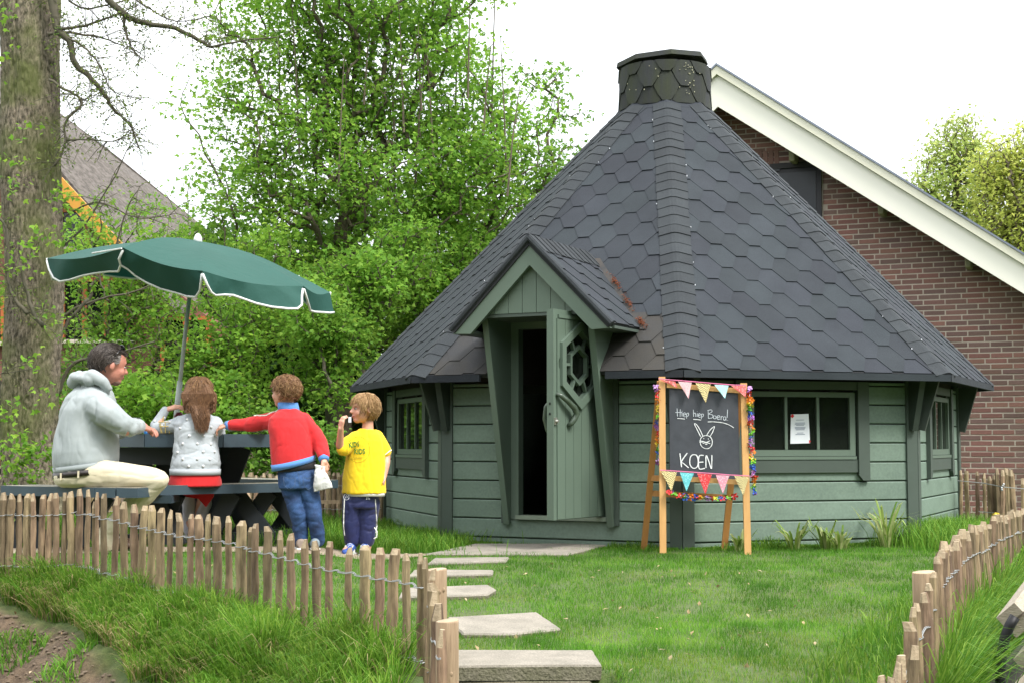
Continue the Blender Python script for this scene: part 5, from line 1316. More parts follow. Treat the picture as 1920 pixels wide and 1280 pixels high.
def branch_mesh(P_, par, r0, expo=.42, rmin=.004, seg=5):
    n = len(P_); cnt = np.ones(n)
    for i in range(n - 1, 0, -1):
        if par[i] >= 0: cnt[par[i]] += cnt[i]
    rr = np.maximum(rmin, r0 * (cnt / cnt[0]) ** expo); A = []; B = []; ra = []; rb_ = []
    for i in range(n):
        if par[i] >= 0: A.append(P_[par[i]]); B.append(P_[i]); ra.append(min(rr[par[i]], rr[i] * 1.35)); rb_.append(rr[i])
    A = np.array(A); B = np.array(B); ra = np.array(ra); rb_ = np.array(rb_); d = B - A; L_ = np.linalg.norm(d, axis=1)[:, None] + 1e-9; d /= L_
    B = B + d * rb_[:, None] * .3
    ref = np.where(np.abs(d[:, 2:3]) < .9, np.array([[0, 0, 1.]]), np.array([[1., 0, 0]])); u = np.cross(d, ref); u /= np.linalg.norm(u, axis=1)[:, None]; v = np.cross(d, u)
    a = np.arange(seg) * 2 * np.pi / seg; ring = lambda C_, r: C_[:, None, :] + r[:, None, None] * (np.cos(a)[None, :, None] * u[:, None, :] + np.sin(a)[None, :, None] * v[:, None, :])
    V = np.concatenate([ring(A, ra), ring(B, rb_)], axis=1).reshape(-1, 3); j = np.arange(seg); q = np.stack([j, (j + 1) % seg, seg + (j + 1) % seg, seg + j], 1)
    Fi = (q[None] + (np.arange(len(A)) * 2 * seg)[:, None, None]).reshape(-1); return V, Fi
def grow_tree(trunk, ells, n, wander=.12, surf=.1):
    P_ = [np.array(t_) for t_ in trunk]; par = [-1] + list(range(len(trunk) - 1)); pts = in_ell(ells, n, surf); t0 = P_[-1]
    plen = [0]
    for i in range(1, len(P_)): plen.append(plen[-1] + np.linalg.norm(P_[i] - P_[i - 1]))
    d0 = np.min(np.linalg.norm(pts[:, None, :] - np.array(P_)[None], axis=2), axis=1); pts = pts[np.argsort(d0)]; tips = []
    arr = np.zeros((n * 3 + 50, 3)); arr[:len(P_)] = P_; pl = np.zeros(n * 3 + 50); pl[:len(P_)] = plen; m_ = len(P_)
    for p in pts:
        d = np.linalg.norm(arr[:m_] - p, axis=1) + .22 * pl[:m_] + np.where(arr[:m_, 2] > p[2], .5 * (arr[:m_, 2] - p[2]), 0)
        d[0] += 3 if m_ > 3 else 0
        i = int(np.argmin(d)); q = arr[i]; L_ = np.linalg.norm(p - q); mid = (p + q) / 2 + rng.normal(0, wander, 3) * L_ * .5 + np.array([0, 0, .08 * L_])
        arr[m_] = mid; par.append(i); pl[m_] = pl[i] + L_ / 2; arr[m_ + 1] = p; par.append(m_); pl[m_ + 1] = pl[i] + L_; tips.append(m_ + 1); m_ += 2
    return arr[:m_], np.array(par), arr[tips]
BARK = mat('bark_grey_brown', (.15, .12, .085), .95, (.075, .065, .04), 9, stretch=(3, 3, .5), amt=.7, bump=1, bscale=30, bdist=.02)
BARK_D = mat('twig_bark', (.10, .085, .06), .9, (.06, .06, .035), 9)
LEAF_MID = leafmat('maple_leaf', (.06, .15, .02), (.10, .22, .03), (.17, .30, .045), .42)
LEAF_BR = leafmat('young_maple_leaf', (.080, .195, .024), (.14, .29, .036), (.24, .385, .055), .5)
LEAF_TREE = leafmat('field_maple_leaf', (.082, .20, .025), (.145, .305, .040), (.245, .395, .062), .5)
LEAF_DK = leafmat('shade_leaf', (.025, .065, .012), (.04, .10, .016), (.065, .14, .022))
LEAF_BIRCH = leafmat('birch_leaf', (.20, .30, .07), (.29, .38, .10), (.38, .44, .14), .5)
LEAF_OLIVE = leafmat('olive_spring_leaf', (.25, .32, .07), (.34, .40, .09), (.43, .47, .13), .5)
LEAF_BUD = leafmat('opening_bud_leaf', (.07, .13, .025), (.12, .19, .04), (.17, .20, .06), .4)
def pe(px, py, Y, rx, rz, ry=None):
    c = P(px, py, Y); s = Y / F; return (tuple(c), (rx * s, ry or rx * s * .8, rz * s))
def tree(name, label, trunk, ells, n, per, lsize, lm, r0, cat='tree', spread=.16, surf=.1, bark=None, shape='maple', face_up=.5, group=None, rmin=.004, expo=.42, crown='crown'):
    base = trunk[0]; e = empty(name, base, label, cat, group)
    A, par, tips = grow_tree(trunk, ells, n, surf=surf)
    V, Fi = branch_mesh(A, par, r0, rmin=rmin, expo=expo); link('trunk' if cat == 'tree' else 'stems', np_mesh('trunk', V, Fi, 4, bark or BARK), None, e)
    cen = np.repeat(tips, per, axis=0) + rng.normal(0, 1, (len(tips) * per, 3)) * np.array([spread, spread, spread * .55])
    o = leaves(crown, cen, lsize, lm, e, shape, rnd=np.clip(np.repeat(rng.random(len(tips)), per) * .5 + rng.random(len(cen)) * .5, 0, 1), face_up=face_up)
    return e
Yt = 16.5
tr = [P(640, 985, Yt) , P(636, 800, Yt), P(640, 650, Yt), P(636, 500, Yt), P(644, 420, Yt)]; tr = [tuple(v) for v in tr]; tr[0] = (tr[0][0], tr[0][1], -.1)
EL = [pe(700, 330, Yt, 250, 150), pe(560, 190, Yt, 170, 120), pe(760, 130, Yt, 190, 130), pe(700, -60, Yt, 260, 160), pe(900, 330, Yt, 150, 130), pe(450, 380, Yt, 130, 130), pe(640, 560, Yt, 240, 110), pe(880, 500, Yt, 130, 110),
      pe(960, 190, Yt, 90, 70), pe(390, 220, Yt, 60, 110), pe(500, 40, Yt, 130, 90)]
tree('maple_tree', 'large maple in the middle with dark forked trunk and airy crown reaching the picture top', tr, EL, 2200, 24, .061, LEAF_TREE, .15, spread=.14, surf=.05, group=None, expo=.47, rmin=.003)
mt = [o for o in SC.objects if o.name == 'maple_tree'][0]; b = MB()
for i in range(26):
    px = random.uniform(470, 960); py = random.uniform(180, 430); h_ = random.uniform(150, 330); Y = Yt + random.uniform(-1, 1); dx = random.uniform(-25, 25); b.tube([P(px, py, Y), P(px + dx * .4, py - h_ * .5, Y), P(px + dx, py - h_, Y)], [.014, .009, .004], 5)
tag(b.build('upright_shoots', BARK, mt), kind='stuff')
# long thin shoots into the sky to the right of the crown
tr = [tuple(P(900, 985, 17.5)), tuple(P(905, 700, 17.5)), tuple(P(915, 480, 17.5))]; tr[0] = (tr[0][0], tr[0][1], -.1)
tree('maple_tree', 'slimmer maple right of the big one, its arching shoots ending above the hut roof', tr, [pe(930, 420, 17.3, 120, 160), pe(1000, 300, 17.3, 95, 110), pe(1010, 140, 17.3, 60, 35), pe(1055, 205, 17.3, 55, 45), pe(880, 230, 17.3, 110, 80), pe(860, 620, 17.3, 150, 120)], 520, 20, .06, LEAF_MID, .08, spread=.11)
# shrubs and saplings along the back fence
def shrub(px, py, Y, rx, ry, n, per, lm, label, size=.052, extra=(), base_px=None, spread=.11, r0=.045):
    b_ = P(base_px or px, 980, Y); tk = [(b_.x, b_.y, -.05), tuple(P(lerp(base_px or px, px, .5), lerp(940, py, .4), Y))]
    spread = .10
    rs = random.Random(px * 7 + 1); sub_ = [pe(px + rs.uniform(-.75, .75) * rx, py + rs.uniform(-.75, .7) * ry, Y + rs.uniform(-.35, .35), rx * rs.uniform(.3, .6), ry * rs.uniform(.28, .55)) for _ in range(7)]
    return tree('shrub', label, tk, [pe(px, py, Y, rx * .55, ry * .55)] + sub_ + list(extra), n, per, size, lm, r0, 'shrub', spread, bark=BARK_D, group='shrubs behind the picnic table', rmin=.003)
shrub(205, 560, 15.5, 130, 170, 420, 13, LEAF_BR, 'open yellow-green shrub between the big trunk and the parasol, house windows showing through', extra=[pe(320, 640, 15.5, 90, 110), pe(170, 440, 15.5, 70, 60), pe(290, 480, 15.5, 80, 70), pe(240, 400, 15.5, 60, 50)], spread=.12)
shrub(440, 620, 14.9, 110, 150, 420, 20, LEAF_BR, 'bright young maple right under the parasol edge, leafing down to the table', extra=[pe(500, 470, 15.2, 60, 60), pe(420, 760, 14.6, 110, 60)])
shrub(620, 640, 14.6, 110, 120, 360, 18, LEAF_TREE, 'fresh green shrub behind the red-jacketed boy')
shrub(330, 800, 14.2, 120, 90, 380, 20, LEAF_BR, 'low leafy shrub between the man and the girl')
shrub(550, 820, 14.0, 120, 70, 330, 18, LEAF_MID, 'low dark green shrub just behind the back paling fence')
shrub(690, 540, 15.2, 100, 110, 260, 18, LEAF_TREE, 'mid green shrub just above the left tip of the hut eave', extra=[pe(760, 470, 15.4, 70, 70)])
shrub(860, 560, 16.2, 110, 120, 300, 18, LEAF_TREE, 'mid green sapling showing over the left hut roof slope')
shrub(160, 760, 14.6, 80, 130, 200, 12, LEAF_MID, 'thin green bush beside the big trunk, behind the man')
shrub(-30, 560, 14.2, 60, 200, 190, 12, LEAF_BR, 'sparse leafy sapling at the far left edge behind the trunk', base_px=-40)
# far wood closing the view low down
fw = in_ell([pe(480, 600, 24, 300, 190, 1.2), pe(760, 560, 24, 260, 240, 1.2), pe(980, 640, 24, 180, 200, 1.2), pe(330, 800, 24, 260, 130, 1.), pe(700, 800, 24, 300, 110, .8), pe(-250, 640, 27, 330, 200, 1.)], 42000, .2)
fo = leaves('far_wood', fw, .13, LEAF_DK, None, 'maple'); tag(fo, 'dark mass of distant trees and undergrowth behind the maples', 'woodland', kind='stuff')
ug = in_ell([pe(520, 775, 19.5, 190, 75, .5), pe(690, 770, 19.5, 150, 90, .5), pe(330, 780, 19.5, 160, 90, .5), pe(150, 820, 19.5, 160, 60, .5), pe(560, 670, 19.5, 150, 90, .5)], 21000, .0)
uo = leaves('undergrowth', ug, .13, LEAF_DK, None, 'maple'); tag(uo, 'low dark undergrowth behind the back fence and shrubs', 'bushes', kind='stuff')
# trees round the square behind the viewer (they show in the window panes)
bw_ = in_ell([((-14, -16, 4), (7, 2, 6)), ((-2, -19, 5), (8, 2, 7)), ((11, -16, 4.5), (8, 2, 6)), ((22, -6, 4), (3, 8, 6)), ((-24, -4, 4), (3, 9, 6))], 42000, .3)
bo = leaves('trees_opposite', bw_, .70, LEAF_DK, None, 'maple'); tag(bo, 'leafy trees on the side of the viewer, mirrored in the hut windows', 'woodland', kind='stuff')
# dusky brown litter bank behind the fence
grid('bank', [lerp(-7, -.5, i / 30) for i in range(31)], [lerp(15, 20, j / 14) for j in range(15)], lambda x, y: -.1 + .75 * sm((y - 15.2) / 4) + noise.noise(Vector((x, y, 3))) * .15, mat('leaf_litter', (.19, .13, .085), .95, (.10, .075, .045), 9, amt=.8, bump=1, bscale=30, bdist=.03))
tree('birch_tree', 'pale green spring birch behind the brick house roof at the right', [(X(1790, 33), 33, -.1), tuple(P(1790, 700, 33)), tuple(P(1790, 480, 33)), tuple(P(1795, 330, 33))], [pe(1790, 360, 33, 75, 120), pe(1740, 410, 33, 60, 80), pe(1805, 270, 33, 50, 60), pe(1850, 470, 33, 80, 80), pe(1830, 330, 33, 50, 80)], 1300, 9, .11, LEAF_BIRCH, .14, spread=.2, shape='oval', rmin=.008)
tree('birch_tree', 'olive-tinted spring tree at the right edge, above the end of the white verge', [(X(1900, 31), 31, -.1), tuple(P(1895, 700, 31)), tuple(P(1890, 500, 31))], [pe(1890, 390, 31, 65, 120), pe(1940, 360, 31, 70, 140), pe(1865, 320, 31, 45, 60)], 1100, 9, .11, LEAF_OLIVE, .14, spread=.2, shape='oval', rmin=.008)

# ------------------------------------------------------------------ big old trunk at the left
YT = 13.2
bt = empty('old_tree', (X(55, YT), YT, -.05), 'thick old tree trunk at the left edge with ridged bark and sparse budding branches', 'tree')
nz, nk = 300, 170; V = []; 
keys = [(-30, -22, 96), (200, -5, 98), (400, -2, 102), (600, 8, 110), (750, 12, 113), (880, 14, 116), (1000, -12, 142)]   # py, left, right
ztop, zbot = P(40, -30, YT).z, -.15
def pyz(z):
    d = Vector((0, YT, z - CAMZ)); return 640 - F * (d.z * cP - d.y * sP) / (d.y * cP + d.z * sP)
for i in range(nz + 1):
    z = lerp(zbot, ztop, i / nz); py = pyz(z); l_, r_ = interp(py, keys, 1), interp(py, keys, 2); xc = X((l_ + r_) / 2, YT); R_ = (r_ - l_) / 2 / F * YT * (1 if py < 950 else 1.05)
    for k in range(nk):
        a = 2 * math.pi * k / nk; ca, sa = math.cos(a), math.sin(a)
        big = noise.noise(Vector((ca * 1.2, sa * 1.2, z * .7))) * .06 * R_ / .27
        f = noise.noise(Vector((ca * 9 * R_ / .27 + noise.noise(Vector((0, a, z * 3))) * 1.2, sa * 9, z * 2.2))); f2 = noise.noise(Vector((ca * 22, sa * 22, z * 6)))
        rdg = .012 * (1 - abs(f) * 3.2) + .005 * f2; cell = min((noise.voronoi(Vector((ca * 7 + f * .5, sa * 7, z * 5.5)))[0][1] - noise.voronoi(Vector((ca * 7 + f * .5, sa * 7, z * 5.5)))[0][0]) * 5, 1.); r2 = R_ - .012 + big + max(-.010, rdg) * .5 + .014 * cell
        V.append((xc + r2 * ca, YT + r2 * sa, z))
V = np.array(V); idx = np.arange(nz * nk).reshape(nz, nk); Fi = np.stack([idx, np.roll(idx, -1, 1), np.roll(idx, -1, 1) + nk, idx + nk], -1).reshape(-1)
def barkmat():
    m, t, b = nodes('old_bark'); L = t.links.new; g = N(t, 'NewGeometry'); mp = N(t, 'Mapping'); mp.inputs['Scale'].default_value = (3, 3, 1.1); L(g.outputs['Position'], mp.inputs['Vector'])
    n1 = N(t, 'TexNoise', Scale=14., Detail=9, Roughness=.75); L(mp.outputs[0], n1.inputs['Vector']); r = N(t, 'ValToRGB'); e = r.color_ramp.elements; e[0].position = .40; e[0].color = (.045, .037, .025, 1); e[1].position = .60; e[1].color = (.27, .225, .165, 1); L(n1.outputs['Fac'], r.inputs['Fac'])
    n2 = N(t, 'TexNoise', Scale=2.2, Detail=4); L(g.outputs['Position'], n2.inputs['Vector']); r2 = N(t, 'ValToRGB'); r2.color_ramp.elements[0].position = .42; r2.color_ramp.elements[1].position = .66; L(n2.outputs['Fac'], r2.inputs['Fac'])
    mu = N(t, 'Math', operation='MULTIPLY'); mu.inputs[1].default_value = .8; L(r2.outputs['Color'], mu.inputs[0])
    mx = N(t, 'MixRGB'); mx.inputs['Color2'].default_value = (.105, .125, .03, 1); L(mu.outputs[0], mx.inputs['Fac']); L(r.outputs['Color'], mx.inputs['Color1']); L(mx.outputs['Color'], b.inputs['Base Color'])
    b.inputs['Roughness'].default_value = .95; bp = N(t, 'Bump', Strength=1., Distance=.02); L(n1.outputs['Fac'], bp.inputs['Height']); L(bp.outputs[0], b.inputs['Normal']); return m
OB = barkmat(); me = np_mesh('trunk', V, Fi, 4, OB); me.polygons.foreach_set('use_smooth', [True] * len(me.polygons)); link('trunk', me, None, bt)
def limb(keys, r0, r1, Y=YT, name='branch', m=BARK_D, dy=0.):
    pts = [P(px, py, Y + dy * i / len(keys)) for i, (px, py) in enumerate(keys)]; n_ = len(pts); out = []
    for i in range(n_ - 1):
        p0, p1, p2, p3 = pts[max(i - 1, 0)], pts[i], pts[i + 1], pts[min(i + 2, n_ - 1)]
        for k in range(4): t_ = k / 4; out.append(.5 * (2 * p1 + (p2 - p0) * t_ + (2 * p0 - 5 * p1 + 4 * p2 - p3) * t_ * t_ + (-p0 + 3 * p1 - 3 * p2 + p3) * t_ ** 3) + Vector((random.gauss(0, .004), 0, random.gauss(0, .004))))
    out.append(pts[-1]); b = MB(); b.tube(out, [lerp(r0, r1, i / (len(out) - 1)) for i in range(len(out))], 6); b.build(name, m, bt, True); return out
LB = []
for keys, r0, r1, Y in (([(85, -60), (97, 0), (110, 60), (130, 75), (140, 120), (165, 142), (198, 180), (212, 205), (240, 232), (262, 280)], .045, .006, 12.9),
    ([(150, -60), (205, 0), (232, 26), (272, 44), (330, 54), (384, 82), (398, 87), (450, 78), (520, 70)], .036, .005, 12.8),
    ([(232, 26), (236, 60), (250, 96), (270, 112)], .014, .005, 12.8), ([(108, 55), (160, 48), (215, 30), (260, 10)], .016, .004, 12.9),
    ([(90, 65), (130, 62), (190, 72), (240, 92)], .018, .004, 12.9), ([(128, 72), (165, 95), (190, 130), (210, 172), (265, 187)], .012, .003, 12.8),
    ([(92, 150), (130, 172), (146, 182), (152, 198), (122, 232), (122, 270), (102, 312)], .014, .01, 12.8), ([(122, 262), (160, 262), (215, 264), (250, 240)], .010, .003, 12.8),
    ([(100, -40), (150, 15), (240, 0), (330, -5)], .012, .004, 12.9), ([(200, -40), (270, 10), (330, 40), (395, 30)], .010, .003, 12.7),
    ([(-20, 395), (12, 430), (14, 520), (30, 565), (52, 588)], .010, .02, 12.75), ([(40, 500), (50, 545), (62, 588), (82, 612)], .012, .024, 12.75),
    ([(-30, 690), (5, 745), (-5, 800)], .05, .08, 13.4), ([(108, 740), (130, 690), (160, 672), (200, 668), (290, 640)], .022, .006, 13.6), ([(95, 610), (160, 570), (260, 545), (330, 505)], .018, .004, 13.6),
    ([(98, 480), (160, 420), (215, 330), (255, 250)], .012, .003, 13.4), ([(98, 420), (180, 380), (260, 410), (330, 400)], .010, .003, 13.4), ([(215, 470), (235, 400), (262, 350)], .009, .003, 13.6), ([(60, 690), (0, 700), (-30, 690)], .004, .004, 12.8),
    ([(165, 560), (130, 600), (110, 640)], .014, .018, 13.4)):
    LB.append(limb(keys, r0, r1, Y))
C_ = []
tw = MB()
for li, out in enumerate(LB):
    k = 3 if li < 10 else 2
    for p in out[3:]:
        for _ in range(k):
            d = Vector((random.gauss(0, 1), random.gauss(0, .6), random.gauss(-.1, .8))).normalized() * random.uniform(.06, .34); q = p + d; tw.tube([p, p + d * .5 + Vector((0, 0, .02)), q], [.0035, .003, .0022], 4, False)
            for _ in range(7): C_.append(tuple(p + d * random.uniform(.35, 1.1) + Vector((random.gauss(0, .03), random.gauss(0, .03), random.gauss(0, .03)))))
tag(tw.build('twigs', BARK_D, bt), kind='stuff')
leaves('leaves', np.array(C_), .032, LEAF_BUD, bt, 'oval')
sp = []
for px, py, n_ in ((28, 845, 40), (70, 840, 60), (50, 870, 60), (20, 880, 40), (95, 850, 40), (85, 740, 20), (20, 830, 30), (105, 600, 20), (20, 350, 30), (60, 450, 30), (30, 500, 30), (15, 300, 20), (60, 680, 14), (10, 770, 40), (110, 370, 50), (140, 400, 50), (125, 450, 40), (10, 20, 30), (10, 100, 20), (60, 900, 20), (50, 240, 16)):
    c = np.array(P(px, py, 12.7)); sp.append(c + rng.normal(0, 1, (n_, 3)) * np.array([.10, .05, .07]))
tag(leaves('leaf_sprigs', np.concatenate(sp), .055, LEAF_BR, bt, 'maple'), kind='stuff')

# ------------------------------------------------------------------ grass
GRASS = leafmat('grass_blade', (.042, .135, .012), (.088, .228, .023), (.19, .33, .048), .38, .45)
GRASS_L = leafmat('long_grass_blade', (.045, .135, .011), (.088, .21, .022), (.19, .31, .05), .38, .42)
STRAW = leafmat('dry_grass_blade', (.22, .20, .07), (.32, .26, .12), (.42, .36, .20), .3, .6)
def inpoly(x, y, poly):
    c = np.zeros(len(x), bool); n = len(poly)
    for i in range(n):
        (x0, y0), (x1, y1) = poly[i], poly[(i + 1) % n]; k = ((y0 > y) != (y1 > y)) & (x < (x1 - x0) * (y - y0) / (y1 - y0 + 1e-12) + x0); c ^= k
    return c
SLABS = []
for o in list(SC.objects):
    if o.name.startswith(('stepping_slab', 'garden_step', 'doorstep')):
        vs = [(v.co.x, v.co.y) for v in o.data.vertices]; cx, cy = np.mean([v[0] for v in vs]), np.mean([v[1] for v in vs])
        hull = {}
        for x, y in vs:
            a = int((math.degrees(math.atan2(y - cy, x - cx)) % 360) // 6); d = math.hypot(x - cx, y - cy)
            if a not in hull or hull[a][0] < d: hull[a] = (d, x, y)
        SLABS.append([(cx + (h[1] - cx) * .97, cy + (h[2] - cy) * .95) for _, h in sorted(hull.items())])
HUTPOLY = [tuple(corner(k, RW + .02, 0)[:2]) for k in range(8)]
PATHP = [(-4.2, 9.1), (-.75, 9.28), (-.45, 9.72), (-4.2, 9.55)]
PAVEP = [(1.78, 4.5), (3.2, 4.5), (3.4, 6.3), (1.98, 5.9)]
HG = None
def hfield(x, y):
    """fast terrain heights by bilinear lookup on a baked grid"""
    global HG
    if HG is None:
        gx = np.linspace(-4.3, 4.7, 361); gy = np.linspace(3.1, 14.6, 461); HG = (gx, gy, np.array([[H(a, b) for a in gx] for b in gy]))
    gx, gy, Z = HG; u = np.clip((x - gx[0]) / (gx[1] - gx[0]), 0, len(gx) - 1.001); v = np.clip((y - gy[0]) / (gy[1] - gy[0]), 0, len(gy) - 1.001)
    i, j = u.astype(int), v.astype(int); fu, fv = u - i, v - j
    return Z[j, i] * (1 - fu) * (1 - fv) + Z[j, i + 1] * fu * (1 - fv) + Z[j + 1, i] * (1 - fu) * fv + Z[j + 1, i + 1] * fu * fv
def blades(name, x, y, h, w, lean, m, label=None, cat='grass', lean_dir=None, z0=None):
    n = len(x); z = hfield(x, y) if z0 is None else z0; a = rng.random(n) * 2 * np.pi
    if lean_dir is not None: la = lean_dir + rng.normal(0, .7, n)
    else: la = rng.random(n) * 2 * np.pi
    ln = np.abs(rng.normal(lean, lean * .5, n)) * h
    hx, hy = np.cos(a) * w / 2, np.sin(a) * w / 2; lx, ly = np.cos(la) * ln, np.sin(la) * ln
    V = np.zeros((n, 7, 3)); 
    for i, (f, ww, lf, hf) in enumerate(((0, 1, 0, -.03), (.4, .95, .22, .45), (.75, .65, .6, .82))):
        V[:, 2 * i, 0] = x + lx * lf - hx * ww; V[:, 2 * i, 1] = y + ly * lf - hy * ww; V[:, 2 * i, 2] = z + h * hf
        V[:, 2 * i + 1, 0] = x + lx * lf + hx * ww; V[:, 2 * i + 1, 1] = y + ly * lf + hy * ww; V[:, 2 * i + 1, 2] = z + h * hf
    V[:, 6, 0] = x + lx; V[:, 6, 1] = y + ly; V[:, 6, 2] = z + h * (1 - .25 * np.minimum(ln / h, 1))
    T = np.array([(0, 1, 3), (0, 3, 2), (2, 3, 5), (2, 5, 4), (4, 5, 6)]); Fi = (T[None] + (np.arange(n) * 7)[:, None, None]).reshape(-1)
    return tag(link(name, np_mesh(name, V.reshape(-1, 3), Fi, 3, m, np.repeat(rng.random(n), 7))), label, cat, kind='stuff')
def short(name, x, y, h, w, m, label, rv=None):
    n = len(x); z = hfield(x, y); a = rng.random(n) * 2 * np.pi; la = rng.random(n) * 2 * np.pi; ln = np.abs(rng.normal(.4, .3, n)) * h; V = np.zeros((n, 3, 3)); hx, hy = np.cos(a) * w / 2, np.sin(a) * w / 2
    V[:, 0] = np.stack([x - hx, y - hy, z - .004], 1); V[:, 1] = np.stack([x + hx, y + hy, z - .004], 1); V[:, 2] = np.stack([x + np.cos(la) * ln, y + np.sin(la) * ln, z + h], 1)
    return tag(link(name, np_mesh(name, V.reshape(-1, 3), np.arange(n * 3), 3, m, np.repeat(rng.random(n) if rv is None else rv, 3))), label, 'grass', kind='stuff')
def mask_common(x, y):
    k = ~inpoly(x, y, HUTPOLY)
    for s in SLABS: k &= ~inpoly(x, y, s)
    k &= ~inpoly(x, y, PATHP); k &= ~inpoly(x, y, PAVEP); return k
def outL(x, y):
    yf = np.interp(x, [p[0] for p in FENCE_L], [p[1] for p in FENCE_L]); return np.where(x < -.334, yf - y, -1)
def outR(x, y):
    xf = np.interp(y, [p[1] for p in FENCE_R], [p[0] for p in FENCE_R]); return x - xf
def samp(n, y0, y1, x0=-4, x1=4.4):
    u = rng.random(n); y = 1 / (1 / y0 + (1 / y1 - 1 / y0) * u); x = rng.uniform(x0, x1, n); k = np.abs(x) < y * .40 + .1; return x[k], y[k]
def nz2(x, y, s, o=0.): return np.array([noise.noise(Vector((a * s, b * s, o))) for a, b in zip(x, y)])
x, y = samp(560000, 4.6, 12.8); k = mask_common(x, y) & (outL(x, y) < .02) & (outR(x, y) < .02); x, y = x[k], y[k]
nn = nz2(x, y, 2.2); n3 = nz2(x, y, 9., 4.)
# thin, trodden patches
bare = np.zeros(len(x))
for bx, by, r_ in ((.02, 7.15, .12), (-.2, 6.95, .16), (.9, 5.6, .07), (.75, 8.9, .10), (.25, 7.9, .08), (.1, 5.75, .15), (1.45, 5.2, .12), (.9, 7.3, .1), (-.05, 8.1, .06)): bare = np.maximum(bare, np.exp(-((x - bx) ** 2 + ((y - by) * .6) ** 2) / r_ ** 2))
k = rng.random(len(x)) > .15 + .75 * bare + .25 * np.clip(-nn - .25 + n3 * .3, 0, 1); x, y, nn = x[k], y[k], nn[k]
yel = (np.clip(.5 - nn * 1.1 + (7.6 - y) * .18, 0, 1) * rng.random(len(x))) > .62
gx_, gy_ = x[~yel], y[~yel]; pat = nz2(gx_, gy_, 3.4, 7.) + .7 * nz2(gx_, gy_, 9., 2.)
rv_ = np.clip(.42 + .55 * pat + rng.normal(0, .22, len(gx_)) + (8.2 - gy_) * .03, 0, 1)
short('lawn_grass', gx_, gy_, rng.uniform(.012, .032, (~yel).sum()) * (1 + .5 * nn[~yel] - .5 * pat), rng.uniform(.0022, .0042, (~yel).sum()) * (.6 + y[~yel] * .08), GRASS, 'short green mown grass of the lawn', rv_)
LG = leafmat('lime_grass_blade', (.09, .18, .018), (.155, .25, .03), (.25, .30, .07), .3, .5)
short('lime_grass', x[yel], y[yel], rng.uniform(.012, .028, yel.sum()), rng.uniform(.0022, .004, yel.sum()) * (.6 + y[yel] * .08), LG, 'yellowish thin grass patches in the lawn')
# longer tufts inside the lawn edges and along the hut
def band(n, cx, cy, sx, sy): return rng.normal(cx, sx, n), rng.normal(cy, sy, n)
xs, ys = [], []; hs2 = []
def addb(x, y, h): xs.append(x); ys.append(y); hs2.append(h)
for kk in (-2, -1, 0, 1):
    o, t, n_ = side(kk); m_ = 3400; s = rng.uniform(-HALF, HALF, m_); d = np.abs(rng.normal(0, .13, m_)) + .02
    bx, by = o.x + t.x * s + n_.x * d, o.y + t.y * s + n_.y * d; hh = rng.uniform(.02, .085, m_) * np.exp(-d * 2.2) * np.clip(.75 + 1.8 * nz2(bx, by, 3.), .25, 2)
    if kk == -1: keep = (s < -.45) | (s > .42); bx, by, hh = bx[keep], by[keep], hh[keep]
    addb(bx, by, hh)
x, y = samp(16000, 9.8, 13.5, -4.2, -.3); addb(x, y, rng.uniform(.05, .12, len(x)))
x = rng.normal(3.32, .24, 8000); y = rng.normal(10.5, .5, 8000); addb(x, y, rng.uniform(.08, .24, 8000))
x = rng.normal(-1.0, .35, 3500); y = rng.normal(10.6, .45, 3500); addb(x, y, rng.uniform(.06, .15, 3500))
x, y = samp(5000, 4.7, 7.5, 1.0, 2.4); k = (outR(x, y) < 0) & (outR(x, y) > -.5); addb(x[k], y[k], rng.uniform(.05, .11, k.sum()))
x, y, h_ = np.concatenate(xs), np.concatenate(ys), np.concatenate(hs2); k = mask_common(x, y) & (outR(x, y) < .2); x, y, h_ = x[k], y[k], np.maximum(h_[k], .02)
blades('tufted_grass', x, y, h_, np.full(len(x), .005), .5, GRASS_L, 'longer tufts of grass round the foot of the hut and the lawn edges')
# bank outside the left fence
n_ = 150000; x = rng.uniform(-4, -.15, n_); d = rng.random(n_) ** .8 * 2.0 - .12; yf = np.interp(x, [p[0] for p in FENCE_L], [p[1] for p in FENCE_L]); y = yf - d
w = np.array([.26 + .42 * sm((a + 2.6) / 1.2) + .9 * sm((a + 1.45) / .6) + .16 * noise.noise(Vector((a * 3, b * 3, 9))) for a, b in zip(x, y)])
k = (d < w) & (y > 3.5) & ~((x > -.42) & (y < 5.6)) & (rng.random(n_) > .15) & (x < .01 + (5.5 - y) * .25 - .33 + .2); k &= ~((x > -.5) & (rng.random(n_) < .4)); k &= ~np.any([inpoly(x, y, s) for s in SLABS], axis=0)
x, y, d, w = x[k], y[k], d[k], w[k]; cl = nz2(x, y, 4.); h_ = rng.uniform(.07, .17, len(x)) * (1 + 1.1 * np.clip(cl, -.5, 1)) * (.85 + .4 * np.clip(d / .5, 0, 1)) * (1 + .35 * np.clip((x + 1.6) / .8, 0, 1))
dry = rng.random(len(x)) < .10 + .25 * (np.abs(d - w) < .14) + .12 * (cl < -.2)
blades('bank_grass', x[~dry], y[~dry], h_[~dry], np.full((~dry).sum(), .0048), .65, GRASS_L, 'long green grass on the bank in front of the left paling fence', lean_dir=-1.6)
blades('dry_bank_grass', x[dry], y[dry], h_[dry] * .8, np.full(dry.sum(), .004), .9, STRAW, 'dry straw-coloured grass mixed into the bank', lean_dir=-1.6)
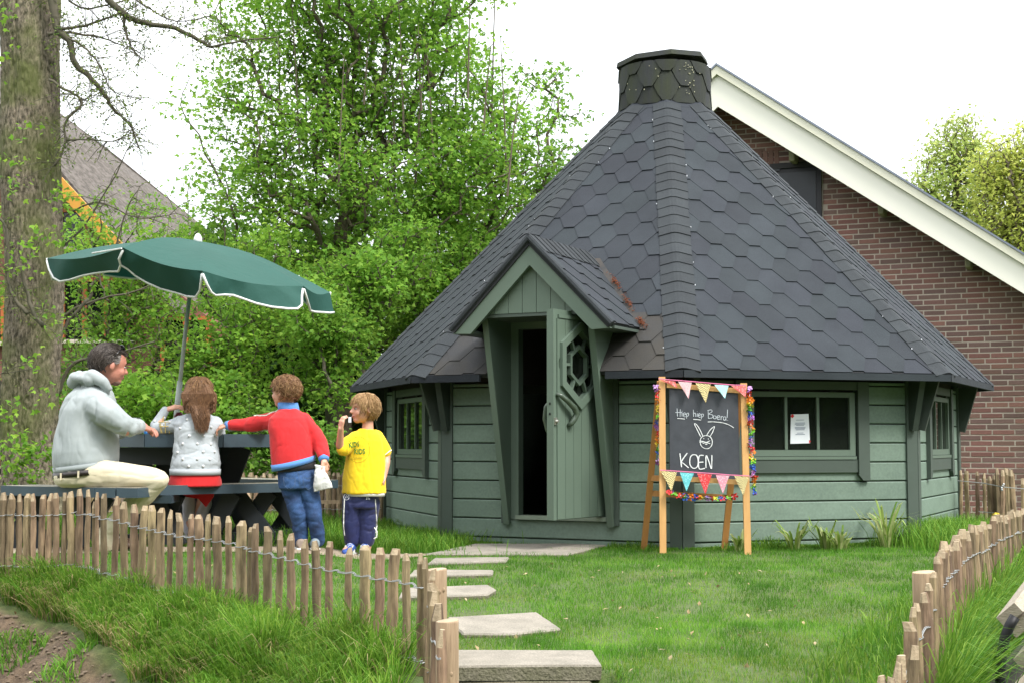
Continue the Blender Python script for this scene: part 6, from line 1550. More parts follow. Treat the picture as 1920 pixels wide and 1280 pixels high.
n_ = 26000; x = rng.uniform(-3.9, -1.0, n_); d = rng.uniform(.4, 1.9, n_); y = np.interp(x, [p[0] for p in FENCE_L], [p[1] for p in FENCE_L]) - d; k = (nz2(x, y, 2.6, 3.) > .12) & (rng.random(n_) < .7); blades('sparse_weeds', x[k], y[k], rng.uniform(.02, .08, k.sum()), np.full(k.sum(), .006), .8, GRASS, 'thin weeds sprouting on the bare soil bank')
# tall grass outside the right fence
n_ = 26000; yy = rng.uniform(4.6, 9.5, n_); xf = np.interp(yy, [p[1] for p in FENCE_R], [p[0] for p in FENCE_R]); x = xf + np.abs(rng.normal(0, .30, n_)) + .03; k = (~inpoly(x, yy, PAVEP) & ((yy > 5.9) | (x - xf < .10))) | (rng.random(n_) < .02); x, yy = x[k], yy[k]
blades('tall_grass', x, yy, rng.uniform(.14, .34, len(x)), np.full(len(x), .0055), .75, GRASS_L, 'tall overhanging grass between the right fence and the bench', lean_dir=-.6)
# crumbs, leaves and clods on the soil
b = MB()
for i in range(5000):
    x = random.uniform(-3.6, -.9); y = interp(x, FENCE_L) - random.uniform(.35, 2.0)
    if turfness(x, y) > .5: continue
    r = random.uniform(.004, .018) * random.uniform(.4, 1); b.ball((x, y, H(x, y) + r * .3), (r * random.uniform(.7, 1.5), r, r * .6), 5, 4, Matrix.Rotation(random.uniform(0, 3), 3, 'Z'))
tag(b.build('soil_clods', mat('soil_clod', (.17, .13, .09), .95, (.09, .065, .045), 40), None), 'loose clods and crumbs on the bare bank', 'soil', kind='stuff')
x = rng.uniform(-3.6, 1.6, 500); y = rng.uniform(5.0, 9.0, 500); leaves('fallen_leaves', np.stack([x, y, hfield(x, y) + .02], 1)[:260], .03, leafmat('dead_leaf', (.25, .17, .09), (.34, .25, .14), (.42, .34, .22), .1), None, 'oval', face_up=.9)
tag(bpy.data.objects['fallen_leaves'], 'scattered pale dead leaves on the lawn and bank', 'leaves', kind='stuff')

# ------------------------------------------------------------------ individual plants
def clump(name, label, cat, x, y, n, h, w, m, arch=1., group=None, spread=.05):
    e = empty(name, (x, y, H(x, y)), label, cat, group); b = MB(); rr = random.Random(int(x * 1000))
    for i in range(n):
        a = rr.uniform(0, 6.283); L_ = h * rr.uniform(.6, 1.15); out = L_ * rr.uniform(.25, .8) * arch; px_, py_ = x + math.cos(a) * rr.uniform(0, spread), y + math.sin(a) * rr.uniform(0, spread); pts = []
        for f in (0, .3, .6, .85, 1.0): pts.append(Vector((px_ + math.cos(a) * out * f ** 1.6, py_ + math.sin(a) * out * f ** 1.6, H(px_, py_) + L_ * (f - .45 * arch * f ** 3 * rr.uniform(.3, 1.1)))))
        s_ = Vector((-math.sin(a), math.cos(a), 0)); vs = []
        for p, ww in zip(pts, (.5, 1, .95, .6, .1)): vs += [p - s_ * w / 2 * ww, p + s_ * w / 2 * ww]
        b.add(vs, [(2 * j, 2 * j + 1, 2 * j + 3, 2 * j + 2) for j in range(4)])
    me = b.mesh('blades', m); a_ = me.attributes.new('rnd', 'FLOAT', 'POINT'); v_ = np.repeat(rng.random(n), 10); a_.data.foreach_set('value', v_); link('leaves', me, None, e); return e
def gpos(px, py): 
    r = ray(px, py); z = 0
    for _ in range(15): k = (z - CAMZ) / r.z; z = H(r.x * k, r.y * k)
    return r.x * k, r.y * k
PG = 'strap-leaved plants along the hut wall'
DAFF = leafmat('daffodil_leaf', (.10, .19, .03), (.20, .30, .06), (.42, .45, .22), .3)
for px, py, n_, h_, lab in ((1490, 1022, 22, .20, 'spiky strap-leaved plant under the hut window, nearest the easel'), (1548, 1020, 14, .20, 'upright strap-leaved plant in the middle of the wall bed'), (1575, 1022, 18, .16, 'drooping pale-edged strap plant right beside the upright one'), (1662, 1015, 30, .30, 'tallest arching strap-leaved clump beside the right corner post'), (1385, 1022, 12, .14, 'small strap plant seen between the easel legs')):
    x, y = gpos(px, py + 10); clump('daffodil_plant', lab, 'plant', x, y, n_ + 8, h_ * 1.3, .019, DAFF, 1., PG)
for px, py, n_, h_, lab in ((768, 995, 40, .17, 'dense arching green clump by the left corner of the hut'),): x, y = gpos(px, py); clump('daylily_clump', lab, 'plant', x, y, n_, h_, .012, DAFF, 1.1)
SED = leafmat('reddish_sedum', (.14, .05, .03), (.20, .08, .05), (.16, .14, .05), .2)
for px, py, s_, lab in ((812, 985, .06, 'reddish-brown low plant left of the hut door, by the corner post'), (878, 990, .075, 'tallest reddish-brown plant by the doorstep'), (850, 1000, .04, 'smallest brown seedling between the two reddish plants')):
    x, y = gpos(px, py + 10); e = empty('sedum_plant', (x, y, H(x, y)), lab, 'plant', 'reddish plants at the hut foot'); b = MB(); 
    for i in range(5): b.tube([(x, y, H(x, y)), (x + random.gauss(0, .02), y, H(x, y) + s_ * 1.6)], .003, 4)
    b.build('stem', BARK_D, e); c = np.array([x, y, H(x, y) + s_ * 1.5]) + rng.normal(0, 1, (90, 3)) * s_ * .5; leaves('leaves', c, .035, SED, e, 'oval')
# broad-leaved weeds on the bank and right edge
for px, py, n_, sz, lab in ((12, 1165, 46, .06, 'leafy green weed on the soil bank at the left edge'), (60, 1195, 20, .045, 'smaller sprawling weed just right of the left-edge one'), (40, 1240, 40, .035, 'clover-like weeds at the lower left corner'), (150, 1205, 26, .03, 'thin weed sprig in the middle of the bare soil'), (1908, 1068, 90, .06, 'bright green broad-leaved plant beside the right fence above the bench')):
    x, y = gpos(px, py + 15); e = empty('leafy_weed', (x, y, H(x, y)), lab, 'weed', 'broad-leaved weeds'); hh = .10 if px > 1000 else .045; c = np.array([x, y, H(x, y) + hh]) + rng.normal(0, 1, (n_, 3)) * np.array([.075, .06, hh * .5]); c[:, 2] = np.maximum(c[:, 2], H(x, y) + .01); leaves('leaves', c, sz, LEAF_BR, e, 'maple', droop=.2, face_up=.8); b = MB()
    for i in range(6): q = c[i * 3 % n_]; b.tube([(x, y, H(x, y) - .01), tuple(q)], .003, 4)
    b.build('stems', BARK_D, e)
x, y = P(1868, 968, 8.6)[:2]; z_ = P(1868, 968, 8.6).z; e = empty('dandelion', (x, y, H(x, y)), 'single yellow dandelion bloom by the top of the right fence', 'flower'); b = MB(); b.tube([(x, y, H(x, y)), (x, y, z_)], .004, 5); b.build('stem', mat('flower_stem', (.15, .25, .05)), e)
b = MB()
for i in range(40): a = random.uniform(0, 6.28); el = random.uniform(0, 1.2); d = Vector((math.cos(a) * math.cos(el), math.sin(a) * math.cos(el), math.sin(el))) * .026; q = Vector((x, y, z_)); b.beam(q, q + d, .008, .003)
b.build('petals', mat('dandelion_yellow', (.75, .55, .01), .6), e)
# ------------------------------------------------------------------ people
def capsule(b, p0, p1, r0, r1=None, seg=14):
    r1 = r0 if r1 is None else r1; p0, p1 = Vector(p0), Vector(p1); d = p1 - p0; L_ = d.length
    if L_ < 1e-6: return b.ball(p0, r0, seg, 8)
    d.normalize(); pts = []; rs = []
    for k in range(5): a = math.pi / 2 * (1 - k / 4); pts.append(p0 - d * r0 * math.sin(a)); rs.append(max(r0 * math.cos(a), 1e-4))
    for k in range(5): a = math.pi / 2 * k / 4; pts.append(p1 + d * r1 * math.sin(a)); rs.append(max(r1 * math.cos(a), 1e-4))
    return b.tube(pts, rs, seg)
def chain(b, pts, k=1.):
    """pts: (Vector, radius)"""
    for (p, r), (q, s) in zip(pts, pts[1:]): capsule(b, p, q, r * k, s * k)
    return b
def loft(b, secs, seg=28, cap=True):
    """closed body through elliptical sections (centre, half-width vector, half-depth vector[, squareness])"""
    o = len(b.v)
    for c, A, B, *e in secs:
        p = e[0] if e else 1.0
        for k in range(seg):
            t = 2 * math.pi * k / seg; ct, st = math.cos(t), math.sin(t); ct = math.copysign(abs(ct) ** p, ct); st = math.copysign(abs(st) ** p, st); b.v.append(tuple(Vector(c) + Vector(A) * ct + Vector(B) * st))
    n = len(secs); A, B = Vector(secs[0][1]), Vector(secs[0][2]); up = Vector(secs[-1][0]) - Vector(secs[0][0]); flip = A.cross(B).dot(up) < 0
    for i in range(n - 1):
        for k in range(seg):
            f = (o + i * seg + k, o + i * seg + (k + 1) % seg, o + (i + 1) * seg + (k + 1) % seg, o + (i + 1) * seg + k); b.f.append(f[::-1] if flip else f); b.mi.append(0)
    if cap:
        f0 = tuple(o + k for k in range(seg))[::-1]; f1 = tuple(o + (n - 1) * seg + k for k in range(seg)); b.f += [f0[::-1] if flip else f0, f1[::-1] if flip else f1]; b.mi += [0, 0]
    return b
def voxel(b, name, vox, m, parent, smooth=4, disp=None, fac=.5):
    """fuse the collected closed shapes into one continuous skin"""
    me = b.mesh(name + '_src'); o = bpy.data.objects.new(name + '_src', me); COL.objects.link(o)
    r = o.modifiers.new('r', 'REMESH'); r.mode = 'VOXEL'; r.voxel_size = vox; r.use_smooth_shade = True
    if smooth: s = o.modifiers.new('s', 'SMOOTH'); s.factor = fac; s.iterations = smooth
    dg = bpy.context.evaluated_depsgraph_get(); ev = o.evaluated_get(dg); me2 = bpy.data.meshes.new_from_object(ev); me2.name = name
    bpy.data.objects.remove(o); bpy.data.meshes.remove(me)
    if disp:
        n_ = len(me2.vertices)
        nrm = [v.normal.copy() for v in me2.vertices]
        for v, nn in zip(me2.vertices, nrm): v.co += nn * disp(v.co)
    me2.materials.clear(); me2.materials.append(m); me2.polygons.foreach_set('use_smooth', [True] * len(me2.polygons)); me2.update()
    return link(name, me2, None, parent)
def fold(scale=(9, 9, 5), amp=.006, seed=0, fine=.35):
    """soft puffs with sharp crease valleys, domain-warped"""
    def f(c):
        w1 = noise.noise(Vector((c.x * 5, c.y * 5, c.z * 5 + seed))) * .35
        a = noise.noise(Vector((c.x * scale[0] + w1, c.y * scale[1], c.z * scale[2] + w1 + seed)))
        b_ = noise.noise(Vector((c.x * scale[0] * 1.9 + w1, c.y * scale[1] * 1.9 + 3, c.z * scale[2] * 2.3 - w1 + seed)))
        return amp * (.8 * a + .35 * b_ + .25 - .42 * math.exp(-(a / .10) ** 2) - .18 * math.exp(-(b_ / .09) ** 2)) + amp * fine * .3 * noise.noise(Vector((c.x * 40, c.y * 40, c.z * 40)))
    return f
class Head:
    def __init__(s, c, h, yaw, pitch=0, roll=0):
        """yaw: heading (degrees, 0 = +x, 90 = away from the viewer)"""
        s.c = Vector(c); s.h = h
        R = Matrix.Rotation(rad(yaw), 3, 'Z') @ Matrix.Rotation(rad(-pitch), 3, 'Y') @ Matrix.Rotation(rad(roll), 3, 'X'); s.R = R
    def p(s, f, l, u): return s.c + s.R @ (Vector((f, l, u)) * s.h)
    def skull(s, b):
        h = s.h
        b.ball(s.p(-.04, 0, .10), (.46 * h, .375 * h, .41 * h), 20, 14, s.R); b.ball(s.p(.12, 0, -.12), (.31 * h, .30 * h, .34 * h), 18, 12, s.R)
        b.ball(s.p(.24, 0, -.36), (.15 * h, .17 * h, .12 * h), 12, 8, s.R); b.ball(s.p(.30, 0, .10), (.13 * h, .24 * h, .12 * h), 12, 8, s.R)
        for l in (-1, 1): b.ball(s.p(.25, l * .17, -.14), (.13 * h, .12 * h, .13 * h), 12, 8, s.R); b.ball(s.p(-.05, l * .395, -.04), (.075 * h, .045 * h, .12 * h), 12, 8, s.R)
        capsule(b, s.p(.40, 0, .03), s.p(.475, 0, -.10), .028 * h, .05 * h, 10); b.ball(s.p(.44, 0, -.115), (.055 * h, .075 * h, .04 * h), 10, 6, s.R)
        b.ball(s.p(.395, 0, -.235), (.04 * h, .09 * h, .03 * h), 10, 6, s.R); b.ball(s.p(.38, 0, -.285), (.04 * h, .08 * h, .03 * h), 10, 6, s.R)
    def face(s, par, eye=(.05, .03, .02), lip=(.42, .14, .12), brow=None):
        h = s.h
        for l in (-1, 1):
            b = MB(); b.ball(s.p(.352, l * .16, .0), (.042 * h, .05 * h, .022 * h), 12, 8, s.R); e = b.build('eye', EYEW, par, True)
            b = MB(); b.ball(s.p(.385, l * .16, .0), (.02 * h, .026 * h, .020 * h), 10, 6, s.R); b.build('iris', EYED, e, True)
            b = MB(); capsule(b, s.p(.40, l * .08, .075), s.p(.36, l * .24, .09), .014 * h, .010 * h, 8); b.build('eyebrow', brow or HAIR_BR, par, True)
            b = MB(); capsule(b, s.p(.40, l * .09, .035), s.p(.36, l * .23, .03), .010 * h, .008 * h, 8); b.build('eyelid', EYED, e, True)
        b = MB(); b.tube([s.p(.385, -.11, -.255), s.p(.425, -.04, -.262), s.p(.425, .04, -.262), s.p(.385, .11, -.255)], [.008 * h, .017 * h, .017 * h, .008 * h], 8); b.build('lips', mat('lips', lip, .5), par, True)
    def hair(s, par, m, n=420, grow=None, length=.20, thick=.05, flow=None, vox=.0042, lift=.07, extra=None, strands=260, sm_=1, seed=1, front=1., light=None):
        r = random.Random(seed); h = s.h; b = MB(); fine = MB(); fine2 = MB(); C_ = Vector((-.04, 0, .10)); RR = Vector((.47, .385, .42)); k = 0
        b.ball(s.p(-.08, 0, .14), (.445 * h, .385 * h, .395 * h), 20, 14, s.R)
        tries = 0
        while k < n + strands and tries < 40000:
            tries += 1
            d = Vector((r.gauss(0, 1), r.gauss(0, 1), r.gauss(0, 1))).normalized()
            if not grow(d): continue
            p0 = C_ + Vector((d.x * RR.x, d.y * RR.y, d.z * RR.z)) * (1 + lift * .3)
            fl_ = flow(d, r); fl_ = (fl_ - d * fl_.dot(d) * .97).normalized(); L_ = length * r.uniform(.6, 1.3) * (front if d.x > .35 else 1)
            pts = [p0, p0 + fl_ * L_ * .5 + d * lift * .6 * r.uniform(.3, 1.3), p0 + fl_ * L_ + d * (lift * r.uniform(.1, 1.2) - .9 * L_ * L_)]
            W_ = [s.p(*q) for q in pts]
            if k < n: b.tube(W_, [thick * h * .7, thick * h, thick * h * .35], 6)
            else:
                W_[2] = W_[2] + (W_[2] - W_[1]) * r.uniform(0, .5); (fine if r.random() < .6 else fine2).tube([w + (w - s.c).normalized() * h * .025 for w in W_], [.0018, .0015, .0006], 4, False)
            k += 1
        if extra: extra(b, fine, r)
        o = voxel(b, 'hair', vox, m, par, sm_, None, .4); tag(fine.build('hair_strands', m, o), kind='stuff'); tag(fine2.build('light_strands', light or m, o), kind='stuff'); return o
EYEW = mat('eye_white', (.7, .68, .64), .3); EYED = mat('eye_dark', (.03, .02, .015), .3)
def hairmat(name, c, c2):
    return mat(name, c, .55, c2, 60, stretch=(3, 3, .6), amt=.7, bump=.8, bscale=130, bstretch=(2, 2, .5), bdist=.004, spec=.3)
HAIR_BR = hairmat('brown_hair', (.19, .10, .048), (.075, .036, .018)); HAIR_DK = hairmat('dark_greying_hair', (.055, .042, .036), (.018, .013, .011)); HAIR_FAIR_L = hairmat('pale_fair_hair', (.50, .34, .17), (.30, .18, .08)); HAIR_GREY = hairmat('grey_brown_hair', (.13, .11, .095), (.05, .04, .035)); HAIR_GOLD = hairmat('golden_brown_hair', (.34, .20, .09), (.18, .10, .045)); HAIR_FAIR = hairmat('fair_hair', (.36, .22, .10), (.17, .095, .04)); HAIR_SANDY = hairmat('sandy_brown_hair', (.21, .105, .048), (.09, .045, .02))
def hand(b, wrist, fdir, back, s, curl=.5, thumb=1, spread=.16):
    """palm plus four jointed fingers and a thumb; fdir = finger direction, back = back-of-hand normal, s = hand length"""
    w = Vector(wrist); f = Vector(fdir).normalized(); k = Vector(back); k = (k - f * k.dot(f)).normalized(); a = f.cross(k) * thumb
    for i, q in enumerate((-.75, -.25, .25, .75)): capsule(b, w + a * q * s * .14, w + f * s * .46 + a * q * s * .27, s * .10, s * .095, 10)
    for i, (q, L_) in enumerate(((-.75, .42), (-.25, .50), (.25, .54), (.75, .48))):
        p = w + f * s * .48 + a * q * s * .27; dirv = (f + a * q * spread).normalized(); r = s * .062
        for j, seg in enumerate((.45, .32, .25)):
            ang = curl * (.5 + .5 * j); dirv = (Matrix.Rotation(0, 3, 'X') @ dirv); axis = a; dirv = (Matrix.Rotation(-ang * thumb, 3, axis) @ dirv).normalized() if False else (dirv * math.cos(ang) - k * math.sin(ang) * 1.0).normalized(); q2 = p + dirv * L_ * seg * s; capsule(b, p, q2, r, r * .9, 8); p = q2; r *= .9
    p = w + f * s * .10 + a * s * .20; d1 = (f * .6 + a * .75 - k * .25).normalized(); p1 = p + d1 * s * .25; d2 = (f * .9 + a * .25 - k * .4).normalized(); p2 = p1 + d2 * s * .18; capsule(b, p, p1, s * .085, s * .07, 8); capsule(b, p1, p2, s * .068, s * .055, 8)
def shoe(par, heel, toe, m, msole, h=.06, w=.036, stripes=None, name='shoe'):
    heel, toe = Vector(heel), Vector(toe); d = (toe - heel); L_ = d.length; d.normalize(); a = Vector((-d.y, d.x, 0))
    secs = []; 
    for f, ww, hh in ((0, .75, .95), (.12, .9, 1.15), (.3, .9, 1.1), (.5, .95, .85), (.7, 1.08, .62), (.88, .95, .5), (1, .5, .36)):
        secs.append((heel + d * L_ * f + ZU * (h * hh * .5 + .012), a * w * ww, ZU * (h * hh * .5)))
    b = MB(); loft(b, secs, 16); o = voxel(b, name, .005, m, par, 3)
    b = MB(); secs = [(heel + d * L_ * f + ZU * .008, a * w * ww * 1.05, ZU * .009) for f, ww in ((-.02, .7), (.12, .95), (.4, .9), (.7, 1.1), (.92, .95), (1.02, .45))]; loft(b, secs, 14); b.build('sole', msole, o, True)
    if stripes:
        for i in range(3):
            for sg in (-1, 1):
                b = MB(); q = heel + d * L_ * (.38 + i * .11); b.beam(q + a * sg * w * .94 + ZU * .018, q - d * .012 + a * sg * w * .70 + ZU * (h * .95), .009, .004, up=a); b.build('stripe', stripes, o)
    b = MB()
    for i in range(3): q = heel + d * L_ * (.42 + i * .1); b.tube([q + a * w * .5 + ZU * h * (1.0 - i * .12), q + ZU * h * (1.1 - i * .13), q - a * w * .5 + ZU * h * (1.0 - i * .12)], .004, 5)
    b.build('laces', WHITE, o); return o
def cloth(name, c, c2=None, amt=.5, bump=.3, bs=500, rough=.9, scale=7, **k): return mat(name, c, rough, c2, scale, amt=amt, bump=bump, bscale=bs, bdist=.002, sheen=.15, **k)
# ================= boy in the yellow shirt
Y0 = 9.62
def Q(px, py, dy=0.): return P(px, py, Y0 + dy)
ky = Y0 / F
gz = H(X(683, Y0), Y0) + .008
boy = empty('person', (X(683, Y0), Y0, gz), 'small boy in oversized yellow T-shirt and navy track pants, hand at his mouth', 'person')
fw_ = Vector((-.42, -.9, 0)).normalized(); rt_ = Vector((.9, -.42, 0)).normalized()
YEL_T = cloth('yellow_jersey', (.86, .60, .008), (.80, .54, .006)); NAVY = cloth('navy_track_fabric', (.008, .014, .085), (.006, .010, .06), rough=.55)
hd = Head(Q(683, 766), .197, 205, 0, 0)
bd = MB(); hd.skull(bd)
sR, sL = Q(663, 824, -.01), Q(709, 825, .03)
capsule(bd, Q(690, 790, .02), Q(689, 812, .02), .036, .042); loft(bd, [(Q(686, y, .01), rt_ * a * .82, fw_ * d * .8) for y, a, d in ((930, .085, .065), (890, .085, .062), (850, .095, .062), (820, .085, .052), (812, .045, .04))])
chain(bd, [(sL, .026), (Q(724, 852, .03), .030), (Q(724, 868, .0), .027), (Q(720, 893, -.03), .019)]); hand(bd, Q(720, 893, -.03), (-.25, -.1, -1), (.8, .4, 0), .105, .35, 1)
chain(bd, [(sR, .026), (Q(642, 838, -.07), .029), (Q(637, 834, -.09), .027), (Q(639, 803, -.17), .019)]); hand(bd, Q(639, 803, -.17), (.12, -.05, 1), (-.7, -.5, 0), .105, .75, -1)
for a, c in ((662, 660), (692, 690)): chain(bd, [(Q(a, 925, .01), .062), (Q(c, 968, 0), .045), (Q(c, 1012, .02), .032)], .72)
for hx, tx in ((662, 650), (690, 682)): chain(bd, [(Vector((X(hx, Y0), Y0 + .01, gz + .045)), .03), (Vector((X(tx, Y0 - .1), Y0 - .1, gz + .03)), .022)])
voxel(bd, 'body', .0042, SKIN, boy, 3)
hd.face(boy, brow=HAIR_FAIR)
def g_boy(d): return not ((d.x > .25 and d.z < .12) or (d.x > .62 and d.z < .33) or d.z < -.62 or (abs(d.y) > .75 and d.x > -.15 and d.z < -.02))
def f_boy(d, r): return Vector((.25 + .3 * d.x if d.x > .1 else -.15, d.y * .12, -1.0)) + Vector((r.gauss(0, .12), r.gauss(0, .12), 0))
hd.hair(boy, HAIR_FAIR, 300, g_boy, .34, .030, f_boy, lift=.035, seed=3, strands=1500, vox=.004, front=.45, sm_=4, light=HAIR_FAIR_L)
shirt = MB(); loft(shirt, [(Q(x, y, .012), rt_ * (a * ky), fw_ * d) for x, y, a, d in ((682, 924, 45, .118), (683, 900, 43, .112), (685, 870, 40, .102), (686, 845, 37, .095), (687, 825, 34, .082), (688, 813, 28, .066), (689, 804, 17, .052))])
chain(shirt, [(Q(704, 821, .02), .060), (Q(722, 846, .02), .044)]); chain(shirt, [(Q(668, 824, -.01), .058), (Q(655, 830, -.03), .054), (Q(644, 841, -.065), .046)])
def f_sh(c): return fold((8, 8, 2.6), .010, 3)(c)
sh = voxel(shirt, 'yellow_shirt', .006, YEL_T, boy, 6, f_sh)
b = MB(); a_, c_ = Q(716, 841, .02), Q(726, 853, .02); d_ = (c_ - a_).normalized(); c0 = Q(724.5, 849.5, .02); b.tube([c0, c0 + d_ * .006], .0435, 18, True); b.build('sleeve_cuff', WHITE, sh, True)
b = MB(); loft(b, [(Q(683, 929, .01), rt_ * (41 * ky), fw_ * .105), (Q(683, 921, .01), rt_ * (42 * ky), fw_ * .108)]); b.build('undershirt', WHITE, boy, True)
pn = MB(); loft(pn, [(Q(x, y, .015), rt_ * (a * ky), fw_ * d) for x, y, a, d in ((676, 950, 33, .095), (677, 935, 34, .098), (678, 915, 33, .095))])
chain(pn, [(Q(661, 940, 0), .072), (Q(659, 975, 0), .064), (Q(660, 1013, .01), .050)]); chain(pn, [(Q(692, 940, .02), .072), (Q(690, 975, .01), .064), (Q(687, 1013, .01), .050)])
pa = voxel(pn, 'track_pants', .006, NAVY, boy, 4, fold((8, 8, 9), .009, 9))
bv = BVHTree.FromObject(pa, bpy.context.evaluated_depsgraph_get()); bs_ = BVHTree.FromObject(sh, bpy.context.evaluated_depsgraph_get())
def stick(bvh, px, py, off=.003, dflt=Y0 - .1):
    r = ray(px, py); h_ = bvh.ray_cast(Vector((0, 0, CAMZ)), r.normalized()); return (h_[0] + h_[1] * off) if h_[0] else P(px, py, dflt)
def ribbon(bvh, pts, w, name, m, par, off=.003):
    b = MB(); P_ = []
    for (x0, y0), (x1, y1) in zip(pts, pts[1:]):
        k = max(2, int(math.hypot(x1 - x0, y1 - y0) / 2.5)); P_ += [stick(bvh, lerp(x0, x1, i / k), lerp(y0, y1, i / k), off) for i in range(k)]
    P_.append(stick(bvh, *pts[-1], off)); vs = []
    for i, p in enumerate(P_):
        d = (P_[min(i + 1, len(P_) - 1)] - P_[max(i - 1, 0)]); s_ = Vector((d.z, 0, -d.x)); s_ = s_.normalized() * w / 2; vs += [p - s_, p + s_]
    b.add(vs, [(2 * i, 2 * i + 1, 2 * i + 3, 2 * i + 2) for i in range(len(P_) - 1)]); return b.build(name, m, par)
for w_, pts in (('side_stripe', [(646.5, 935), (645.5, 960), (645, 985), (647, 1003)]), ('side_stripe', [(703, 935), (705, 960), (706, 985), (704, 998)])): ribbon(bv, pts, .006, w_, WHITE, pa)
ribbon(bv, [(650 + 5 * math.cos(a / 12 * 6.283), 931 + 5.5 * math.sin(a / 12 * 6.283)) for a in range(13)], .0035, 'crest', PAPER, pa); ribbon(bv, [(648, 934), (650, 928), (653, 931), (650, 933)], .003, 'crest', PAPER, pa)
for i in range(3): ribbon(bv, [(687 + i * 3, 936), (689 + i * 2.2 - 1, 930 + i * 1.4)][::-1], .004, 'logo_bar', PAPER, pa)
b = MB(); q0 = Q(703, 985, -.05); b.tube([Q(702, 988, -.04), Q(707, 996, -.05), Q(706, 1006, -.05), Q(701, 1009, -.05)], .004, 6); b.build('drawstring', WHITE, pa)
# print on the shirt
SHG = mat('green_print', (.03, .22, .03), .8); SHO = mat('olive_print', (.45, .36, .01), .8)
def text_on(bvh, body, px, py, hpx, m, par, ang=0., bold=.0, xs=1.):
    cu = bpy.data.curves.new('t', 'FONT'); cu.body = body; cu.size = 1; cu.offset = bold; cu.resolution_u = 2; to = bpy.data.objects.new('t', cu); COL.objects.link(to)
    me = bpy.data.meshes.new_from_object(to.evaluated_get(bpy.context.evaluated_depsgraph_get())); bpy.data.objects.remove(to)
    bm = bmesh.new(); bm.from_mesh(me); bmesh.ops.triangulate(bm, faces=bm.faces[:]); s = hpx / .7
    for v in bm.verts:
        x, y = v.co.x * s * xs, v.co.y * s; xr, yr = x * math.cos(ang) + y * math.sin(ang), -x * math.sin(ang) + y * math.cos(ang); v.co = stick(bvh, px + xr, py - yr, .0035)
    bm.to_mesh(me); bm.free(); me.materials.clear(); me.materials.append(m); return link('shirt_print', me, None, par)
text_on(bs_, 'KIDS', 654, 838, 9.5, SHG, sh, -.12, .02, .72); text_on(bs_, 'of', 663, 843, 5, SHG, sh, 0, .01, .8); text_on(bs_, 'KIDS', 664, 850.5, 9.5, SHG, sh, -.05, .02, .74); text_on(bs_, 'v. adSchelpjr', 653.5, 862, 5.5, SHO, sh, -.12, .0, .68)
ribbon(bs_, [(672 + 21.5 * math.cos(a / 28 * 6.283), 842 + 24 * math.sin(a / 28 * 6.283)) for a in range(29)], .0025, 'shirt_print', SHO, sh)
BLUES = mat('blue_trainer', (.04, .10, .38), .5)
shoe(boy, (X(664, Y0 + .03), Y0 + .03, gz - .005), (X(650, Y0 - .15), Y0 - .15, gz - .005), BLUES, WHITE, stripes=WHITE, w=.034, h=.07); shoe(boy, (X(688, Y0 + .04), Y0 + .04, gz - .005), (X(684, Y0 - .14), Y0 - .14, gz - .005), BLUES, WHITE, stripes=WHITE, w=.034, h=.07)
b = MB(); q = Q(656, 786, -.19); b.box(q, (.018, .006, .036)); tag(b.build('white_wafer', PAPER), "small white wafer held at the yellow-shirted boy's lips", 'snack')
# ================= boy in the red jacket, seen from behind
Y0 = 9.5; ky = Y0 / F
gz = H(X(580, Y0), Y0) + .008
rb_ = empty('person', (X(570, Y0), Y0, gz), 'boy in red tracksuit jacket and jeans, seen from behind, reaching over the table', 'person')
fw_ = Vector((-.45, .9, 0)).normalized(); rt_ = Vector((.9, .45, 0)).normalized()
REDJ = cloth('red_jacket', (.60, .018, .022), (.50, .012, .016)); LBL = cloth('light_blue_rib', (.10, .27, .62), (.08, .22, .52), bs=900); BLK = cloth('black_shirt', (.012, .012, .016))
def denim():
    m = mat('faded_denim', (.030, .085, .22), .85, (.012, .03, .085), 9, amt=.8, bump=.5, bscale=500, fine=240, bdist=.002); return m
JEAN = denim()
hd = Head(Q(535, 734), .203, 155, -2, 0)
bd = MB(); hd.skull(bd); capsule(bd, Q(541, 752, .01), Q(544, 774, 0), .038, .045)
loft(bd, [(Q(x, y, 0), rt_ * a * .82, fw_ * d * .8) for x, y, a, d in ((558, 885, .10, .075), (550, 850, .095, .07), (545, 810, .105, .07), (543, 782, .095, .06), (543, 770, .05, .045))])
chain(bd, [(Q(511, 787, .05), .038), (Q(466, 794, .12), .030), (Q(424, 796, .16), .021)]); hand(bd, Q(428, 795, .16), (-1, .05, -.35), (0, -.3, 1), .125, .85, 1)
chain(bd, [(Q(574, 790, .06), .038), (Q(600, 832, .02), .029), (Q(608, 866, -.06), .021)]); hand(bd, Q(608, 864, -.06), (.05, -.1, -1), (.75, -.6, 0), .118, .75, -1)
for a, k_, f_ in ((545, 562, 567), (574, 588, 594)): chain(bd, [(Q(a, 893, 0), .068), (Q(k_, 962, -.02), .05), (Q(f_, 1012, .03), .036)], .72)
for hx in (567, 595): chain(bd, [(Vector((X(hx, Y0), Y0 + .02, gz + .05)), .033), (Vector((X(hx - 4, Y0 + .1), Y0 + .12, gz + .03)), .025)])
voxel(bd, 'body', .0045, SKIN, rb_, 3); hd.face(rb_, brow=HAIR_SANDY)
def g_rb(d): return not ((d.x > .45 and d.z < .38) or (d.x > .2 and abs(d.y) > .5 and d.z < .05) or d.z < -.66 or (abs(d.y) > .78 and d.x > -.1 and d.z < -.05))
def f_rb(d, r): return Vector((d.x * .6 - .2, d.y * .8, -.45)) + Vector((r.gauss(0, .3), r.gauss(0, .3), r.gauss(0, .3)))
hd.hair(rb_, HAIR_SANDY, 320, g_rb, .18, .028, f_rb, lift=.05, seed=8, strands=1500, vox=.004, sm_=3, light=HAIR_FAIR)
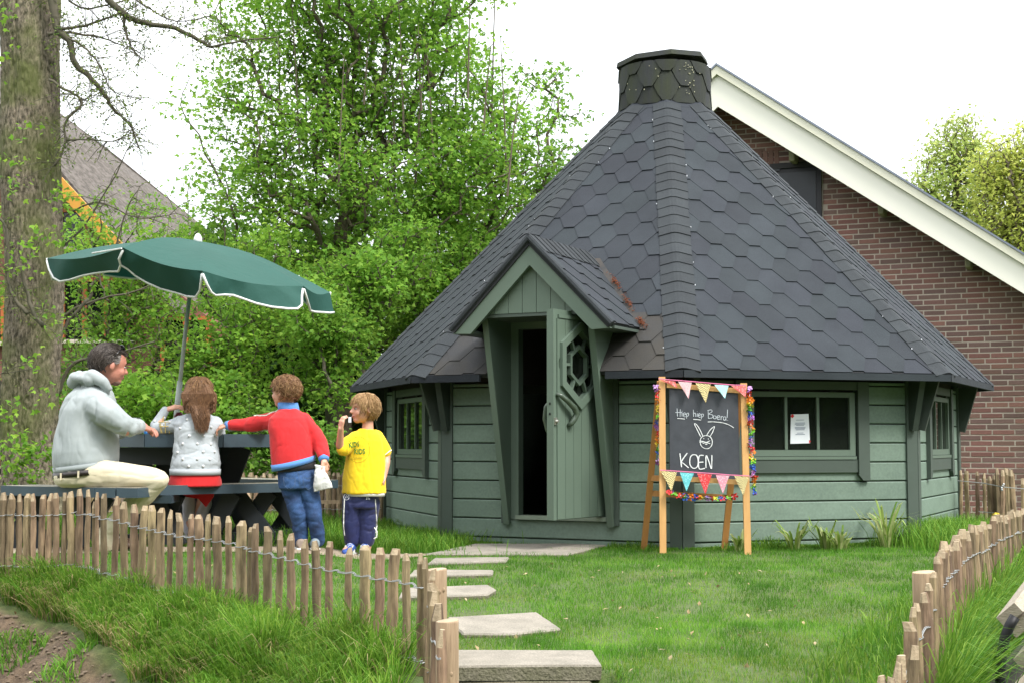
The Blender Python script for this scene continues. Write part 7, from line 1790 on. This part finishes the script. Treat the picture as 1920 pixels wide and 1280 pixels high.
jk = MB(); loft(jk, [(Q(x, y, .0), rt_ * (a * ky) + ZU * (a * ky) * tl, fw_ * d) for x, y, a, d, tl in ((550, 866, 41, .112, .22), (548, 850, 41, .112, .16), (546, 825, 41, .108, .1), (544, 800, 41, .102, .05), (543, 784, 38, .088, 0), (542, 774, 28, .07, 0), (541, 766, 18, .056, 0))])
chain(jk, [(Q(516, 788, .03), .062), (Q(492, 790, .08), .054), (Q(466, 795, .12), .047), (Q(434, 796, .15), .036)]); chain(jk, [(Q(567, 789, .03), .062), (Q(588, 812, .04), .054), (Q(600, 832, .02), .049), (Q(606, 852, -.03), .040)])
jo = voxel(jk, 'red_jacket', .006, REDJ, rb_, 4, fold((8, 8, 3.4), .008, 1))
b = MB(); loft(b, [(Q(551, 872, 0), rt_ * (41.5 * ky) + ZU * (41 * ky) * .26, fw_ * .118), (Q(550, 861, 0), rt_ * (42.5 * ky) + ZU * (41 * ky) * .24, fw_ * .121)]); b.build('hem_band', LBL, jo, True)
for a, c, r_ in ((Q(436, 796, .15), Q(424, 797, .165), .031), (Q(606, 853, -.03), Q(608, 863, -.05), .034)): b = MB(); b.tube([a, a.lerp(c, .5), c], [r_ * 1.02, r_ * 1.05, r_ * .95], 16); b.build('cuff', LBL, jo, True)
b = MB(); loft(b, [(Q(542, 772, .01), rt_ * (21 * ky), fw_ * .058), (Q(541, 763, .01), rt_ * (20 * ky), fw_ * .056), (Q(539, 754, .012), rt_ * (19.5 * ky), fw_ * .056)]); b.build('collar', LBL, jo, True)
bj = BVHTree.FromObject(jo, bpy.context.evaluated_depsgraph_get())
ribbon(bj, [(522, 768), (510, 773), (500, 778), (488, 779), (476, 778)], .007, 'piping', WHITE, jo, .004)
b = MB(); loft(b, [(Q(557, 880, 0), rt_ * (36 * ky) + ZU * (38 * ky) * .12, fw_ * .104), (Q(553, 866, 0), rt_ * (38 * ky) + ZU * (38 * ky) * .2, fw_ * .107)]); b.build('black_undershirt', BLK, rb_, True)
jn = MB(); loft(jn, [(Q(x, y, 0), rt_ * (a * ky), fw_ * d) for x, y, a, d in ((561, 915, 37, .10), (560, 900, 37.5, .104), (558, 885, 36, .10), (557, 876, 34, .095))])
chain(jn, [(Q(545, 908, 0), .074), (Q(552, 935, 0), .064), (Q(559, 965, -.02), .054), (Q(563, 990, 0), .047), (Q(565, 1014, .02), .046)]); chain(jn, [(Q(576, 908, 0), .070), (Q(584, 935, 0), .061), (Q(590, 965, -.02), .052), (Q(594, 990, 0), .046), (Q(596, 1011, .02), .045)])
jno = voxel(jn, 'jeans', .006, JEAN, rb_, 4, fold((9, 9, 16), .008, 5)); bq = BVHTree.FromObject(jno, bpy.context.evaluated_depsgraph_get())
SEAM = cloth('denim_seam', (.10, .16, .28), bs=600)
for pts in ([(532, 893), (541, 896), (553, 895)], [(532, 893), (533, 908), (542, 917), (552, 910), (554, 896)], [(568, 894), (577, 896), (588, 892)], [(568, 894), (570, 910), (578, 917), (587, 910), (589, 893)], [(557, 880), (561, 895), (563, 915)]): ribbon(bq, pts, .0022, 'pocket_seam', SEAM, jno, .002)
TAN = mat('grey_tan_shoe', (.28, .22, .18), .7)
shoe(rb_, (X(569, Y0 - .02), Y0 - .05, gz - .005), (X(562, Y0 + .14), Y0 + .14, gz - .005), TAN, WHITE, w=.035); shoe(rb_, (X(596, Y0 - .02), Y0 - .05, gz - .005), (X(588, Y0 + .14), Y0 + .14, gz - .005), mat('grey_blue_shoe', (.20, .26, .30), .7), WHITE, w=.035)
# white paper bag in his hand
b = MB(); Yb = Y0 - .08; loft(b, [(P(x, y, Yb), Vector((a * ky, 0, sk_ * ky)), Vector((0, d, 0)), .7) for x, y, a, d, sk_ in ((606, 917, 17, .014, 4), (604, 905, 16, .026, 3), (602, 893, 13, .028, 1), (600, 884, 10, .02, 0), (601, 877, 8.5, .012, 0), (600, 872, 10.5, .010, -2))], 20)
voxel(b, 'paper_bag', .004, mat('white_bag', (.72, .71, .70), .7), None, 1, fold((22, 22, 14), .005, 2)); pbg = [o for o in SC.objects if o.name.startswith('paper_bag')][-1]; tag(pbg, "crumpled white paper bag held in the red-jacketed boy's right hand", 'bag')
# ================= girl in the dotted grey jumper, from behind
Y0 = 9.72; ky = Y0 / F
gr = empty('person', (X(366, Y0), Y0, SZ), 'girl with long brown hair in grey jumper with white pompoms, seated with back turned', 'person')
fw_ = Vector((-.12, 1, 0)).normalized(); rt_ = Vector((1, .12, 0)).normalized()
def pomp(): return cloth('grey_jumper', (.43, .47, .50), (.38, .42, .45), bs=420, bump=.4)
JUMP = pomp(); SKIRT = cloth('red_skirt', (.60, .012, .015), (.45, .008, .01)); LEG = cloth('white_tights', (.55, .52, .56))
hd = Head(Q(373, 736, .03), .206, 102, 5, 0)
bd = MB(); hd.skull(bd); capsule(bd, Q(373, 755, .02), Q(373, 778, 0), .036, .042)
loft(bd, [(Q(x, y, 0), rt_ * a * .82, fw_ * d * .8) for x, y, a, d in ((366, 895, .105, .08), (367, 860, .085, .065), (368, 820, .10, .065), (370, 792, .10, .06), (372, 776, .05, .045))])
chain(bd, [(Q(336, 793, .02), .035), (Q(293, 803, .10), .028), (Q(304, 782, .15), .024), (Q(313, 766, .17), .018)]); hand(bd, Q(312, 767, .17), (1, .1, .28), (-.15, -.4, 1), .13, .45, -1)
chain(bd, [(Q(403, 790, .02), .035), (Q(412, 825, .12), .028), (Q(392, 806, .32), .018)]); hand(bd, Q(392, 806, .32), (-1, .3, 0), (0, 0, 1), .12, .4, 1)
for a, k_, e_ in ((352, 345, 352), (382, 385, 372)): chain(bd, [(Q(a, 893, .02), .066), (P(k_, 898, Y0 + .30), .05), (P(e_, 965, Y0 + .30), .038), (P(e_ + 3, 1015, Y0 + .22), .028), (P(e_ + 3, 1030, Y0 + .32), .024)], .72)
voxel(bd, 'body', .0045, SKIN, gr, 3); hd.face(gr, brow=HAIR_BR)
ju = MB(); loft(ju, [(Q(x, y, 0), rt_ * (a * ky), fw_ * d) for x, y, a, d in ((366, 889, 45, .125), (366, 876, 45, .125), (367, 868, 46, .128), (368, 850, 43, .115), (368, 830, 40, .105), (369, 808, 40, .10), (370, 793, 41, .092), (371, 783, 36, .078), (372, 774, 22, .06))])
chain(ju, [(Q(340, 793, .02), .055), (Q(318, 800, .06), .047), (Q(294, 804, .11), .042), (Q(292, 797, .13), .040), (Q(301, 782, .15), .036), (Q(309, 769, .165), .030)]); chain(ju, [(Q(402, 793, .02), .055), (Q(411, 822, .10), .046), (Q(398, 812, .28), .034)])
jo = voxel(ju, 'grey_jumper', .006, JUMP, gr, 4, fold((6, 6, 10), .009, 12)); bg_ = BVHTree.FromObject(jo, bpy.context.evaluated_depsgraph_get())
b = MB(); loft(b, [(Q(366, 889.5, 0), rt_ * (47 * ky), fw_ * .134), (Q(366, 878, 0), rt_ * (47.5 * ky), fw_ * .136)], cap=True); b.build('rib_hem', JUMP, jo, True)
for px, py in ((351, 786), (338, 802), (319, 791), (304, 797), (355, 816), (382, 816), (404, 815), (343, 831), (370, 831), (395, 832), (333, 847), (381, 846), (402, 846), (343, 860), (370, 860), (393, 860), (354, 873), (381, 873), (366, 800), (396, 800), (290, 789), (308, 783)):
    q = stick(bg_, px, py, .001, Y0 - .1); b = MB(); b.ball(q, .0095, 8, 6); b.build('pompom', mat('pompom_wool', (.70, .72, .73), .95) if 'PWM' not in globals() else PWM, jo, True)
    if 'PWM' not in globals(): PWM = bpy.data.materials['pompom_wool']
skm = MB(); loft(skm, [(Q(366, 911, .03), rt_ * (50 * ky), fw_ * .17), (Q(366, 900, .02), rt_ * (49 * ky), fw_ * .15), (Q(366, 886, .0), rt_ * (44 * ky), fw_ * .122)]); skb = voxel(skm, 'red_skirt', .007, SKIRT, gr, 4, fold((10, 10, 4), .004, 4))
b = MB(); pts = [(322, 912), (402, 914), (400, 930), (386, 950), (372, 934), (345, 930), (330, 921)]; f_ = [P(x, y, Y0 + .16) for x, y in pts]; b.add(f_ + [v + Vector((0, .02, 0)) for v in f_], [tuple(range(7)), tuple(range(7, 14))[::-1]] + [(i, (i + 1) % 7, 7 + (i + 1) % 7, 7 + i) for i in range(7)]); b.build('skirt_hem', SKIRT, skb)
lg = MB()
for a, k_, e_ in ((352, 345, 352), (382, 385, 372)): chain(lg, [(Q(a, 897, .05), .070), (P(k_, 898, Y0 + .31), .055), (P(lerp(k_, e_, .5) + 6, 945, Y0 + .31), .047), (P(e_, 980, Y0 + .29), .036), (P(e_ + 3, 1016, Y0 + .22), .030)])
voxel(lg, 'tights', .006, LEG, gr, 4, fold((9, 9, 9), .003, 2))
shoe(gr, P(354, 1036, Y0 + .18), P(350, 1032, Y0 + .34), mat('pink_trainer', (.55, .10, .18), .6), WHITE, w=.032); shoe(gr, P(376, 1036, Y0 + .18), P(374, 1032, Y0 + .34), mat('pink_trainer', (.55, .10, .18), .6), WHITE, w=.032)
def g_gr(d): return not ((d.x > .45 and d.z < .4) or d.z < -.75)
def f_gr(d, r): return Vector((-.15 if d.x < .2 else .1, d.y * .9, -1)) + Vector((r.gauss(0, .06), r.gauss(0, .06), 0))
def ex_gr(b, fine, r):
    for i in range(900):
        u = r.uniform(-1, 1); top = hd.p(-.40 + .20 * abs(u) ** 2 - .06, -.36 * u, r.uniform(-.05, .30))
        ex = 379 + u * 13 + r.gauss(0, 2) if abs(u) < .78 else (350 + 6 * r.random() if u < 0 else 398 + 5 * r.random()); ey = (806 if abs(u) < .78 else 776) + r.uniform(-26, 5) - abs(u) * 8
        mid = P(lerp(ex, 373 + u * 30, .6), 765 + r.uniform(-8, 8), Y0 - .085); e = P(ex, ey, Y0 - .115 + r.uniform(-.012, .012)); p1 = P(373 + u * 32, 742 + r.uniform(-5, 5), Y0 - .085)
        if i < 190: b.tube([top, p1, mid, mid.lerp(e, .55), e], [.010, .011, .0105, .009, .004], 6)
        else: fine.tube([top + Vector((0, -.008, 0)), p1 + Vector((0, -.012, 0)), mid + Vector((0, -.012, 0)), mid.lerp(e, .55) + Vector((0, -.012, 0)), e + Vector((r.uniform(-.012, .012), -.01, -.015))], [.002, .0022, .0022, .002, .0008], 4, False)
hd.hair(gr, HAIR_BR, 260, g_gr, .3, .040, f_gr, lift=.04, seed=5, extra=ex_gr, vox=.0045, sm_=4, strands=700, light=HAIR_GOLD)
# ================= man in the grey hoodie
Y0 = 9.3; ky = Y0 / F
mn = empty('person', (X(150, Y0), Y0, SZ), 'dark-haired man in light grey hoodie and beige trousers sitting at the table', 'person')
fw_ = Vector((.95, .30, 0)).normalized(); rt_ = Vector((.30, -.95, 0)).normalized()       # rt_: his right, towards the viewer
HOOD = cloth('grey_hoodie', (.33, .365, .37), (.27, .305, .31), bs=420, bump=.3); BEIGE = cloth('beige_trousers', (.60, .54, .39), (.52, .46, .32), bs=500)
hd = Head(Q(205, 684, .02), .252, 34, -10, 0)
bd = MB(); hd.skull(bd); capsule(bd, Q(196, 703, .03), Q(182, 738, .03), .062, .07)
loft(bd, [(Q(x, y, 0), fw_ * a * .8, rt_ * d * .8) for x, y, a, d in ((150, 895, .14, .16), (152, 860, .15, .15), (160, 820, .13, .15), (168, 780, .12, .17), (176, 750, .09, .16), (182, 738, .06, .08))])
chain(bd, [(Q(190, 770, -.19), .055), (Q(238, 804, -.16), .042), (Q(259, 799, .06), .029)]); hand(bd, Q(260, 798, .06), (.42, .85, -.05), (.5, -.3, .8), .165, .6, -1)
chain(bd, [(Q(178, 768, .22), .055), (Q(215, 806, .26), .042), (Q(250, 802, .24), .031)]); hand(bd, Q(250, 802, .24), (.9, -.2, 0), (0, 0, 1), .19, .5, 1)
b_red = Q(221, 806, .02)
for dy in (-.12, .14): chain(bd, [(Q(155, 890, dy), .09), (Q(294, 894, dy), .065), (Q(240, 955, dy + .05), .055), (Q(196, 1010, dy + .08), .04), (Q(205, 1040, dy + .08), .035), (Q(232, 1046, dy + .08), .03)], .72)
voxel(bd, 'body', .0055, SKIN_RED, mn, 3); hd.face(mn, brow=HAIR_DK, lip=(.35, .12, .10))
BRD = mat('stubble', (.22, .12, .09), .8, (.14, .08, .06), 60)
b = MB(); h_ = hd.h
b.ball(hd.p(.235, 0, -.385), (.150 * h_, .175 * h_, .112 * h_), 12, 8, hd.R); voxel(b, 'stubble', .006, BRD, mn, 3)
def g_mn(d): return not ((d.x > .38 and d.z < .42) or (d.x > .12 and abs(d.y) > .5 and d.z < .05) or d.z < -.62 or (abs(d.y) > .72 and d.x > -.25 and d.z < -.08))
def f_mn(d, r): return Vector((-.55, d.y * .3, -.55 if d.x < .1 else .2)) + Vector((r.gauss(0, .16), r.gauss(0, .16), r.gauss(0, .16)))
ho_ = hd.hair(mn, HAIR_DK, 380, g_mn, .20, .024, f_mn, lift=.028, seed=4, strands=1600, vox=.0045, sm_=4, light=HAIR_GREY)
GREYH = hairmat('grey_temple_hair', (.22, .20, .18), (.07, .06, .055)); b = MB()
for i in range(150):
    r = random; l = -1; q = hd.p(r.uniform(-.10, .14), l * r.uniform(.375, .40), r.uniform(.07, .26)); b.tube([q, q + hd.R @ Vector((-.05, -.012, -.035)) * h_ * 2], [.0028, .0012], 4, False)
tag(b.build('grey_hair', GREYH, ho_), kind='stuff')
SGL = mat('sunglass_black', (.008, .008, .01), .15); b = MB()
for l in (-1, 1): b.ball(hd.p(.20, l * .17, .50), (.035 * h_, .13 * h_, .085 * h_), 12, 8, hd.R @ Matrix.Rotation(rad(-38), 3, 'Y')); b.tube([hd.p(.18, l * .30, .49), hd.p(.02, l * .40, .30), hd.p(-.10, l * .42, .10)], .0035, 6)
b.tube([hd.p(.21, -.05, .53), hd.p(.21, .05, .53)], .005, 6); tag(b.build('sunglasses', SGL, None, True), "dark sunglasses pushed up on the seated man's hair", 'sunglasses')
hoo = MB(); loft(hoo, [(Q(x, y, .0), fw_ * (a * ky) + ZU * (a * ky) * tl, rt_ * d, .95) for x, y, a, d, tl in ((161, 875, 56, .220, .13), (161, 864, 59, .235, .10), (161, 845, 60, .235, .05), (163, 820, 58, .225, 0), (165, 795, 55, .22, 0), (168, 770, 51, .22, -.04), (172, 748, 44, .20, -.06), (177, 733, 36, .15, -.08), (181, 722, 26, .10, -.1))])
chain(hoo, [(Q(182, 762, -.15), .098), (Q(205, 777, -.19), .088), (Q(226, 793, -.18), .074), (Q(240, 800, -.14), .064), (Q(252, 799, -.03), .053), (Q(259, 799, .03), .044)]); chain(hoo, [(Q(178, 762, .18), .095), (Q(205, 792, .25), .075), (Q(220, 806, .26), .062), (Q(243, 802, .24), .046)])
b2 = hoo
for i in range(9):       # rolled hood behind the neck
    t_ = i / 8; a = math.pi * (.12 + 1.0 * t_)
    c = Q(170, 716, 0) + fw_ * (-.115 * math.sin(a) + .03) + rt_ * (.125 * math.cos(a)) + ZU * (.028 * math.sin(a)); hoo.ball(c, (.048, .048, .036), 12, 8)
chain(hoo, [(Q(138, 716, -.02), .038), (Q(150, 705, -.08), .036), (Q(172, 703, -.12), .033), (Q(192, 714, -.13), .030), (Q(204, 727, -.10), .028)])
hm = voxel(hoo, 'grey_hoodie', .0075, HOOD, mn, 4, fold((7, 7, 2.4), .014, 6, .1))
b = MB(); loft(b, [(Q(161, 879, 0), fw_ * (57.5 * ky) + ZU * (57 * ky) * .15, rt_ * .232), (Q(161, 868, 0), fw_ * (60 * ky) + ZU * (57 * ky) * .14, rt_ * .243)]); b.build('rib_hem', HOOD, hm, True)
tr_ = MB(); loft(tr_, [(Q(x, y, 0), fw_ * (a * ky) + ZU * (a * ky) * tl, rt_ * d, .9) for x, y, a, d, tl in ((160, 912, 42, .17, 0), (159, 905, 53, .22, 0), (159, 890, 57, .235, .04), (160, 876, 54, .22, .1))])
tr_.ball(Q(150, 895, -.09), (.165, .12, .070), 18, 12); tr_.ball(Q(150, 895, .09), (.165, .12, .070), 18, 12)
for dy, kx in ((-.13, 297), (.15, 290)): chain(tr_, [(Q(170, 888, dy), .098), (Q(225, 891, dy), .090), (Q(kx - 10, 896, dy), .072), (Q(kx, 899, dy), .066), (Q(272, 925, dy + .02), .070), (Q(240, 955, dy + .05), .064), (Q(200, 1000, dy + .08), .060), (Q(197, 1022, dy + .08), .058)])
voxel(tr_, 'beige_trousers', .0075, BEIGE, mn, 3, fold((5, 5, 12), .007, 3))
b = MB(); loft(b, [(Q(160, 889, 0), fw_ * (58.5 * ky) + ZU * (54 * ky) * .13, rt_ * .246), (Q(160, 879, 0), fw_ * (58.0 * ky) + ZU * (54 * ky) * .13, rt_ * .243)]); b.build('belt', mat('dark_leather', (.02, .014, .012), .4), mn, True)
for a in (.9, 1.8, 2.4): c = Q(160, 885, 0) + fw_ * math.cos(a) * 59 * ky + rt_ * math.sin(a) * .248 + ZU * (56 * ky * math.cos(a) * .15); b = MB(); b.box(c, (.010, .010, .045)); b.build('belt_loop', BEIGE, mn)
SHM = mat('brown_leather_shoe', (.07, .04, .025), .5)
for dy in (-.12, .15): shoe(mn, (X(190, Y0 + dy), Y0 + dy + .08, .055), (X(190, Y0 + dy) + .25, Y0 + dy + .12, .055), SHM, DARKIRON, h=.085, w=.048)
